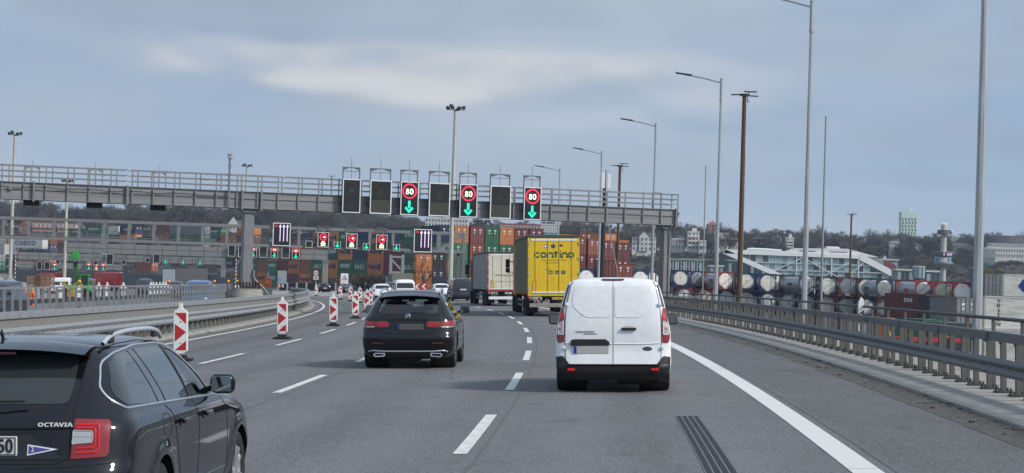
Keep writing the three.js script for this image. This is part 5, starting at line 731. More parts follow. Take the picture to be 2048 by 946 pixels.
  for (const s of [-1, 1]) { const L1 = part('rear_lamp', [rbox(0.62, 0.17, 0.08, 0.03, s * 0.9, 0.88, 0.0)], std(0.4, 0.36, 0.3, 0.5), o); for (let i = 0; i < 3; i++) part('lamp_lens', [cyl(0.062, 0.062, 0.03, 16, s * 0.9 + (i - 1) * 0.19, 0.88, 0.045, Math.PI / 2)], i === 1 ? mats.clearLamp : mats.redLamp, L1); part('triangle_reflector', [extrude([[-0.08, 0], [0.08, 0], [0, 0.13]], 0.01).translate(s * 0.86, 0.68, 0.0)], mats.redLamp, o); part('mud_flap', [box(0.5, 0.45, 0.015, s * 0.98, 0.42, -0.75)], MT.rubber, o); part('marker_lamp', [sph(0.04, s * 1.24, 0.95, 0.06)], mats.redGlow, o); }
  { const p = part('number_plate', [box(0.52, 0.115, 0.012, 0.16, 0.89, 0.02)], doorTex === flagsTex ? std(0.75, 0.5, 0.05, 0.5) : std(0.6, 0.6, 0.58, 0.5), o); part('plate_lettering', [letters(doorTex === flagsTex ? 'FL 70 43' : 'HH 31', 0.07, 0.003).translate(0.18, 0.89, 0.028)], MT.black, p); part('country_strip', [box(0.05, 0.11, 0.004, -0.08, 0.89, 0.028)], mats.blue, p); }
  for (const u of [1.9, 3.2, 4.5, L - 0.5, L + 2.9]) for (const s of [-1, 1]) wheel(o, s * 1.08, u, 0.5, 0.36, 'steel', 0.1);
  part('cab', [rbox(2.45, 2.5, 2.1, 0.16, 0, 2.15, -L - 2.2), rbox(2.3, 0.5, 1.6, 0.2, 0, 3.5, -L - 2.0)], cabMat, o); part('cab_fairing', [box(0.03, 1.5, 0.5, -1.24, 2.2, -L - 0.95), box(0.03, 1.5, 0.5, 1.24, 2.2, -L - 0.95)], cabMat, o);
  for (const s of [-1, 1]) { part('wing_mirror', [rbox(0.24, 0.5, 0.16, 0.05, s * 1.55, 2.75, -L - 2.95), rbox(0.24, 0.26, 0.16, 0.05, s * 1.55, 2.36, -L - 2.95), beam(V(s * 1.2, 2.85, -L - 3.0), V(s * 1.5, 2.85, -L - 3.0), 0.05, 0.05)], MT.black, o); part('side_guard', [box(0.03, 0.12, 5, s * 1.24, 0.75, -8.2), box(0.03, 0.12, 5, s * 1.24, 0.5, -8.2)], MT.galvDark, o); }
  return o;
}
lorry('curtain_lorry', 'yellow backed curtain-sided lorry lettered contino, right of the cream lorry', 1107.5, 98.6, -0.046, 4.02, flagsTex, std(0.15, 0.142, 0.07, 0.7, 0, { map: blotT }), std(0.6, 0.47, 0.04, 0.5), std(0.6, 0.2, 0.05, 0.5));
lorry('curtain_lorry', 'cream backed lorry with grey curtain sides, ahead of the yellow lorry', 1012, 138.5, -0.094, 3.78, creamTex, std(0.3, 0.295, 0.275, 0.7, 0, { map: blotT }), std(0.32, 0.05, 0.035, 0.5), MT.black);
// ---------- smaller cars ahead ----------
function car(name, label, cat, pos, q, sp, paint, lampY, opt = {}) {
  const S = skin(sp), o = thing(name, label, cat, pos, q), ax = sp.axles, wr = sp.wr, gl = sp.glass;
  part('body', S.body(40, [10, 18, 8]), paint, o);
  part('rear_window', [patch(soft(gl.rear, 0.06), (x, y) => S.rear(x, y, 0.006), 3)], mats.glass, o);
  if (gl.front) part('windscreen', [patch(soft(gl.front, 0.06), (x, y) => S.front(x, y, 0.006), 3)], mats.glass, o);
  for (const s of [-1, 1]) {
    for (const q2 of gl.side) part('side_window', [patch(soft(q2, 0.05), (u, y) => S.side(u, y, s, 0.005), 3)], mats.glass, o);
    part('rear_lamp', [patch(soft(lampY.map(([x, y]) => [s * x, y]), 0.03), (x, y) => { const k = Math.min(0.99, Math.abs(x) / S.w(y)); return V(s * k * S.w(y), y, -(S.ur(k * S.w(y), y) - 0.008)); }, 3)], mats.redLamp, o);
    mirror(o, s, S.w(1.0) - 0.02, sp.my ?? 1.02, sp.mu ?? 2.6, paint === mats.white ? mats.trim : paint, 1.1);
    part('wheel_arch', ax.map((a) => cyl(wr + 0.05, wr + 0.05, 0.06, 24, s * (S.x(a, wr) - 0.015), wr + 0.01, -a, 0, 0, Math.PI / 2)), MT.black, o);
    for (const a of ax) wheel(o, s * (S.x(a, 0.5) - 0.1), a, wr, 0.22, 'spoke', 0.2);
  }
  part('bumper', [patch(soft([[-sp.rows[3][3] * 0.93, 0.45], [sp.rows[3][3] * 0.93, 0.45], [sp.rows[3][3] * 0.9, 0.26], [-sp.rows[3][3] * 0.9, 0.26]], 0.05), (x, y) => S.rear(x, y, 0.012), 3)], opt.bumper ?? mats.trim, o);
  const py = opt.plateY ?? 0.75; part('number_plate', [rbox(0.52, 0.115, 0.012, 0.004, 0, py, -(S.ur(0.1, py) - 0.02))], std(0.66, 0.66, 0.64, 0.5), o);
  part('underside', [box(1.3, 0.12, sp.rows[3][2] - 0.8, 0, 0.2, -sp.rows[3][2] / 2)], MT.black, o);
  return o;
}
const scaleRows = (rows, kw, kh, kl) => rows.map(([y, a, b, w, D, E]) => [y * kh, a * kl, b * kl, w * kw, D, E]);
const hatchRows = [[0.2, 0.14, 3.9, 0.76, 0.4, 0.6], [0.35, 0.04, 4.0, 0.85, 0.4, 0.7], [0.5, 0, 4.05, 0.87, 0.4, 0.8], [0.62, 0.01, 4.04, 0.875, 0.4, 0.8], [0.75, 0.06, 3.9, 0.875, 0.42, 0.9], [0.9, 0.09, 3.5, 0.86, 0.42, 0.9], [1.0, 0.13, 3.05, 0.83, 0.42, 0.7], [1.15, 0.22, 2.8, 0.77, 0.42, 0.6], [1.3, 0.32, 2.5, 0.7, 0.42, 0.5], [1.4, 0.44, 2.2, 0.6, 0.4, 0.4], [1.45, 0.65, 1.9, 0.45, 0.35, 0.35], [1.475, 0.95, 1.6, 0.2, 0.2, 0.2], [1.48, 1.1, 1.4, 0.06, 0.1, 0.1]];
const hatch = { rows: hatchRows, axles: [0.75, 3.2], wr: 0.31, nr: 3, nf: 2.4, glass: { rear: [[-0.52, 1.34], [0.52, 1.34], [0.62, 1.04], [-0.62, 1.04]], front: [[-0.55, 1.33], [0.55, 1.33], [0.66, 1.02], [-0.66, 1.02]], side: [[[0.6, 1.3], [0.55, 1.05], [1.2, 0.98], [1.2, 1.33]], [[1.28, 1.33], [1.28, 0.97], [2.75, 0.97], [2.3, 1.28]]] } };
const hatchLamp = [[0.62, 0.98], [0.8, 0.98], [0.84, 0.82], [0.62, 0.86]];
const vanRows = scaleRows([[0.2, 0.12, 4.6, 0.82, 0.35, 0.6], [0.35, 0.02, 4.8, 0.92, 0.32, 0.7], [0.5, 0, 4.88, 0.94, 0.3, 0.8], [0.8, 0.05, 4.8, 0.952, 0.26, 0.9], [1.05, 0.07, 4.3, 0.945, 0.26, 0.8], [1.2, 0.09, 3.9, 0.92, 0.26, 0.7], [1.5, 0.16, 3.55, 0.865, 0.26, 0.6], [1.75, 0.24, 3.2, 0.8, 0.26, 0.5], [1.87, 0.32, 2.9, 0.72, 0.28, 0.4], [1.93, 0.45, 2.5, 0.55, 0.25, 0.3], [1.96, 0.9, 1.8, 0.2, 0.2, 0.2], [1.965, 1.2, 1.5, 0.06, 0.1, 0.1]], 1, 1, 1);
const van = { rows: vanRows, axles: [0.95, 3.95], wr: 0.34, nr: 4, nf: 2.5, my: 1.25, mu: 3.3, glass: { rear: [[-0.68, 1.75], [0.68, 1.75], [0.78, 1.22], [-0.78, 1.22]], front: [[-0.66, 1.75], [0.66, 1.75], [0.8, 1.25], [-0.8, 1.25]], side: [[[0.5, 1.68], [0.45, 1.22], [1.7, 1.2], [1.7, 1.7]], [[1.8, 1.7], [1.8, 1.2], [2.7, 1.2], [2.7, 1.68]], [[2.8, 1.66], [2.8, 1.2], [3.7, 1.2], [3.3, 1.62]]] } };
car('passenger_van', 'dark navy passenger van with large rear window, ahead of the cream lorry', 'van', vehPos(927, 171), vehQ(-0.15), van, mats.navy, [[0.78, 1.15], [0.9, 1.15], [0.92, 0.85], [0.8, 0.85]], { bumper: mats.navy, plateY: 0.98 });
car('white_hatchback', 'white hatchback half hidden behind the dark navy passenger van', 'car', vehPos(884, 190), vehQ(-0.17), hatch, mats.white, hatchLamp);
car('white_hatchback', 'white hatchback in the left lane just above the delineators beside the black SUV', 'car', vehPos(765, 172), vehQ(-0.15), hatch, mats.white, hatchLamp);
{ const o = car('white_estate_van', 'white high-roofed car with large rear window right above the black SUV roof', 'van', vehPos(811, 166), vehQ(-0.15), { ...van, rows: scaleRows(vanRows, 0.955, 0.945, 0.92), axles: [0.85, 3.6], wr: 0.32, glass: { ...van.glass, rear: [[-0.66, 1.55], [0.66, 1.55], [0.72, 1.12], [-0.72, 1.12]], side: [[[0.5, 1.55], [0.45, 1.15], [1.5, 1.15], [1.5, 1.58]], [[1.6, 1.58], [1.6, 1.12], [3.0, 1.12], [2.7, 1.5]]] } }, mats.white, [[0.76, 1.45], [0.83, 1.42], [0.87, 0.85], [0.78, 0.85]], { plateY: 0.8 }); }
car('dark_saloon', 'dark car with pale roof bars partly hidden between the two white cars', 'car', vehPos(788, 196), vehQ(-0.18), { ...hatch, rows: scaleRows(hatchRows, 1.02, 1.08, 1.1) }, mats.navy, hatchLamp);
const saloonRows = [[0.2, 0.16, 4.3, 0.78, 0.45, 0.7], [0.35, 0.05, 4.45, 0.88, 0.45, 0.8], [0.5, 0, 4.5, 0.9, 0.45, 0.9], [0.65, 0.01, 4.48, 0.905, 0.45, 0.9], [0.8, 0.04, 4.3, 0.9, 0.45, 0.9], [0.9, 0.08, 3.8, 0.885, 0.45, 0.9], [0.96, 0.2, 3.4, 0.86, 0.45, 0.8], [1.0, 0.55, 3.15, 0.82, 0.45, 0.7], [1.1, 0.8, 2.9, 0.76, 0.45, 0.6], [1.25, 1.1, 2.55, 0.67, 0.45, 0.5], [1.34, 1.35, 2.2, 0.55, 0.35, 0.35], [1.375, 1.6, 1.95, 0.2, 0.15, 0.15], [1.38, 1.7, 1.85, 0.06, 0.07, 0.07]];
const saloon = { rows: saloonRows, axles: [0.95, 3.6], wr: 0.32, nr: 3, nf: 2.4, glass: { rear: [[-0.5, 1.28], [0.5, 1.28], [0.66, 1.03], [-0.66, 1.03]], front: [[-0.5, 1.28], [0.5, 1.28], [0.66, 1.03], [-0.66, 1.03]], side: [[[1.05, 1.2], [0.85, 1.02], [1.7, 1.0], [1.7, 1.28]], [[1.78, 1.28], [1.78, 1.0], [2.9, 1.0], [2.4, 1.24]]] } };
car('dark_saloon', 'black low roadster far ahead, leftmost car on the bend', 'car', vehPos(650.5, 294), vehQ(-0.2), { ...saloon, rows: scaleRows(saloonRows, 1.02, 0.97, 0.95) }, mats.black, [[0.6, 0.85], [0.82, 0.86], [0.86, 0.74], [0.64, 0.74]], { bumper: mats.black, plateY: 0.6 });
car('dark_saloon', 'dark blue grey saloon behind the orange lamp delineator', 'car', vehPos(694, 252), vehQ(-0.19), saloon, phys(0.03, 0.037, 0.052, { roughness: 0.4, metalness: 0.3, clearcoat: 1, clearcoatRoughness: 0.05 }), [[0.6, 0.88], [0.82, 0.9], [0.86, 0.74], [0.64, 0.74]], { bumper: mats.navy, plateY: 0.6 });
{ // tarpaulin lorry ahead of the white cars
  const o = thing('tarpaulin_truck', 'small lorry with a dull olive tarpaulin showing over the white high-roofed car', 'lorry', vehPos(806, 205), vehQ(-0.19)); const t = std(0.19, 0.185, 0.15, 0.9, 0, { map: blotT });
  part('tarpaulin', [extrude(soft([[-1.1, 0.95], [1.1, 0.95], [1.1, 2.35], [0.95, 2.5], [-0.95, 2.5], [-1.1, 2.35]], 0.1), 4.2).translate(0, 0, -4.3)], t, o); part('load_bed', [box(2.2, 0.12, 4.4, 0, 0.88, -2.2)], MT.darkSteel, o); part('cab', [rbox(2.0, 1.6, 1.7, 0.15, 0, 1.3, -5.4)], mats.white, o); for (const u of [1.0, 5.3]) for (const s of [-1, 1]) wheel(o, s * 0.85, u, 0.38, 0.24, 'steel');
}
// ---------- container yard ----------
const CC = { orange: [0.66, 0.21, 0.055], maroon: [0.18, 0.042, 0.04], green: [0.018, 0.15, 0.07], navy: [0.02, 0.034, 0.085], teal: [0.10, 0.34, 0.32], brown: [0.28, 0.078, 0.045], grey: [0.22, 0.23, 0.24], white: [0.62, 0.61, 0.57], blue: [0.03, 0.09, 0.28], dark: [0.045, 0.048, 0.055] };
const CM = {}; for (const [k, v] of Object.entries(CC)) CM[k] = std(...v, 0.6, 0.05, { map: blotT });
const CMd = {}; for (const [k, v] of Object.entries(CC)) CMd[k] = std(...v.map((x) => x * 0.82), 0.65, 0.05, { map: blotT });
const tones = {}, toned = (c, v) => tones[c + v] ??= (() => { const m = CM[c].clone(); const k = [1, 0.8, 1.12][v], w = [0, 0.02, 0.035][v]; m.color.setRGB(...CC[c].map((x) => Math.min(0.8, x * k + w))); m.map = rep(blotT, [1, 0.7, 1.6][v], 1); return m; })();
const cname = { orange: 'orange', maroon: 'dark maroon', green: 'green', navy: 'navy blue', teal: 'pale teal', brown: 'red brown', grey: 'grey', white: 'white', blue: 'blue', dark: 'charcoal' };
const letterM = std(0.7, 0.7, 0.68, 0.6), letterN = std(0.02, 0.03, 0.14, 0.6);
const logoGeo = {};
const logo = (s, size, d = 0.01, sx = 1) => (logoGeo[s + size] ??= letters(s, size, d, sx));
const protoC = {};
function containerProto(L, H) {
  const W = 2.44, key = L + '_' + H; if (protoC[key]) return protoC[key];
  const e = 0.1, fr = []; for (const x of [-1, 1]) for (const z of [0, 1]) fr.push(box(0.14, H, 0.14, x * (W / 2 - 0.07), H / 2, z ? -L + 0.07 : -0.07)); for (const x of [-1, 1]) for (const y of [e / 2, H - e / 2]) fr.push(box(e, e, L - 0.28, x * (W / 2 - 0.06), y, -L / 2)); for (const z of [-0.06, -L + 0.06]) for (const y of [e / 2, H - e / 2]) fr.push(box(W - 0.28, e, e, 0, y, z));
  for (const x of [-1, 1]) for (const y of [0.06, H - 0.06]) for (const z of [-0.08, -L + 0.08]) fr.push(box(0.18, 0.122, 0.18, x * (W / 2 - 0.088), y, z));
  const n = Math.round(L / 0.28), prof = []; for (let i = 0; i < n; i++) { const z = -0.14 - (L - 0.28) * i / n, s = (L - 0.28) / n; prof.push([0, z], [0, z - s * 0.3], [-0.04, z - s * 0.5], [-0.04, z - s * 0.8]); } prof.push([0, -L + 0.14]);
  const wall = (s) => grid(prof.length - 1, 1, (u, v) => { const p = prof[Math.round(u * (prof.length - 1))]; return V(s * (W / 2 - 0.03 + p[0]), 0.1 + v * (H - 0.2), p[1]); }).toNonIndexed(); const flat = (g) => { g.computeVertexNormals(); return g; };
  const door = (s) => [box(W / 2 - 0.17, H - 0.22, 0.05, s * (W / 4 - 0.07), H / 2, -0.06), ...[0.25, 0.5, 0.75].map((t) => box(W / 2 - 0.3, 0.05, 0.02, s * (W / 4 - 0.07), H * t, -0.028))];
  const bars = (s) => [0.22, 0.72].flatMap((t) => [cyl(0.025, 0.025, H - 0.1, 6, s * t, H / 2, 0.0), box(0.13, 0.1, 0.05, s * t, H * 0.32, 0.01), box(0.13, 0.1, 0.05, s * t, H * 0.08, 0.005), box(0.13, 0.1, 0.05, s * t, H * 0.92, 0.005)]);
  const mark = (s) => [box(0.34, 0.2, 0.006, s * 0.5, H * 0.78, -0.02), box(0.26, 0.12, 0.006, s * 0.5, H * 0.62, -0.02), box(0.03, H * 0.12, 0.004, s * 0.5, H * 0.7, -0.021)];
  return (protoC[key] = { frame: merge(fr), wallL: flat(wall(-1)), wallR: flat(wall(1)), roof: box(W - 0.12, 0.03, L - 0.2, 0, H - 0.03, -L / 2), end: box(W - 0.26, H - 0.2, 0.04, 0, H / 2, -L + 0.06), floor: box(W - 0.2, 0.06, L - 0.2, 0, 0.13, -L / 2), doorL: merge(door(-1)), doorR: merge(door(1)), barL: merge(bars(-1)), barR: merge(bars(1)), markL: merge(mark(-1)), markR: merge(mark(1)) });
}
const contCache = {};
function container(col, L, H, label, pos, q, group, opt = {}) {
  const p = containerProto(L, H), vr = Math.floor(rnd(0, 3)), key = [col, vr, L, H, opt.logo, opt.noMark].join();
  let o = contCache[key];
  if (!o) {
    o = contCache[key] = thing('shipping_container', label, 'container', pos, q, group); const m = toned(col, vr);
    part('frame', p.frame, CMd[col], o); part('side_wall', p.wallL, m, o); part('side_wall', p.wallR, m, o); part('roof', p.roof, m, o); part('end_wall', p.end, m, o); part('floor', p.floor, CMd[col], o);
    for (const s of ['L', 'R']) { const d = part('door', p['door' + s], m, o); part('lock_bar', p['bar' + s], col === 'orange' ? std(0.6, 0.3, 0.1, 0.5) : CMd[col], d); if (!opt.noMark) part('markings', p['mark' + s], letterM, d); }
    if (opt.logo) { const [s, size, y, z, lm, sx] = opt.logo; part('lettering', logo(s, size, 0.02, sx).clone().rotateY(-Math.PI / 2).translate(-1.222, y, z), lm === 'n' ? letterN : letterM, o); }
    if (opt.mark) part('emblem', opt.mark, letterN, o);
    return o;
  }
  return dup(o, label, pos, q, group);
}
const evergreen = ['EVERGREEN', 0.72, 1.75, -6.1, 'w', 1.5], hapag = ['Hapag-Lloyd', 0.85, 1.6, -6.6, 'n', 1.3], uasc = ['U A S C', 0.85, 1.6, -6.1, 'w', 1.9], cosco = ['COSCO', 0.8, 1.6, -6.1, 'w', 1.6], evergreenSmall = ['EVERGREEN', 0.45, 1.2, -6.1, 'w', 1.3];
const hapMark = () => extrude([[-0.8, 0.4], [-0.3, 0.9], [0.1, 0.9], [-0.1, 0.5], [0.3, 0.1], [-0.2, -0.5], [-0.6, -0.5], [-0.5, 0]], 0.02).rotateY(-Math.PI / 2).translate(-1.222, 1.5, -2.4);
const ords = ['first', 'second', 'third', 'fourth', 'fifth', 'sixth', 'seventh', 'eighth', 'ninth', 'tenth', 'eleventh', 'twelfth', 'thirteenth', 'fourteenth', 'fifteenth', 'sixteenth'], tierN = ['top', 'second highest', 'third highest', 'fourth highest', 'fifth highest', 'lowest'];
{
  const PHI = 18 * Math.PI / 180, H = 2.9, C = at(911, 451, 333), v = V(-Math.sin(PHI), 0, -Math.cos(PHI)), r = V(Math.cos(PHI), 0, -Math.sin(PHI)), q = yawQ(PHI), yTop = C.y;
  // end-on stacks to the right of the corner
  const cols = [['orange', 'green', 'green', 'orange', 'green'], ['maroon', 'brown', 'maroon', 'green', 'maroon'], ['green', 'green', 'orange', 'maroon', 'brown'], ['orange', 'green', 'maroon', 'orange', 'navy'], ['maroon', 'orange', 'brown', 'maroon', 'green'], ['maroon', 'maroon', 'brown', 'orange', 'maroon'], ['teal', 'brown', 'maroon', 'brown', 'brown'], ['orange', 'maroon', 'brown', 'maroon', 'maroon'], ['brown', 'maroon', 'maroon', 'brown', 'orange'], ['brown', 'maroon', 'brown', 'maroon', 'maroon'], ['maroon', 'brown', 'maroon', 'brown', 'brown'], ['maroon', 'maroon', 'brown', 'maroon', 'orange']];
  cols.forEach((col, i) => { const base = C.clone().addScaledVector(r, 1.25 + i * 2.62 + rnd(-0.05, 0.05)).addScaledVector(v, rnd(0, 0.35)), drop = i > 5 ? (i - 5) * 0.25 + 0.3 : 0; col.forEach((c, k) => container(c, 12.19, H, `${cname[c]} container, door end on, ${tierN[k]} in the ${ords[i]} stack right of the corner`, base.clone().setY(yTop - (k + 1) * H - drop), q, 'door end stacks by the bend', {})); });
  // stack behind the antenna mast: brown and orange, farther right
  [[1173, ['brown', 'brown', 'brown', 'orange']], [1198, ['maroon', 'brown', 'brown', 'maroon']], [1222, ['orange', 'brown', 'maroon', 'brown']], [1246, ['orange', 'orange', 'brown', 'brown']]].forEach(([px, col], i) => { const top = [465, 476, 467, 480][i], P = at(px, top, 372 + i * 6); col.forEach((c, k) => container(c, 12.19, 2.59, `${cname[c]} container, ${tierN[k]} of the ${ords[i]} stack behind the dark antenna mast`, P.clone().setY(P.y - (k + 1) * 2.59), yawQ(PHI - 0.12), 'stacks behind the antenna mast', {})); });
  // long sides receding to the left
  const rows = [
    ['navy', 'green', 'navy', 'orange', 'navy', 'green', 'orange', 'orange', 'navy', 'maroon', 'orange', 'green', 'grey', 'navy', 'green'],
    ['green', 'green', 'maroon', 'orange', 'navy', 'orange', 'green', 'orange', 'orange', 'navy', 'brown', 'orange', 'green', 'maroon', 'orange'],
    ['brown', 'green', 'maroon', 'orange', 'green', 'green', 'orange', 'green', 'brown', 'orange', 'maroon', 'green', 'brown', 'green', 'navy'],
    ['navy', 'maroon', 'green', 'green', 'orange', 'green', 'orange', 'brown', 'orange', 'maroon', 'green', 'green', 'orange', 'brown', 'maroon'],
    ['maroon', 'brown', 'green', 'brown', 'brown', 'green', 'green', 'brown', 'orange', 'maroon', 'green', 'brown', 'orange', 'brown', 'green']];
  const W2 = 1.22;
  rows.forEach((row, k) => row.forEach((c, j) => {
    const t = j * 12.4, P = C.clone().addScaledVector(r, W2 - 1.25 + 1.25).addScaledVector(v, t + (j ? 0.2 : 0.05)); P.addScaledVector(r, -2.62).setY(yTop - (k + 1) * H - (k && j > 8 ? 0.1 : 0));
    if (k === 0 && j > 11) return;
    const lg = c === 'green' ? (j % 3 === 1 ? uasc : evergreen) : c === 'orange' ? hapag : null, lab = `${cname[c]} container seen along its side, ${tierN[k]} tier, ${ords[j]} from the corner stack`;
    container(c, 12.19, H, lab, P, q, 'side-on container wall', lg ? { logo: lg, mark: c === 'orange' ? hapMark() : null } : {});
  }));
  // farther stacks at the left, behind the gantries
  const pal = ['orange', 'green', 'navy', 'maroon', 'grey', 'orange', 'brown', 'green', 'white', 'navy', 'grey', 'green'];
  for (let i = 0; i < 16; i++) {
    const px = 516 - i * 34, d = 640 + (i % 3) * 12, top = 452 + (i % 5 === 1 ? 17 : 0) + (i > 11 ? 20 : 0) + (i % 4 === 2 ? 5 : 0), P = at(px, top, d);
    for (let k = 0; k < 4; k++) { const c = pal[(i * 5 + k * 3 + (i >> 1)) % pal.length]; container(c, 12.19, 2.75, `${cname[c]} container, ${tierN[k]} of the ${ords[i]} far stack left of the gantry leg`, P.clone().setY(P.y - (k + 1) * 2.75), yawQ(0.62), 'far stacks behind the left gantries', c === 'green' && k % 2 === 0 ? { logo: evergreen } : c === 'navy' ? { logo: cosco } : {}); }
  }
  // white boxes with the big company lettering at the far left
  container('white', 12.19, 2.6, 'white container lettered COSCO between the left masts', at(90, 497.5, 560), yawQ(1.1), null, { logo: ['COSCO', 1.1, 1.5, -6.1, 'n', 1.5], noMark: true });
  container('white', 12.19, 2.75, 'white topped blue box at the left edge under the gantry', at(16, 509, 540), yawQ(0.9), null, { noMark: true });
  [[849, ['orange', 'orange', 'orange'], 306, 508], [877, ['dark', 'navy', 'dark'], 309, 505]].forEach(([px, col, d, top], i) => { const P = at(px, top, d); col.forEach((c, k) => container(c, 12.19, 2.59, `${cname[c]} container, ${tierN[k]} of the ${i ? 'dark stack right of' : 'orange stack behind'} the bare tree`, P.clone().setY(P.y - (k + 1) * 2.59), yawQ(0.08), null, {})); });
  // brown boxes just beyond the barrier behind the van
  container('maroon', 6.06, 2.9, 'plain dark brown container left of the tall brown mast behind the van', at(1214, 564, 262), yawQ(0.05), null, { noMark: true });
  container('brown', 6.06, 2.6, 'red brown container with door bars right of the brown mast behind the van', at(1248, 566, 268), yawQ(0.05), null, {});
}
// ---------- tank containers ----------
const frameM = { blue: std(0.014, 0.028, 0.095, 0.5), red: std(0.2, 0.025, 0.025, 0.5), brown: std(0.13, 0.035, 0.03, 0.6), dark: std(0.02, 0.026, 0.045, 0.5), maroon: std(0.2, 0.03, 0.045, 0.5) }, shellM = { cream: std(0.83, 0.8, 0.7, 0.5, 0, { map: blotSoft }), white: std(0.84, 0.84, 0.82, 0.5, 0, { map: blotSoft }), silver: std(0.42, 0.44, 0.46, 0.36, 0.6, { map: blotT }), grey: std(0.4, 0.41, 0.41, 0.5, 0.2, { map: blotT }), green: std(0.3, 0.32, 0.26, 0.6, 0.1, { map: blotT }) };
const tankG = (() => {
  const W = 2.44, H = 2.59, L = 6.06, fr = [], post = 0.13;
  for (const x of [-1, 1]) for (const z of [-0.07, -L + 0.07]) fr.push(box(post, H, post, x * (W / 2 - 0.066), H / 2, z)); for (const x of [-1, 1]) for (const y of [0.07, H - 0.07]) fr.push(box(0.09, 0.11, L - 0.26, x * (W / 2 - 0.06), y, -L / 2)); for (const z of [-0.07, -L + 0.07]) for (const y of [0.066, H - 0.066]) fr.push(box(W - 0.26, post, 0.12, 0, y, z));
  const gus = []; for (const z of [-0.075, -L + 0.015]) for (const [sx, sy] of [[-1, 0], [1, 0], [-1, 1], [1, 1]]) { const x0 = sx * (W / 2 - 0.12), y0 = sy ? H - 0.12 : 0.12, a = 0.72; const pts = [[x0, y0], [x0 - sx * a, y0], [x0, y0 + (sy ? -a : a)]]; gus.push(extrude(sx * (sy ? -1 : 1) > 0 ? pts : pts.reverse(), 0.06).translate(0, 0, z)); }
  const cy = H / 2, R = 1.1, P = [[0.02, 0.02], [0.6, 0.01], [0.95, -0.01], [1.06, -0.04], [R, -0.12]].map(([a, b]) => new THREE.Vector2(a, b)), cap = new THREE.LatheGeometry(P, 32).rotateX(Math.PI / 2).translate(0, cy, -0.1), cap2 = cap.clone().rotateY(Math.PI).translate(0, 0, -L);
  const barrel = new THREE.CylinderGeometry(R, R, L - 0.46, 36, 1, true).rotateX(Math.PI / 2).translate(0, cy, -L / 2), bands = [1.2, 2.4, 3.6, 4.8].map((z) => new THREE.CylinderGeometry(R + 0.012, R + 0.012, 0.06, 36, 1, true).rotateX(Math.PI / 2).translate(0, cy, -z));
  const walk = [box(0.5, 0.04, L - 0.4, 0.3, H - 0.04, -L / 2)], ladder = [box(0.04, 2.1, 0.04, 0.62, 1.3, 0.02), box(0.04, 2.1, 0.04, 0.95, 1.3, 0.02), ...[0, 1, 2, 3, 4, 5].map((i) => box(0.3, 0.035, 0.035, 0.785, 0.5 + i * 0.33, 0.02))], valve = [rbox(0.6, 0.3, 0.2, 0.05, 0, 0.2, 0.0)], label = [box(0.5, 0.05, 0.01, 0, cy + 0.72, -0.085), box(0.75, 0.035, 0.01, 0, cy - 0.28, -0.095)], disc = cyl(0.16, 0.16, 0.02, 20, 0, cy + 0.06, -0.092, Math.PI / 2);
  return { frame: merge(fr), gussets: gus, cap, cap2, barrel, bands, walk: merge(walk), ladder: merge(ladder), valve: merge(valve), label: merge(label), disc };
})();
const tankCache = {};
function tank(f, s, mark, lad, label, pos, q, group) {
  const key = [f, s, mark, lad].join(); if (tankCache[key]) return dup(tankCache[key], label, pos, q, group);
  const o = tankCache[key] = thing('tank_container', label, 'tank container', pos, q, group);
  part('frame', tankG.frame, frameM[f], o); tankG.gussets.forEach((g) => part('gusset', g, frameM[f], o)); part('barrel', tankG.barrel, s === 'cream' || s === 'white' ? shellM.silver : shellM[s], o); tankG.bands.forEach((g) => part('band', g, shellM.grey, o)); part('end_cap', tankG.cap, shellM[s], o); part('end_cap', tankG.cap2, shellM[s], o); part('walkway', tankG.walk, MT.galv, o);
  if (lad) part('ladder', tankG.ladder, shellM.cream, o); part('valve_box', tankG.valve, lad ? shellM.cream : MT.darkSteel, o); part('markings', tankG.label, std(0.15, 0.15, 0.16, 0.6), o);
  if (mark === 'disc') part('emblem', tankG.disc, redM, o); else if (mark) { part('lettering', letters(mark, 0.24, 0.01, 1.3).translate(0, 1.25, -0.11), mark === 'TWS' ? redM : letterN, o); part('lettering', letters(mark, 0.4, 0.02, 1.3).rotateY(-Math.PI / 2).translate(-1.125, 1.3, -3), mark === 'TWS' ? redM : letterN, o); }
  return o;
}
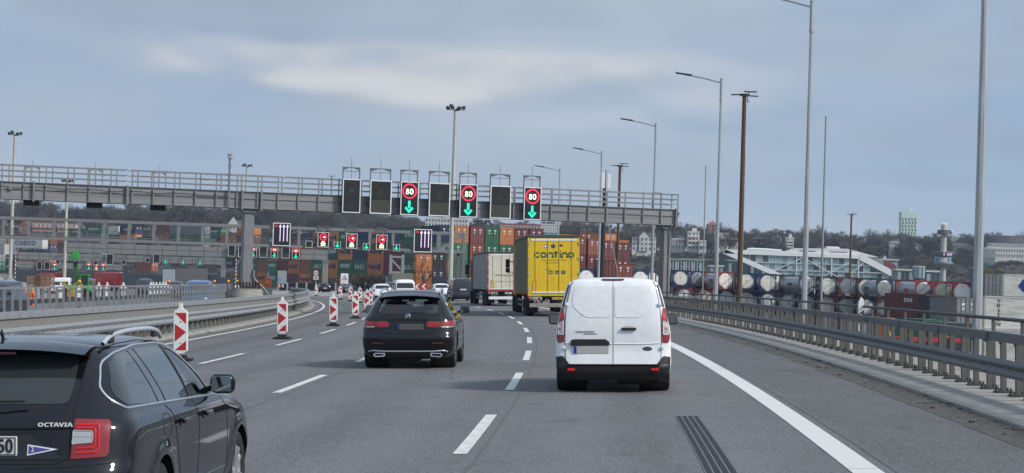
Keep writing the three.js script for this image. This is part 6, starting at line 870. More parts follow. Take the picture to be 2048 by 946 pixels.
{
  const top = (px) => 539 + (px - 1360) * 0.0425, dep = (px) => 305 - (px - 1350) * 0.095;
  const tanks = [
    [1362, 0, 'blue', 'cream', 'disc', 0, 'with a red disc, right of the near gantry leg'], [1452, 0, 'red', 'cream', 'TWS', 1, 'lettered TWS left of the tall brown mast'], [1494, 0, 'blue', 'cream', 'disc', 0, 'with a red disc right of the brown mast'], [1536, 0, 'blue', 'cream', '', 1, 'with a ladder, third right of the third street lamp'], [1614, 0, 'dark', 'silver', 'VTG', 1, 'lettered VTG behind the second street lamp'], [1656, 0, 'dark', 'cream', 'ZPLDNL', 1, 'beside the plain grey pole'], [1696, 0, 'brown', 'silver', '', 1, 'with silver end below the short brown mast'], [1734, 0, 'brown', 'white', 'disc', 0, 'with white end right of the short brown mast'], [1770, 0, 'dark', 'silver', 'VTG', 0, 'lettered VTG left of the silver TWS tank'], [1849, 0, 'red', 'silver', 'TWS', 0, 'with silver shell above the brown containers'], [1887, 0, 'red', 'green', '', 1, 'with dull green end under the radar tower'], [1926, 0, 'red', 'white', '', 0, 'with white end left of the nearest street lamp'],
    [1326, 1, 'maroon', 'white', '', 0, 'lower tier just right of the near gantry leg'], [1370, 1, 'maroon', 'white', 'disc', 0, 'lower tier under the one with a red disc'], [1411, 1, 'red', 'cream', '', 0, 'lower tier behind the third street lamp'], [1454, 1, 'dark', 'white', '', 0, 'lower tier under the TWS tank'], [1495, 1, 'blue', 'cream', '', 0, 'lower tier right of the brown mast'], [1538, 1, 'blue', 'white', 'VTG', 0, 'lower tier with a blue label'], [1578, 1, 'dark', 'silver', '', 0, 'lower tier left of the second street lamp'], [1617, 1, 'blue', 'silver', '', 0, 'lower tier behind the second street lamp'], [1655, 1, 'maroon', 'cream', 'disc', 1, 'lower tier right of the plain grey pole'], [1695, 1, 'brown', 'silver', '', 1, 'lower tier with silver end'], [1734, 1, 'blue', 'white', '', 0, 'lower tier with white end in a blue frame'], [1772, 1, 'brown', 'silver', '', 0, 'lower tier left of the brown containers'],
    [1335, 2, 'blue', 'white', '', 0, 'third tier at the near gantry leg'], [1376, 2, 'red', 'white', '', 0, 'third tier under the maroon framed one'], [1416, 2, 'red', 'white', '', 0, 'third tier behind the third street lamp'], [1457, 2, 'dark', 'white', '', 0, 'third tier beside the brown mast'], [1498, 2, 'blue', 'white', '', 0, 'third tier seen between barrier posts left'], [1540, 2, 'blue', 'cream', '', 0, 'third tier seen between posts, blue frame'], [1580, 2, 'blue', 'silver', '', 0, 'third tier seen between barrier posts at the second lamp'], [1620, 2, 'blue', 'silver', '', 0, 'third tier behind the second street lamp foot'], [1658, 2, 'red', 'white', '', 0, 'third tier at the plain grey pole foot'], [1698, 2, 'brown', 'white', '', 0, 'third tier seen between barrier posts, brown frame'], [1737, 2, 'blue', 'white', '', 0, 'third tier in a blue frame near the brown boxes'], [1776, 2, 'brown', 'silver', '', 0, 'third tier left of the brown boxes']];
  for (const [px, t, f, s, m, l, lab] of tanks) { const d = dep(px) + (t ? 1.5 : 0) + rnd(-0.5, 0.5), P = at(px, top(px), d); P.y -= (t + 1) * 2.66; tank(f, s, m, l, `tank container, ${f} frame, ${s} shell, ${lab}`, P, yawQ(-(px - 1024) / F + (m === 'VTG' && t === 0 ? 0.5 : m === 'TWS' ? 0.42 : 0.1) + rnd(-0.03, 0.03)), 'tank containers beyond the barrier'); }
  for (const [px, py, d, lab] of [[1173, 577, 262, 'small view of a white tank end between the lorry and the van'], [1281, 577, 280, 'white tank end in a blue frame right of the brown containers'], [1305, 578, 290, 'white tank end behind the near gantry ladder']]) { const P = at(px, py, d); tank('blue', 'white', '', 0, lab, P, yawQ(0.2), 'tank containers beyond the van'); }
  // second depth row, barrels filling the gaps
  [[1396, 'blue', 'silver'], [1432, 'dark', 'silver'], [1555, 'blue', 'cream'], [1590, 'dark', 'silver'], [1676, 'blue', 'silver'], [1757, 'dark', 'white'], [1808, 'dark', 'silver'], [1908, 'red', 'silver']].forEach(([px, f, s], i) => { for (const t of [0, 1]) { const d = dep(px) + 8, P = at(px, top(px) + 1, d); P.y -= (t + 1) * 2.62; tank(f, s, '', 0, `${s} tank in a ${f} frame, second row, ${t ? 'lower' : 'upper'} one in the ${ords[i]} gap`, P, yawQ(-(px - 1024) / F + 0.35), 'second row of tank containers'); } });
  const boxAt = (c, px, pyBottom, d, L, H, yaw, lab, opt = {}) => container(c, L, H, lab, at(px, pyBottom, d), yawQ(yaw), null, opt);
  boxAt('maroon', 1868, 638, 212, 6.06, 2.59, 0.62, 'dark maroon container with small white letters below the TWS tank', { logo: ['tex', 0.5, 1.95, -2.6, 'w', 1.2], noMark: true });
  boxAt('grey', 1893, 648, 216, 6.06, 2.9, 0.25, 'grey corrugated container right of the maroon one'); boxAt('dark', 1911, 650, 205, 6.06, 2.9, 0.25, 'black container with grey lock bars left of the nearest lamp'); boxAt('grey', 1935, 654, 200, 6.06, 2.9, 0.25, 'grey container half hidden by the nearest street lamp');
  boxAt('green', 1812, 690, 200, 6.06, 2.59, 0.3, 'green container low behind the barrier posts at right'); boxAt('orange', 1834, 692, 196, 6.06, 2.59, 0.3, 'orange container low behind the barrier posts at right'); boxAt('green', 1873, 694, 190, 6.06, 2.59, 0.3, 'green container low beside the black one behind the posts'); boxAt('dark', 1908, 700, 188, 6.06, 2.59, 0.2, 'dark blue container low behind the posts at right'); boxAt('grey', 1932, 703, 184, 6.06, 2.59, 0.2, 'low grey container behind the nearest lamp foot');
  // white boxes at the right edge
  boxAt('grey', 1989, 592, 245, 6.06, 2.7, 0.1, 'grey corrugated container on top, left of the white one at the right edge', { noMark: true });
  const reefer = (name, label, px, pyT, d, yaw, L, H, W0) => { const P = at(px, pyT, d), o = thing('refrigerated_container', label, 'container', V(P.x, P.y - H, P.z), yawQ(yaw)); const m = std(0.66, 0.65, 0.6, 0.55, 0, { map: blotT });
    part('side_wall', [box(L, H - 0.24, 0.06, L / 2, H / 2, 0)], m, o); part('roof', [box(L, 0.05, 2.4, L / 2, H - 0.05, -1.22)], m, o); part('end_wall', [box(0.06, H - 0.24, 2.3, 0.04, H / 2, -1.22)], m, o); part('top_rail', [box(L, 0.13, 0.13, L / 2, H - 0.065, 0.0)], m, o); part('bottom_rail', [box(L, 0.15, 0.13, L / 2, 0.075, 0.0)], m, o); part('corner_post', [box(0.17, H, 0.17, 0.085, H / 2, 0.02), box(0.2, 0.14, 0.2, 0.1, H - 0.068, 0.02), box(0.2, 0.14, 0.2, 0.1, 0.068, 0.02)], std(0.6, 0.56, 0.46, 0.6, 0, { map: blotT }), o); return o; };
  const t1 = reefer('', 'white container lettered TRITON top to bottom at the right edge', 1969, 591.5, 182, -0.12, 12, 2.95);
  [...'TRITON'].forEach((c, i) => part('lettering', letters(c, 0.3, 0.012, 1.5).translate(1.3, 2.5 - i * 0.42, 0.034), std(0.12, 0.035, 0.03, 0.6), t1));
  reefer('', 'plain white container under the one lettered TRITON', 1969, 658, 181, -0.12, 12, 2.95);
  const k = reefer('', 'white container with a large blue angular emblem on top at the right edge', 2007, 548, 240, -0.12, 12, 2.62);
  part('emblem', [extrude([[1.75, 1.25], [2.3, 2.05], [3.1, 2.05], [2.62, 1.4], [3.1, 0.55], [2.3, 0.55]], 0.02).translate(0, 0, 0.034), extrude([[2.95, 1.3], [3.5, 2.05], [4.3, 2.05], [3.7, 1.3], [4.3, 0.55], [3.5, 0.55]], 0.02).translate(0, 0, 0.034)], std(0.012, 0.03, 0.2, 0.5), k);
  // red trailer chassis below
  const tr = thing('trailer_chassis', 'red trailer chassis with yellow chocks seen between the barrier posts', 'trailer', at(1845, 700, 172), yawQ(0.2)); part('frame_rail', [box(7, 0.35, 0.2, 0, 0.9, 0), box(7, 0.35, 0.2, 0, 0.9, -1.6)], std(0.35, 0.02, 0.025, 0.5), tr); for (const x of [-3, -1.2, 0.6, 2.4]) part('wheel_chock', [rbox(0.35, 0.4, 0.3, 0.05, x, 1.3, 0.1)], std(0.7, 0.5, 0.05, 0.5), tr); for (const x of [-2.6, -1.4, 2.2]) part('wheel', [cyl(0.5, 0.5, 0.4, 20, x, 0.5, 0, Math.PI / 2)], MT.rubber, tr);
}
// ---------- far bank: buildings ----------
import { MarchingCubes } from 'three/addons/objects/MarchingCubes.js';
const paneM = phys(0.035, 0.05, 0.06, { roughness: 0.08, specularIntensity: 1 }), paneB = phys(0.25, 0.35, 0.365, { roughness: 0.25, clearcoat: 1 }), renderW = std(0.66, 0.64, 0.59, 0.85, 0, { map: blotT }), renderP = std(0.5, 0.47, 0.41, 0.85, 0, { map: blotT }), slateM = std(0.055, 0.058, 0.066, 0.8, 0, { map: blotT }), tileM = std(0.27, 0.085, 0.05, 0.85, 0, { map: blotT }), brickM = std(0.2, 0.075, 0.05, 0.9, 0, { map: blotT }), terraM = std(0.5, 0.24, 0.15, 0.8, 0, { map: blotT });
const houseSpans = [], paneC = phys(0.12, 0.22, 0.25, { roughness: 0.15, clearcoat: 1 });
// px extents at distance d; the house stands upright on the bank
function house(name, label, x0, x1, yE, yB, d, o = {}) {
  const k = F / d, P = at((x0 + x1) / 2, yB, d), W = (x1 - x0) / k, H = (yB - yE) / k, D = o.depth ?? Math.min(14, W), g = thing(name, label, o.cat ?? 'house', P, yawQ(o.yaw ?? 0));
  houseSpans.push([x0 - 3, x1 + 3, d, yB, o.clear ?? 0.25]);
  const foot = 6, wall = o.wall ?? renderW, roofM = o.roofM ?? slateM;
  part('wall', [box(W, H + foot, D, 0, (H - foot) / 2, -D / 2)], wall, g);
  const R = (o.roofPx ?? 7) / k;
  if (o.roof === 'gable') part('roof', [extrude([[-W / 2 - 0.4, 0], [W / 2 + 0.4, 0], [0, R]], D + 0.8).translate(0, H, -D - 0.4)], roofM, g);
  else if (o.roof === 'side') part('roof', [extrude([[0.5, 0], [-D - 0.5, 0], [-D / 2, R]], W + 0.6).rotateY(Math.PI / 2).translate(-W / 2 - 0.3, H, 0)], roofM, g);
  else if (o.roof === 'mansard') part('roof', [tf(new THREE.CylinderGeometry(0.62, 0.7072, 1, 4, 1).rotateY(Math.PI / 4).scale(W * 1.02, R, D * 1.04), 0, H + R / 2, -D / 2)], roofM, g);
  else if (o.roof === 'pyramid') part('roof', [tf(new THREE.ConeGeometry(0.7072, 1, 4, 1).rotateY(Math.PI / 4).scale(W * 1.12, R, D * 1.12), 0, H + R / 2, -D / 2)], roofM, g);
  else part('roof', [box(W + 0.5, 0.5, D + 0.5, 0, H + 0.2, -D / 2), ...(o.topBox ? [box(W * 0.4, 2.2, D * 0.5, W * 0.1, H + 1.3, -D / 2)] : [])], o.roofM ?? renderW, g);
  if (o.front) part('gable_front', [extrude([[-o.front / 2, -H], [o.front / 2, -H], [o.front / 2, 0.4], [0, o.frontH ?? 2.6], [-o.front / 2, 0.4]], 1).translate(o.frontX ?? 0, H, 0.0)], wall, g);
  const nf = o.floors ?? Math.max(1, Math.round(H / 3.2)), nc = o.cols ?? Math.max(2, Math.round(W / 2.6)), ww = Math.min(1.5, W / nc * 0.5), wh = Math.min(1.9, H / nf * 0.58), z = 0.03, pg = box(ww, wh, 0.14, 0, 0, z), fg = extrude([[-ww / 2 - 0.14, -wh / 2 - 0.14], [ww / 2 + 0.14, -wh / 2 - 0.14], [ww / 2 + 0.14, wh / 2 + 0.14], [-ww / 2 - 0.14, wh / 2 + 0.14]], 0.16, 0, [[[-ww / 2, -wh / 2], [-ww / 2, wh / 2], [ww / 2, wh / 2], [ww / 2, -wh / 2]]]), cross = box(0.09, wh, 0.04, 0, 0, z + 0.09);
  for (let f = 0; f < nf; f++) for (let c = 0; c < nc; c++) { const x = -W / 2 + W * (c + 0.5) / nc, y = H * (f + 0.52) / nf, zz = o.front && Math.abs(x - (o.frontX ?? 0)) < o.front / 2 ? 1 : 0; const w = part('window', fg, frameWhite, g); w.position.set(x, y, zz); part('pane', pg, paneM, w); if (!o.plainPane) part('mullion', cross, frameWhite, w); }
  if (o.balcony) for (let f = 1; f < nf; f++) part('balcony', [box(W * 0.9, 0.9, 1.4, 0, H * f / nf, 0.7)], o.balcM ?? renderW, g);
  for (const s of o.chimneys ?? []) part('chimney', [box(0.9, 1.8, 0.9, s * W, H + R * 0.6 + 0.9, -D / 2)], brickM, g);
  return g;
}
house('white_villa', 'white gabled mansion with dark roof on the slope behind the end of the gantry', 1264, 1312, 474, 502, 1180, { roof: 'mansard', roofPx: 9, cols: 6, floors: 3, front: 5.2, frontX: -0.4, frontH: 3, chimneys: [-0.3, 0.25] });
house('white_house', 'small white house above and left of the gabled mansion', 1231, 1248, 460, 474, 1260, { cols: 3 }); house('white_house', 'long pale building on the ridge between antenna mast and brown mast', 1180, 1222, 454, 470, 1290, { roof: 'side', roofPx: 5, cols: 6 }); house('white_house', 'pale block with grey roof on the ridge left of the mansion', 1258, 1272, 458, 470, 1280, {}); house('white_house', 'pale ridge house partly behind the antenna mast', 1160, 1182, 458, 470, 1270, { roof: 'mansard', roofPx: 6 });
house('villa', 'pale villa among bare trees right of the near gantry leg', 1343, 1368, 476, 500, 1200, { roof: 'mansard', roofPx: 5, cols: 4, wall: renderW }); house('terrace_house', 'white stepped modern house with balconies left of the third street lamp', 1375, 1398, 464, 500, 1190, { balcony: true, cols: 3, floors: 4, topBox: true }); house('terrace_house', 'low white balcony block beside the stepped modern house', 1398, 1412, 482, 500, 1185, { balcony: true, cols: 2, floors: 2 });
house('white_house', 'white two storey house with dark windows between third lamp and brown mast', 1431, 1457, 467, 484, 1210, { cols: 4, floors: 2, wall: renderW }); house('white_house', 'white house half hidden behind the tall brown mast', 1459, 1476, 480, 500, 1200, { cols: 3, roof: 'side', roofPx: 4 }); house('brick_house', 'house with red tiled roof beside the tall brown mast', 1461, 1486, 470, 480, 1290, { roof: 'side', roofPx: 7, roofM: tileM, wall: brickM }); house('church_tower', 'square brick tower with red tent roof behind the third street lamp', 1414, 1436, 450, 480, 1330, { roof: 'pyramid', roofPx: 9, roofM: tileM, wall: brickM, cols: 2, floors: 3, cat: 'tower', clear: 1 });
house('white_house', 'pale long house in the trees right of the tall brown mast', 1507, 1530, 478, 490, 1230, { roof: 'side', roofPx: 3 }); house('white_house', 'small white gabled house left of the second street lamp', 1546, 1562, 475, 484, 1230, { roof: 'gable', roofPx: 6, roofM: renderP }); house('terrace_house', 'narrow pale modern house stepping up the slope left of the second lamp', 1572, 1587, 476, 500, 1200, { balcony: true, cols: 2, floors: 4, topBox: true }); house('villa', 'pale corner villa in the trees right of the short brown mast', 1779, 1798, 482, 502, 1220, { cols: 3, roof: 'mansard', roofPx: 4, wall: renderP });
house('villa', 'pale villa behind bare trees left of the radar tower', 1832, 1862, 486, 514, 1230, { cols: 5, floors: 3, wall: renderW, roof: 'mansard', roofPx: 5 }); house('white_house', 'small white tower house right of the radar tower', 1904, 1916, 473, 486, 1280, { cols: 2, floors: 2 }); house('glass_house', 'dark green glazed hall on the slope right of the radar tower', 1904, 1946, 486, 510, 1220, { cols: 8, floors: 3, wall: std(0.06, 0.085, 0.08, 0.5), roofM: std(0.06, 0.08, 0.08, 0.5), plainPane: true, cat: 'hall' });
house('hotel', 'long white hotel with dark mansard roof right of the nearest street lamp', 1974, 2052, 486, 516, 1200, { roof: 'mansard', roofPx: 13, cols: 15, floors: 3, depth: 16, chimneys: [-0.3, -0.1, 0.1, 0.3], cat: 'hotel' }); house('terrace_house', 'pale stepped block with red roof edge at the right edge behind the hotel', 2012, 2045, 473, 490, 1260, { cols: 5, roofM: tileM }); house('glass_house', 'glazed greenish block below the hotel beside the nearest lamp', 1968, 1990, 497, 516, 1170, { cols: 5, wall: std(0.12, 0.17, 0.16, 0.5), plainPane: true, cat: 'hall' });
{ // mint tower block
  const d = 2050, k = F / d, P = at(1817.5, 480, d), W = 31 / k, H = 57 / k, o = thing('tower_block', 'pale mint green tower block on the skyline right of the short mast', 'tower block', P), m = std(0.5, 0.64, 0.56, 0.8), ws = box(1.1, 2.6, 0.3, 0, 0, 0.1);
  part('wall', [box(W, H + 30, 14, 0, H / 2 - 15, -7)], m, o); part('roof_box', [box(4, 2.6, 6, 1.5, H + 1.3, -6)], m, o); for (let r = 0; r < 9; r++) for (let c = 0; c < 5; c++) part('window', ws, paneM, o).position.set(-W / 2 + W * (c + 0.5 + (r % 2 ? 0.1 : -0.1)) / 5, H - 8 - r * 3.6, 0);
}
{ // slanted white office building with glass front
  const d = 980, k = F / d, o = thing('office_building', 'white slanted office building with glass front and sloping ends beyond the tanks', 'office building', at(1600, 560, d)), X = (px) => (px - 1600) / k, Y = (px, py) => (560 - py) / k + (px - 1600) / k * TB * 0.95;
  houseSpans.push([1440, 1870, d, 560, 1]);
  const tl = [X(1447), Y(1447, 503)], tr = [X(1718), Y(1718, 513)], br = [X(1900), Y(1900, 606)], bl = [X(1676), Y(1676, 602)], D = 21, wm = std(0.72, 0.72, 0.7, 0.6);
  const lerp2 = (a, b, t) => [a[0] + (b[0] - a[0]) * t, a[1] + (b[1] - a[1]) * t], bar2 = (a, b, w, z, dz) => beam(V(a[0], a[1], z), V(b[0], b[1], z), dz, w);
  part('core', [extrude([tl, tr, br, bl].reverse(), D).translate(0, 0, -D - 0.6)], std(0.1, 0.13, 0.14, 0.4), o);
  part('frame', [bar2(tl, tr, 2.1, -0.5, 2.4), bar2(tr, br, 3.0, -0.5, 2.4), bar2(tl, bl, 2.3, -0.5, 2.4)], wm, o); part('roof', [box(tr[0] - tl[0], 0.6, D, (tl[0] + tr[0]) / 2, Math.max(tl[1], tr[1]) + 0.7, -D / 2 - 1)], wm, o); part('sloping_roof', [beam(V((tr[0] + br[0]) / 2, (tr[1] + br[1]) / 2 + 1.2, -1), V((tr[0] + br[0]) / 2, (tr[1] + br[1]) / 2 + 1.2, -D), Math.hypot(br[0] - tr[0], br[1] - tr[1]), 0.5).applyMatrix4(new THREE.Matrix4().makeRotationZ(0))].slice(0, 0).concat([extrude([[tr[0], tr[1] + 1], [br[0], br[1] + 1], [br[0], br[1] + 1.4], [tr[0], tr[1] + 1.4]].reverse(), D).translate(0, 0, -D - 1)]), wm, o);
  // upper storeys set back
  part('penthouse', [extrude([[X(1572), Y(1572, 504)], [X(1760), Y(1760, 514)], [X(1696), Y(1696, 497)], [X(1590), Y(1590, 496)]], 12).translate(0, 0, -16)], std(0.5, 0.5, 0.5, 0.6), o); part('plant_room', [extrude([[X(1655), Y(1655, 498)], [X(1685), Y(1685, 499)], [X(1680), Y(1680, 493)], [X(1658), Y(1658, 492)]], 8).translate(0, 0, -14)], wm, o); part('penthouse_glazing', [extrude([[X(1592), Y(1592, 506)], [X(1640), Y(1640, 507)], [X(1630), Y(1630, 502)], [X(1600), Y(1600, 501)]], 0.3).translate(0, 0, -3.9), extrude([[X(1660), Y(1660, 509)], [X(1706), Y(1706, 511)], [X(1694), Y(1694, 504)], [X(1660), Y(1660, 503)]], 0.3).translate(0, 0, -3.9)].map((g) => g), paneM, o); part('roof_tube', [tube([V(X(1496), Y(1496, 504), -8), V(X(1497), Y(1497, 499), -8), V(X(1520), Y(1520, 498), -8), V(X(1566), Y(1566, 501), -8)], 0.55, 24, 8)], wm, o); part('roof_glass', [box(X(1566) - X(1498), 1.3, 4, (X(1566) + X(1498)) / 2, Y(1530, 502), -8.5)], paneB, o);
  // storeys: slab, panes, mullions; upright bays cut off by the slanting ends
  const yTop = tl[1] - 1.2, fh = 3.5, xl = (y) => tl[0] + (tl[1] - y) * (bl[0] - tl[0]) / (tl[1] - bl[1]) + 1.2, xr = (y) => tr[0] + (tr[1] - y) * (br[0] - tr[0]) / (tr[1] - br[1]) - 1.6, bay = 3.1;
  for (let f = 0; f < 5; f++) {
    const y1 = yTop - f * fh - 0.35, y0 = yTop - (f + 1) * fh; part('floor_slab', [beam(V(xl(y0), y0 - 0.1, -0.1), V(xr(y0), y0 - 0.1, -0.1), 0.7, 0.6)], std(0.4, 0.42, 0.42, 0.6), o);
    for (let x = Math.floor(xl(y1) / bay) * bay; x < xr(y0); x += bay) { const q = [[Math.max(x + 0.12, xl(y0)), y0 + 0.2], [Math.min(x + bay - 0.12, xr(y0)), y0 + 0.2], [Math.min(x + bay - 0.12, xr(y1)), y1], [Math.max(x + 0.12, xl(y1)), y1]]; if (q[1][0] - q[0][0] < 0.3 || q[2][0] - q[3][0] < 0.3) continue; part('pane', [extrude(q, 0.12).translate(0, 0, -0.48)], [paneB, paneC, paneM, paneB][Math.abs(Math.round(x * 7 + f * 3)) % 4], o); part('mullion', [box(0.2, y1 - y0, 0.3, x, (y0 + y1) / 2, -0.3)], std(0.5, 0.54, 0.54, 0.5), o); }
  }
  for (const [p, q] of [[[1540, 545], [1604, 515]], [[1604, 515], [1680, 556]], [[1640, 556], [1700, 524]], [[1700, 548], [1730, 522]]]) part('brace', [bar2([X(p[0]), Y(...p)], [X(q[0]), Y(...q)], 0.4, 0.3, 0.3)], std(0.55, 0.66, 0.68, 0.5), o);
  for (const px of [1592, 1662, 1716]) part('column', [bar2([X(px), Y(px, 514)], [X(px), Y(px, 600)], 0.6, 0.2, 0.5)], std(0.55, 0.66, 0.68, 0.5), o);
}
// long low glazed buildings and halls on the waterfront
function lowHall(name, label, x0, x1, yT, yB, d, n, wall, roofM, opt = {}) {
  const k = F / d, P = at((x0 + x1) / 2, yB, d), W = (x1 - x0) / k, H = (yB - yT) / k, o = thing(name, label, 'hall', P); houseSpans.push([x0, x1, d, yB, 1]);
  part('wall', [box(W, H + 5, 14, 0, H / 2 - 2.5, -7.1)], wall, o); part('roof', [box(W + 1, 0.7, 15, 0, H + 0.3, -7)], roofM, o);
  for (let i = 0; i < n; i++) { const x = -W / 2 + W * (i + 0.5) / n; if (opt.panes !== false) part('pane', [box(W / n * 0.72, H * 0.72, 0.1, x, H * 0.5, 0)], i % 3 ? paneM : paneB, o); if (opt.rails) part('stair_frame', [box(0.25, H * 0.95, 0.2, x - W / n * 0.4, H * 0.48, 0.2), box(W / n * 0.6, 0.2, 0.2, x, H * 0.3, 0.2), box(W / n * 0.6, 0.2, 0.2, x, H * 0.6, 0.2)].slice(0, i % 2 ? 1 : 3), frameWhite, o); } return o;
}
lowHall('glass_hall', 'dark glazed building with pale green roof edge below the lawn', 1318, 1404, 520, 552, 1080, 16, std(0.05, 0.06, 0.065, 0.5), std(0.22, 0.34, 0.31, 0.6), { rails: true }); lowHall('glass_hall', 'dark glazed building with green frame left of the white slanted office', 1456, 1530, 523, 556, 1060, 10, std(0.045, 0.065, 0.075, 0.5), std(0.2, 0.32, 0.34, 0.6), {}); lowHall('flat_hall', 'small flat white roofed hall right of the third street lamp', 1420, 1446, 533, 556, 1040, 4, std(0.25, 0.25, 0.25, 0.8), renderW, {});
lowHall('flat_hall', 'long low white hall left of the radar tower', 1794, 1834, 541, 562, 930, 5, std(0.2, 0.2, 0.2, 0.7), renderW, {}); lowHall('flat_hall', 'low white portal hall at the foot of the radar tower', 1852, 1880, 544, 570, 900, 3, std(0.1, 0.1, 0.11, 0.7), renderW, {}); lowHall('terminal_building', 'pale terminal with dark red end right of the slanted office', 1722, 1795, 520, 556, 1050, 7, std(0.2, 0.21, 0.22, 0.6), std(0.5, 0.5, 0.48, 0.6), {});
{ const d = 1045, P = at(1770, 536, d), o = thing('red_roof_block', 'dark red angular roof block right of the slanted office building', 'building', P); part('roof_wedge', [extrude([[-1, 0], [6, 0], [6, 1.4], [-0.5, 4.4]], 8).translate(0, 0, -8)], std(0.16, 0.03, 0.035, 0.6), o); part('side_wall', [extrude([[-12, -2], [-1.2, -2], [-0.7, 4.2], [-12, 5.8]], 8).translate(0, 0, -8)], std(0.22, 0.27, 0.3, 0.5), o); }
{ const P = at(1840, 556, 880), o = thing('glass_pavilion', 'octagonal dark glass pavilion left of the radar tower', 'pavilion', P), k = F / 880, r = 13 / k; houseSpans.push([1822, 1858, 880, 560, 1]); part('glass_drum', [cyl(r, r * 1.05, 22 / k, 8, 0, 11 / k, -r)], paneB, o); part('roof', [cyl(r * 1.15, r * 0.9, 0.6, 8, 0, 22.8 / k, -r)], MT.galv, o); part('base', [cyl(r * 0.8, r * 0.8, 8, 8, 0, -4, -r)], MT.darkSteel, o); for (let i = 0; i < 8; i++) part('mullion', [box(0.2, 22 / k, 0.2, r * Math.cos(i * 0.785 + 0.39) * 1.03, 11 / k, -r + r * Math.sin(i * 0.785 + 0.39) * 1.03)], MT.darkSteel, o); }
{ // radar tower
  const d = 800, k = F / d, P = at(1885.5, 562, d), o = thing('radar_tower', 'concrete radar tower with octagonal control room and magenta number display', 'radar tower', P, yawQ(0.2)), y = (py) => (562 - py) / k, cm = std(0.42, 0.42, 0.4, 0.85, 0, { map: blotT });
  houseSpans.push([1866, 1910, d, 562, 1]);
  part('shaft', [cyl(1.18, 1.18, y(450) + 12, 20, 0, (y(450) - 12) / 2, 0)], cm, o); part('gallery', [cyl(2.6, 4.1, 1.6, 8, 0, y(530), 0), cyl(4.2, 4.2, 0.7, 8, 0, y(526), 0)], std(0.2, 0.2, 0.2, 0.7), o); part('control_room', [cyl(3.3, 3.3, y(514.5) - y(525), 8, 0, (y(514.5) + y(525)) / 2, 0)], std(0.46, 0.46, 0.45, 0.7), o);
  for (let i = 0; i < 8; i++) { const a = i * Math.PI / 4 + Math.PI / 8; if (i % 2 === 0 || i === 1) part('window', [box(1.9, 1.35, 0.15).rotateY(a + 0).translate(Math.sin(a) * 3.08, y(519.7), Math.cos(a) * 3.08)], std(0.05, 0.16, 0.34, 0.15), o); }
  part('upper_room', [cyl(3.5, 3.7, y(505) - y(514), 8, 0, (y(505) + y(514)) / 2, 0)], std(0.075, 0.075, 0.078, 0.7), o); part('roof_ring', [cyl(3.8, 3.8, 0.25, 8, 0, y(504.4), 0)], cm, o);
  const disp = part('number_display', [box(3.9, 1.3, 0.2).translate(0.3, y(508.8), 3.55)], std(0.02, 0.01, 0.03, 0.5), o); const lm = std(0.3, 0.1, 0.35, 0.5); lm.emissive.setRGB(0.95, 0.6, 1.0); lm.emissiveIntensity = 0.9; part('display_figures', [letters('E', 0.85, 0.05, 1.1).translate(-1.25, y(508.8), 3.66), letters('324', 0.85, 0.05, 1.15).translate(0.95, y(508.8), 3.66)], lm, disp);
  part('ring_platform', [cyl(2.6, 2.6, y(460) - y(469), 14, 0, (y(460) + y(469)) / 2, 0)], std(0.1, 0.1, 0.105, 0.7), o); part('dish', [cyl(0.9, 0.9, 0.3, 16, 2.9, y(464), 0.6, 0, 0, Math.PI / 2)], MT.white, o); part('lantern', [cyl(1.3, 1.15, y(449) - y(460), 16, 0, (y(449) + y(460)) / 2, 0), cyl(1.42, 1.42, 0.2, 16, 0, y(454), 0)], std(0.5, 0.48, 0.45, 0.7), o); part('radar_bar', [box(2.7, 0.25, 0.4, 0, y(447.2), 0, 0, 0.3, 0), cyl(0.2, 0.2, 1, 8, 0, y(449), 0)], MT.white, o);
}
// ---------- far bank, left and centre ----------
house('terracotta_block', 'long building with terracotta bands and white bays behind the left gantries', 55, 152, 447, 470, 1150, { cols: 11, floors: 3, balcony: true, balcM: terraM, wall: renderP, roofM: terraM, cat: 'building', clear: 1 }); house('brick_house', 'gabled brick house at the left end of the terracotta banded building', 36, 58, 452, 470, 1150, { roof: 'gable', roofPx: 9, roofM: tileM, wall: brickM }); house('white_villa', 'white gabled house with dark roof left of the near gantry leg', 446, 484, 450, 474, 1170, { roof: 'mansard', roofPx: 10, front: 6.2, frontH: 4.6, frontX: 0.2, cols: 6, floors: 2, clear: 1 });
house('white_house', 'small white house in the trees at the far left under the girder', 22, 44, 412, 418, 1340, { roof: 'gable', roofPx: 4 }); house('white_block', 'white office block over the containers under the unlit signals', 850, 936, 438, 462, 760, { cols: 14, floors: 3, wall: std(0.6, 0.58, 0.52, 0.8), plainPane: true, cat: 'building', clear: 1 }); house('terracotta_block', 'long red framed building over the container stacks right of the loader', 998, 1080, 450, 470, 720, { cols: 13, floors: 2, wall: std(0.25, 0.09, 0.09, 0.8), roofM: std(0.25, 0.06, 0.07, 0.7), plainPane: true, cat: 'building', clear: 1 }); house('white_block', 'white columned building over the containers above the yellow lorry', 1078, 1116, 450, 468, 760, { cols: 10, floors: 1, cat: 'building', clear: 1 });
{ const P = at(975, 462, 520), o = thing('container_loader', 'dark arms of a container loader rising behind the stacks under the right signals', 'crane', P), m = std(0.05, 0.052, 0.055, 0.6); part('arm', [beam(V(-2.2, 0, 0), V(-0.2, 2.6, 0), 0.6, 0.6), beam(V(0.2, 2.6, 0), V(2.2, 0, 0), 0.6, 0.6), box(1.6, 0.6, 0.8, -0.1, 2.6, 0), beam(V(-0.2, 2.4, 0), V(-3.2, 1.1, 0), 0.35, 0.35)], m, o); part('leg', [box(0.8, 20, 0.8, -2.2, -9.8, 0), box(0.8, 20, 0.8, 2.2, -9.8, 0)], m, o); part('spreader', [box(1.6, 0.4, 0.8, -3.4, 0.9, 0)], m, o); }
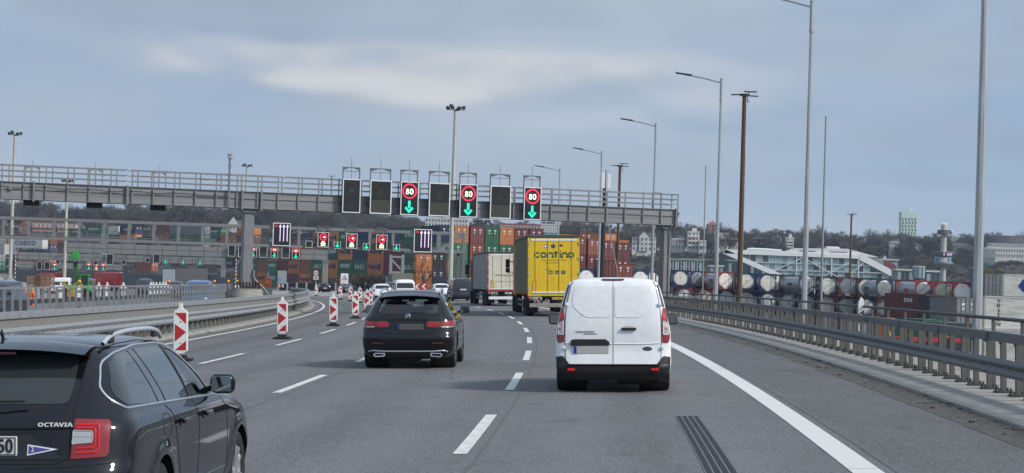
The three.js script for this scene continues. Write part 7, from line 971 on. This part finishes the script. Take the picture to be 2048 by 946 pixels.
// ---------- left carriageway: wall, vehicles, works ----------
{ const A = at(28, 539, 430), B2 = at(486, 556, 372), o = thing('trough_wall', 'long dark grey wall of the tunnel approach behind the left carriageway', 'wall', V((A.x + B2.x) / 2, 0, (A.z + B2.z) / 2)), n = 22, m = std(0.17, 0.172, 0.18, 0.9, 0, { map: blotT }), dir = B2.clone().sub(A), yaw = -Math.atan2(dir.z, dir.x), l = Math.hypot(dir.x, dir.z) / n; for (let i = 0; i < n; i++) { const t = (i + 0.5) / n, p = A.clone().lerp(B2, t), h = p.y + 7; part('wall_panel', [tf(box(l - 0.12, h, 0.5), p.x - o.position.x, p.y - h / 2, p.z - o.position.z, 0, yaw, 0)], m, o); } }
{ const A = at(560, 566, 345), B2 = at(925, 569, 318), o = thing('screen_wall', 'low dark screen wall along the far side of the bend behind the cars', 'wall', V((A.x + B2.x) / 2, 0, (A.z + B2.z) / 2)), n = 18, dir = B2.clone().sub(A), yaw = -Math.atan2(dir.z, dir.x), l = Math.hypot(dir.x, dir.z) / n, m = std(0.055, 0.055, 0.055, 0.9, 0, { map: blotT }); for (let i = 0; i < n; i++) { const p = A.clone().lerp(B2, (i + 0.5) / n); part('wall_panel', [tf(box(l - 0.08, 3.2, 0.25), p.x - o.position.x, p.y - 1.6, p.z - o.position.z, 0, yaw, 0)], m, o); part('post', [tf(box(0.14, 3.4, 0.35), p.x - o.position.x - l / 2, p.y - 1.6, p.z - o.position.z, 0, yaw, 0)], MT.galv, o); } part('top_rail', [tf(box(l * n, 0.14, 0.3), 0, (A.y + B2.y) / 2 + 0.02, 0, 0, yaw, Math.atan2(B2.y - A.y, l * n))], MT.galvDark, o); }
const oncoming = (px, d) => rp((px - 1024) / F * d, 0.015, -d), facing = (sl) => QROLL.clone().multiply(yawQ(Math.PI - Math.atan(sl)));
{ const blueP = phys(0.02, 0.08, 0.24, { roughness: 0.35, clearcoat: 1, clearcoatRoughness: 0.04 }), redP = phys(0.2, 0.02, 0.025, { roughness: 0.35, clearcoat: 1 }), tall = { ...van, rows: scaleRows(vanRows, 0.97, 0.91, 0.95), axles: [0.9, 3.7], wr: 0.33, glass: { ...van.glass, rear: [[-0.62, 1.6], [0.62, 1.6], [0.72, 1.15], [-0.72, 1.15]], front: [[-0.6, 1.58], [0.6, 1.58], [0.72, 1.12], [-0.72, 1.12]], side: [[[0.5, 1.52], [0.45, 1.12], [1.6, 1.1], [1.6, 1.56]], [[1.7, 1.56], [1.7, 1.1], [3.4, 1.08], [3.0, 1.5]]] } };
  car('oncoming_van', 'dark oncoming people carrier at the left edge behind the post railing', 'van', oncoming(14, 84), facing(0.02), tall, mats.navy, [[0.78, 1.1], [0.9, 1.1], [0.9, 0.85], [0.8, 0.85]]); car('oncoming_van', 'bright blue oncoming people carrier behind the railing left of the gantry plinth', 'van', oncoming(402, 128), facing(-0.1), tall, blueP, [[0.78, 1.1], [0.9, 1.1], [0.9, 0.85], [0.8, 0.85]]); car('oncoming_van', 'dark red oncoming van in front of the red box lorry', 'van', oncoming(179, 205), facing(-0.12), van, redP, [[0.78, 1.1], [0.9, 1.1], [0.9, 0.85], [0.8, 0.85]]); car('oncoming_van', 'dark blue oncoming van left of the grey box lorry', 'van', oncoming(292, 235), facing(-0.12), van, mats.navy, [[0.78, 1.1], [0.9, 1.1], [0.9, 0.85], [0.8, 0.85]]); car('oncoming_car', 'dark oncoming car between the grey box lorry and the blue people carrier', 'car', oncoming(350, 180), facing(-0.1), { ...hatch, rows: scaleRows(hatchRows, 1.05, 1.15, 1.1) }, mats.black, hatchLamp);
  const boxLorry = (name, label, px, d, yaw, L, H, sideM, endM, cabM) => { const o = thing(name, label, 'lorry', oncoming(px, d), QROLL.clone().multiply(yawQ(yaw))); part('box_body', [rbox(2.4, H, L, 0.04, 0, 1.0 + H / 2, -L / 2)], sideM, o); part('rear_door', [box(2.2, H - 0.2, 0.06, 0, 1.0 + H / 2, 0.01)], endM, o); part('ribs', Array.from({ length: 12 }, (_, i) => [box(0.05, H - 0.1, 0.08, -1.21, 1 + H / 2, -0.3 - i * (L - 0.6) / 11), box(0.05, H - 0.1, 0.08, 1.21, 1 + H / 2, -0.3 - i * (L - 0.6) / 11)]), sideM, o); part('chassis', [box(1.2, 0.3, L + 2, 0, 0.75, -L / 2 - 1)], MT.black, o); part('cab', [rbox(2.2, 1.9, 1.8, 0.15, 0, 1.7, -L - 1.1)], cabM, o); part('cab_window', [box(1.9, 0.7, 0.05, 0, 2.1, -L - 2.0)], mats.glass, o); for (const u of [1.2, L + 1]) for (const s of [-1, 1]) wheel(o, s * 0.95, u, 0.42, 0.28, 'steel'); };
  boxLorry('box_lorry', 'red ribbed box lorry on the oncoming road behind the works vehicles', 209, 212, 0.06, 4.6, 1.55, redP, redP, redP); boxLorry('box_lorry', 'grey sided lorry with white end on the oncoming road', 338, 262, -0.62, 6, 2.3, std(0.07, 0.072, 0.08, 0.7), MT.white, mats.navy); boxLorry('box_lorry', 'red cab and box lorry parked behind the stacked pallets', 110, 300, 3.05, 3.4, 1.9, redP, std(0.3, 0.03, 0.035, 0.5), redP);
  const pk = thing('pickup_truck', 'white works pickup with dark windscreen beside the green lift', 'pickup', oncoming(131, 205), facing(-0.1)); part('cab', [rbox(1.9, 1.15, 1.7, 0.2, 0, 1.45, -3.3), rbox(1.9, 0.6, 1.4, 0.12, 0, 0.95, -4.6)], mats.white, pk); part('windscreen', [box(1.6, 0.66, 0.06, 0, 1.62, -4.12, 0.25)], mats.glass, pk); part('load_bed', [box(1.95, 0.5, 2.6, 0, 0.95, -1.3)], MT.galvDark, pk); part('bumper', [box(1.8, 0.2, 0.12, 0, 0.5, -5.3)], MT.black, pk); for (const u of [1, 4.5]) for (const s of [-1, 1]) wheel(pk, s * 0.8, u, 0.35, 0.24, 'steel'); mirror(pk, -1, 0.95, 1.5, 3.9, MT.black, 1.2); mirror(pk, 1, 0.95, 1.5, 3.9, MT.black, 1.2);
}
{ // green boom lift
  const gm = std(0.03, 0.34, 0.035, 0.45), dk = std(0.02, 0.12, 0.03, 0.5), P = oncoming(152, 190), o = thing('boom_lift', 'bright green telescopic lift with raised boom among the works vehicles', 'boom lift', P); const k = F / 190;
  part('boom', [beam(V(0.1, 1.3, 0), V(-0.18, (565 - 512) / k + 1.0, 0), 0.34, 0.34)], dk, o); part('boom_head', [rbox(0.7, 0.55, 0.4, 0.05, -0.2, (565 - 504) / k + 1.15, 0), box(0.3, 0.6, 0.3, -0.05, (565 - 500) / k + 1.2, 0)], gm, o); part('fork_frame', [box(1.0, 0.1, 0.8, -0.2, (565 - 516) / k + 1.1, 0), box(0.06, 0.6, 0.06, -0.65, (565 - 514) / k + 1.3, 0.3)], MT.black, o); part('cab_frame', [box(0.08, 1.1, 0.08, 0.45, 1.75, 0.3), box(0.08, 1.1, 0.08, 1.2, 1.75, 0.3), box(0.85, 0.09, 0.8, 0.82, 2.3, 0), rbox(2.6, 0.7, 1.7, 0.1, 0.1, 0.95, -0.2)], gm, o); part('cab_glass', [box(0.68, 0.95, 0.04, 0.82, 1.78, 0.3)], mats.glass, o); for (const x of [-0.9, 1.1]) for (const z of [-0.9, 0.7]) part('wheel', [cyl(0.5, 0.5, 0.35, 20, x, 0.5, z, Math.PI / 2)], MT.rubber, o);
}
{ // pallets, rubble, barriers, workers
  const wood = std(0.32, 0.2, 0.13, 0.85, 0, { map: blotT }), proto = thing('crate_pallet', 'stacked wooden pallet frame, leftmost of the pale brown ones behind the railing', 'pallet', oncoming(68, 168), QROLL, 'wooden pallets in the works'); const bd = box(1.2, 0.1, 0.03);
  for (let i = 0; i < 6; i++) part('slat', bd, wood, proto).position.set(0, 1.25 + i * 0.16, 0); for (const x of [-0.55, 0, 0.55]) part('post', [box(0.1, 1.1, 0.1, x, 1.6, -0.06)], wood, proto); part('base', [box(0.1, 1.1, 0.1, -0.5, 0.6, -0.4), box(0.1, 1.1, 0.1, 0.5, 0.6, -0.4), box(1.2, 0.1, 0.8, 0, 1.1, -0.4)], wood, proto); ['second pallet frame from the left behind the railing', 'third pallet frame from the left behind the railing, nearest the red cab'].forEach((l, i) => dup(proto, 'stacked wooden ' + l, oncoming(82 + i * 13, 168 + i * 3), QROLL));
  const mg = grid(60, 16, (u, v) => { const p = oncoming(-30 + 160 * u, 196 + v * 26), h = 1.9 * Math.sin(v * 3.14) * (1 - u) * (0.9 + 0.9 * fbm(u * 8, v * 4, 2, 4)) + 0.6 * Math.sin(v * 3.14); return V(p.x, p.y + Math.max(0, h), p.z); }); const mound = tagged('rubble_mound', [mg], std(0.3, 0.3, 0.3, 0.95, 0, { map: rep(blotT, 12, 6), bumpMap: bumpT, bumpScale: 0.1 }), 'grey white rubble mound behind the pallets at the far left', 'rubble'); mound.userData.kind = 'stuff';
  const ye = std(0.5, 0.28, 0.03, 0.5), dg = thing('mini_digger', 'yellow arm of a small digger behind the railing left of the red van', 'digger', oncoming(146, 165), QROLL); dg.scale.setScalar(0.8); part('body', [rbox(1.3, 0.7, 1.2, 0.1, 0, 0.8, -0.5)], ye, dg); part('arm', [beam(V(-0.3, 1.1, 0.2), V(-0.9, 1.95, 0.3), 0.2, 0.18), tube([V(0.1, 1.0, 0.3), V(0.15, 1.7, 0.3), V(0.4, 1.85, 0.3), V(0.95, 1.82, 0.3), V(1.0, 1.3, 0.3)], 0.07, 24, 6)], ye, dg); part('track', [rbox(0.35, 0.45, 1.6, 0.15, -0.6, 0.23, -0.4), rbox(0.35, 0.45, 1.6, 0.15, 0.6, 0.23, -0.4)], MT.rubber, dg);
  // workers
  const J = { hip: [0, 0.95, 0], chest: [0, 1.32, 0.01], neck: [0, 1.52, 0.01], head: [0, 1.66, 0.03], shL: [-0.2, 1.43, 0], shR: [0.2, 1.43, 0], elL: [-0.3, 1.16, 0.03], elR: [0.3, 1.16, 0.05], haL: [-0.27, 0.93, 0.14], haR: [0.26, 0.94, 0.16], hpL: [-0.1, 0.92, 0], hpR: [0.1, 0.92, 0], knL: [-0.11, 0.5, 0.03], knR: [0.12, 0.5, 0.02], anL: [-0.11, 0.09, -0.02], anR: [0.13, 0.09, -0.02], toL: [-0.12, 0.05, 0.16], toR: [0.15, 0.05, 0.16] };
  const bones = [['hip', 'chest', 0.15, 0.17], ['chest', 'neck', 0.15, 0.06], ['neck', 'head', 0.055, 0.1], ['chest', 'shL', 0.12, 0.075], ['chest', 'shR', 0.12, 0.075], ['shL', 'elL', 0.07, 0.05], ['shR', 'elR', 0.07, 0.05], ['elL', 'haL', 0.05, 0.035], ['elR', 'haR', 0.05, 0.035], ['hpL', 'knL', 0.095, 0.065], ['hpR', 'knR', 0.095, 0.065], ['knL', 'anL', 0.065, 0.045], ['knR', 'anR', 0.065, 0.045], ['anL', 'toL', 0.05, 0.035], ['anR', 'toR', 0.05, 0.035]];
  const N = 72, mc = new MarchingCubes(N, new THREE.MeshBasicMaterial(), true, false, 60000), A = V(0, 0, 0), Bv = V(0, 0, 0);
  for (let z = 0; z < N; z++) for (let y = 0; y < N; y++) for (let x = 0; x < N; x++) { const px = (x / N * 2 - 1), py = (y / N * 2 - 1) + 0.92, pz = (z / N * 2 - 1); let s = 0; for (const [a, b, r0, r1] of bones) { A.fromArray(J[a]); Bv.fromArray(J[b]); const bx = Bv.x - A.x, by = Bv.y - A.y, bz = Bv.z - A.z, t = Math.min(1, Math.max(0, ((px - A.x) * bx + (py - A.y) * by + (pz - A.z) * bz) / (bx * bx + by * by + bz * bz))), dd = Math.hypot(px - A.x - bx * t, py - A.y - by * t, pz - A.z - bz * t) - (r0 + (r1 - r0) * t); s += Math.exp(-Math.min(dd, 2) * 45); } mc.field[x + y * N + z * N * N] = Math.log(s) / 45; }
  mc.isolation = 0; mc.update(); const pg = new THREE.BufferGeometry(); pg.setAttribute('position', new THREE.BufferAttribute(mc.positionArray.slice(0, mc.count * 3), 3)); pg.setAttribute('normal', new THREE.BufferAttribute(mc.normalArray.slice(0, mc.count * 3), 3)); pg.translate(0, 0.92, 0);
  const col = new Float32Array(mc.count * 3); for (let i = 0; i < mc.count; i++) { const y = pg.attributes.position.getY(i), x = Math.abs(pg.attributes.position.getX(i)); const c = y > 1.52 || (y < 0.97 && y > 0.85 && x > 0.2) ? [0.45, 0.27, 0.19] : [0.75, 0.16, 0.03]; if ((y > 1.05 && y < 1.1) || (y > 0.36 && y < 0.41)) { c[0] = 0.7; c[1] = 0.7; c[2] = 0.66; } if (y < 0.1) { c[0] = c[1] = c[2] = 0.02; } col.set(c, i * 3); } pg.setAttribute('color', new THREE.BufferAttribute(col, 3));
  [[52, 'person in orange work clothes and yellow helmet, left of two behind the railing'], [64, 'person in orange work clothes and yellow helmet, right of two behind the railing']].forEach(([px, l], i) => { const o = thing('person', l, 'person', rp((px - 1024) / F * 140, -0.55, -140), QROLL.clone().multiply(yawQ(i ? 2.4 : -0.8))); part('body', pg, std(1, 1, 1, 0.85, 0, { vertexColors: true }), o); part('helmet', [new THREE.SphereGeometry(0.135, 16, 8, 0, 6.3, 0, 1.5).translate(0, 1.69, 0.02), cyl(0.16, 0.15, 0.02, 16, 0, 1.69, 0.05)], ye, o); });
}
{ // backs of delineators beyond the railing
  const plain = [[7, 92], [122, 112], [198, 118], [215, 120], [247, 124], [302, 128], [307, 131], [313, 134], [320, 137], [326, 139], [332, 142]], lamped = [[159, 122], [338, 146], [386, 150], [429, 156], [457, 162], [474, 168]];
  plain.forEach(([px, d], i) => { const b = beacon('delineator', `white back of a delineator board above the railing, ${ords[i]} plain one from the left`, oncoming(px, d), roadQ(d), true, 0); b.scale.set(1.1, 1.06, 1); b.userData.group = 'delineator backs behind the railing'; });
  lamped.forEach(([px, d], i) => { const b = beacon('delineator', `delineator with yellow warning lamp behind the railing, ${ords[i]} lamp from the left`, oncoming(px, d), roadQ(d), true, 2); b.scale.set(1.15, 0.97, 1.15); b.userData.group = 'delineator backs behind the railing'; });
}
{ // call box, cabinet, small signs
  let P = at(535.5, 576, 108); const c = thing('emergency_box', 'orange roadside box on a concrete block right of the gantry leg', 'roadside box', P); part('case', [rbox(0.36, 0.48, 0.3, 0.03, 0, 0.3, 0)], std(0.72, 0.13, 0.025, 0.5), c); part('label_panel', [box(0.15, 0.15, 0.01, 0, 0.32, 0.155)], std(0.6, 0.5, 0.35, 0.6), c); part('mark', [letters('5', 0.1, 0.004).translate(0, 0.32, 0.162)], MT.black, c); part('top_sensor', [cyl(0.07, 0.06, 0.28, 12, -0.0, 0.66, 0), cyl(0.02, 0.02, 0.12, 8, 0, 0.85, 0)], MT.galvLight, c); part('block', [rbox(0.44, 0.7, 0.44, 0.03, 0, -0.32, 0)], MT.concrete, c);
  P = at(563.5, 568, 330); const b = thing('switch_cabinet', 'tall grey cabinet with blue notice before the containers', 'cabinet', P); part('case', [rbox(1.45, 2.2, 0.8, 0.03, 0, 1.1, 0)], std(0.24, 0.25, 0.26, 0.6), b); part('door', [box(1.2, 1.9, 0.04, 0, 1.1, 0.41)], std(0.3, 0.31, 0.32, 0.6), b); part('notice', [box(0.55, 0.5, 0.02, -0.3, 0.65, 0.44)], std(0.1, 0.25, 0.6, 0.6), b);
  P = at(631, 580, 300); const s1 = thing('speed_sign', 'round 100 sign with a white plate below it on a post', 'road sign', P), k = F / 300; part('post', [cyl(0.05, 0.05, 40 / k, 8, 0, 20 / k, -0.05)], MT.galv, s1); part('disc', [cyl(0.44, 0.44, 0.03, 28, 0, 34.5 / k, 0, Math.PI / 2)], std(0.42, 0.03, 0.03, 0.5), s1); part('field', [cyl(0.33, 0.33, 0.02, 28, 0, 34.5 / k, 0.02, Math.PI / 2)], MT.white, s1); part('figures', [letters('100', 0.22, 0.006).translate(0, 34.5 / k, 0.032)], MT.black, s1); part('plate', [rbox(0.75, 0.62, 0.02, 0.008, 0, 24.5 / k, 0)], MT.white, s1); part('plate_print', [box(0.5, 0.09, 0.01, 0, 24.5 / k + 0.16, 0.012), box(0.42, 0.07, 0.01, 0, 24.5 / k, 0.012), box(0.5, 0.07, 0.01, 0, 24.5 / k - 0.16, 0.012)], MT.black, s1);
  P = at(688, 588, 245); const s2 = thing('works_sign', 'white board with red roadworks triangle above the blue grey saloon', 'road sign', P), k2 = F / 245, y = 31 / k2; part('board', [rbox(0.92, 1.24, 0.04, 0.01, 0, y, 0)], MT.white, s2); part('triangle', [extrude([[-0.37, y - 0.2], [0.37, y - 0.2], [0, y + 0.45]], 0.01, 0, [[[-0.26, y - 0.14], [0, y + 0.31], [0.26, y - 0.14]]]).translate(0, 0, 0.022)], redM, s2); part('digging_figure', [sph(0.04, 0.0, y + 0.13, 0.026), box(0.05, 0.16, 0.006, 0.02, y + 0.02, 0.026, 0, 0, 0.5), box(0.04, 0.16, 0.006, -0.06, y - 0.06, 0.026, 0, 0, -0.4), box(0.03, 0.22, 0.006, 0.09, y - 0.02, 0.026, 0, 0, 0.7), extrude([[0.06, y - 0.14], [0.2, y - 0.14], [0.13, y - 0.06]], 0.006).translate(0, 0, 0.022)], MT.black, s2); part('plate_print', [box(0.5, 0.09, 0.006, 0, y - 0.42, 0.024)], std(0.35, 0.35, 0.35, 0.6), s2); part('post', [cyl(0.05, 0.05, y, 8, -0.3, y / 2, -0.06), cyl(0.05, 0.05, y, 8, 0.3, y / 2, -0.06)], MT.galv, s2);
  [[834, 573, 'left one of the pair beside the bare tree'], [847.5, 573, 'right one of the pair beside the bare tree']].forEach(([px, py, w]) => { const Q = at(px, py, 300), o = thing('chevron_sign', 'red and white chevron curve board, ' + w, 'road sign', Q); part('board', [rbox(0.9, 0.95, 0.04, 0.01, 0, 0, 0)], redM, o); part('chevron', [extrude([[0.12, -0.42], [0.38, -0.42], [0.02, 0], [0.38, 0.42], [0.12, 0.42], [-0.32, 0]], 0.01).translate(0, 0, 0.022)], MT.white, o); part('post', [cyl(0.05, 0.05, 1.8, 8, 0, -1.2, -0.06)], MT.galv, o); });
  [[30, 499, 556, 360, 'at the far left'], [471, 515, 566, 330, 'just left of the near gantry leg']].forEach(([px, y0, y1, d, w]) => { const Q = at(px, y1, d), kk = F / d, H = (y1 - y0) / kk, o = thing('striped_pole', 'thin red and white striped pole ' + w, 'pole', Q), n = 14; for (let i = 0; i < n; i++) part('pole_band', [cyl(0.07, 0.07, H / n, 8, 0, H * (i + 0.5) / n, 0)], i % 2 ? redM : MT.white, o); });
  const bw = thing('barrier_boards', 'small red and white barrier boards beside the grey cabinet', 'barrier board', at(560, 574, 300)); for (let i = 0; i < 4; i++) part('board', [box(0.24, 0.5, 0.04, -0.4 + i * 0.27, 0.2, 0, 0, 0, 0.3)], i % 2 ? MT.white : redM, bw); part('beam_rail', [box(1.2, 0.1, 0.04, 0, 0.05, -0.04)], MT.white, bw);
  const yd = thing('yellow_digger', 'yellow excavator arm left of the cream lorry', 'digger', at(938, 573, 235)); part('arm', [beam(V(-0.6, 0.3, 0), V(0.2, 0.95, 0), 0.3, 0.3), beam(V(0.2, 0.95, 0), V(0.8, 0.1, 0), 0.26, 0.26)], std(0.65, 0.42, 0.03, 0.5), yd); part('body', [rbox(1.5, 0.9, 1.4, 0.1, -0.7, -0.2, 0)], std(0.65, 0.42, 0.03, 0.5), yd); part('track', [rbox(1.6, 0.5, 0.4, 0.2, -0.7, -0.9, 0.5), rbox(1.6, 0.5, 0.4, 0.2, -0.7, -0.9, -0.5)], MT.rubber, yd);
}
// ---------- bare trees ----------
const barkM = std(0.085, 0.075, 0.062, 0.95), twigM = std(0.098, 0.086, 0.076, 0.95), twigD = std(0.066, 0.06, 0.056, 0.95), twigO = std(0.11, 0.094, 0.055, 0.95);
function bareTree(seed, h, spread, kids, tw, twn) {
  seedN = seed; const limbs = [], pos = [], a = V(), b = V(), side = V();
  const ribbon = (p, q, w) => { a.copy(q).sub(p); side.set(rnd(-1, 1), rnd(-1, 1), rnd(-1, 1)).cross(a).normalize().multiplyScalar(w / 2); pos.push(p.x - side.x, p.y - side.y, p.z - side.z, p.x + side.x, p.y + side.y, p.z + side.z, q.x, q.y, q.z); };
  const grow = (p, dir, len, r, lv) => {
    const q = p.clone().addScaledVector(dir, len); if (lv < 3) limbs.push(rod(p, q, r, lv < 2 ? 6 : 4, r * 0.62)); else { ribbon(p, q, Math.max(tw * 1.4, r * 2)); ribbon(p, q, Math.max(tw * 1.4, r * 2)); }
    if (lv === 4) { for (let i = 0; i < twn; i++) { const s = p.clone().lerp(q, rnd(0.15, 1)), e = s.clone().add(V(rnd(-1, 1), rnd(-0.4, 1), rnd(-1, 1)).normalize().addScaledVector(dir, 0.7).multiplyScalar(h * rnd(0.035, 0.075))); ribbon(s, e, tw); } return; }
    const n = kids[lv]; for (let i = 0; i < n; i++) { const t = lv === 0 ? 0.35 + 0.65 * (i + rnd(0, 0.6)) / n : rnd(0.35, 1), s = p.clone().lerp(q, Math.min(1, t)), az = i * 2.4 + rnd(-0.5, 0.5), tilt = (lv === 0 ? spread : 0.55) * rnd(0.7, 1.3), perp = V(Math.cos(az), 0, Math.sin(az)), nd = dir.clone().multiplyScalar(Math.cos(tilt)).addScaledVector(perp, Math.sin(tilt)); nd.y += lv > 0 ? 0.12 : 0.1; nd.normalize(); grow(s, nd, len * (lv === 0 ? rnd(0.55, 0.85) * (1.15 - t * 0.4) : rnd(0.5, 0.75)), r * 0.55, lv + 1); }
  };
  grow(V(0, 0, 0), V(rnd(-0.05, 0.05), 1, rnd(-0.05, 0.05)).normalize(), h * 0.45, h * 0.018, 0);
  const g = new THREE.BufferGeometry(); g.setAttribute('position', new THREE.Float32BufferAttribute(pos, 3)); g.computeVertexNormals(); return { limbs: merge(limbs), twigs: g };
}
const sparseTree = bareTree(77, 13, 0.8, [8, 4, 3, 3], 0.05, 2), treeKinds = [bareTree(11, 15, 0.75, [8, 5, 4, 4], 0.095, 5), bareTree(23, 14, 0.9, [8, 5, 4, 4], 0.1, 5), bareTree(37, 16, 0.55, [9, 5, 4, 4], 0.095, 5), bareTree(51, 12, 1.0, [7, 5, 4, 4], 0.1, 6), sparseTree];
seedN = 777;
const treeProto = {};
function addTree(kind, mat, label, pos, sc, group, name = 'bare_tree') {
  const key = kind + mat.uuid + name; let o = treeProto[key];
  if (!o) { o = treeProto[key] = thing(name, label, name === 'bare_tree' ? 'tree' : 'shrub', pos, null, group); part('trunk', treeKinds[kind].limbs, barkM, o); part('crown', treeKinds[kind].twigs, mat, o); o.rotation.y = rnd(0, 6); o.scale.setScalar(sc); return o; }
  const c = dup(o, label, pos, yawQ(rnd(0, 6)), group); c.scale.set(sc * rnd(0.9, 1.15), sc, sc * rnd(0.9, 1.15)); return c;
}
const hidden = (px, d, top, base) => houseSpans.some(([a, b, hd, yb, clear]) => px > a - 7 && px < b + 7 && d < hd && rnd() < clear + 0.35);
{
  const grp = 'bare trees on the wooded river slope'; let n = 0, tries = 0;
  while (n < 285 && tries++ < 4000) { const px = rnd(-40, 2090), d = 1075 + 320 * Math.pow(rnd(), 0.9), x = (px - 1024) / F * d; if (hidden(px, d)) continue; if (px > 1326 && px < 1410 && d < 1175) continue; if (px > 840 && px < 1160 && rnd() < 0.6) continue; const y = globalThis.groundY(x, d); addTree(Math.floor(rnd(0, 4)), pick([twigM, twigD, twigM, twigO]), 'bare branched tree standing among many others on the wooded slope along the skyline', V(x, y - 0.6, -d), rnd(0.8, 1.2) * (d < 1180 ? 0.85 : 1.3), grp); n++; }
  // the wood behind them, one mass
  const M = new THREE.Matrix4(), mk = (k, cnt, mat, nm) => { const im = new THREE.InstancedMesh(merge([treeKinds[k].limbs, treeKinds[k].twigs]), mat, cnt); for (let i = 0; i < cnt; i++) { const px = rnd(-60, 2110), d = rnd(1200, 1500), x = (px - 1024) / F * d, s = rnd(0.85, 1.4); M.compose(V(x, globalThis.groundY(x, d) - 0.5, -d), yawQ(rnd(0, 6)), V(s * 1.1, s, s * 1.1)); im.setMatrixAt(i, M); } im.name = nm; im.userData = { kind: 'stuff', label: 'bare brown wood filling the river slope behind the single trees', category: 'wood' }; im.castShadow = im.receiveShadow = true; scene.add(im); };
  mk(0, 500, twigD, 'woods'); mk(3, 500, twigM, 'woods_001');
  // scrub along the foot of the slope
  const sc = new THREE.InstancedMesh(treeKinds[3].twigs, twigD, 2400); for (let i = 0; i < 2400; i++) { const px = rnd(-60, 2110), d = rnd(1020, 1210), x = (px - 1024) / F * d, s = rnd(0.28, 0.55); M.compose(V(x, globalThis.groundY(x, d) - 2.0, -d), yawQ(rnd(0, 6)), V(s * 1.4, s, s * 1.4)); sc.setMatrixAt(i, M); } sc.name = 'undergrowth'; sc.userData = { kind: 'stuff', label: 'dark scrub covering the foot of the river slope', category: 'undergrowth' }; scene.add(sc);
  // near trees and shrubs by the bend
  const T = at(848, 584, 306); addTree(4, twigM, 'larger bare tree by the bend in front of the orange containers', V(T.x, T.y - 1, T.z), 0.62, null);
  [[700, 330], [716, 336], [732, 332], [748, 330], [764, 326], [780, 322], [800, 318], [815, 316], [866, 312], [645, 345], [660, 342]].forEach(([px, d], i) => { const Q = at(px, 584, d); addTree(3, twigM, `leafless brown shrub before the side-on containers, ${ords[i]} along the bend`, V(Q.x, Q.y - 0.8, Q.z), rnd(0.3, 0.42), 'shrubs along the bend', 'leafless_shrub'); });
  const Y = at(1985, 566, 700); addTree(3, std(0.2, 0.17, 0.03, 0.9), 'yellow green bush behind the containers right of the nearest lamp', V(Y.x, Y.y, Y.z), 0.55, null, 'leafless_shrub');
  // lawn on the slope
  const L = grid(30, 10, (u, v) => { const px = 1330 + 78 * u + 6 * v, d = 1085 + 75 * v, x = (px - 1024) / F * d; return V(x, globalThis.groundY(x, d) + 1.2 + 0.3 * fbm(u * 6, v * 4, 1, 2), -d); }); struct('lawn', [L], std(0.05, 0.085, 0.03, 0.95, 0, { map: rep(blotT, 3, 2) }));
}
renderer.render(scene, camera);
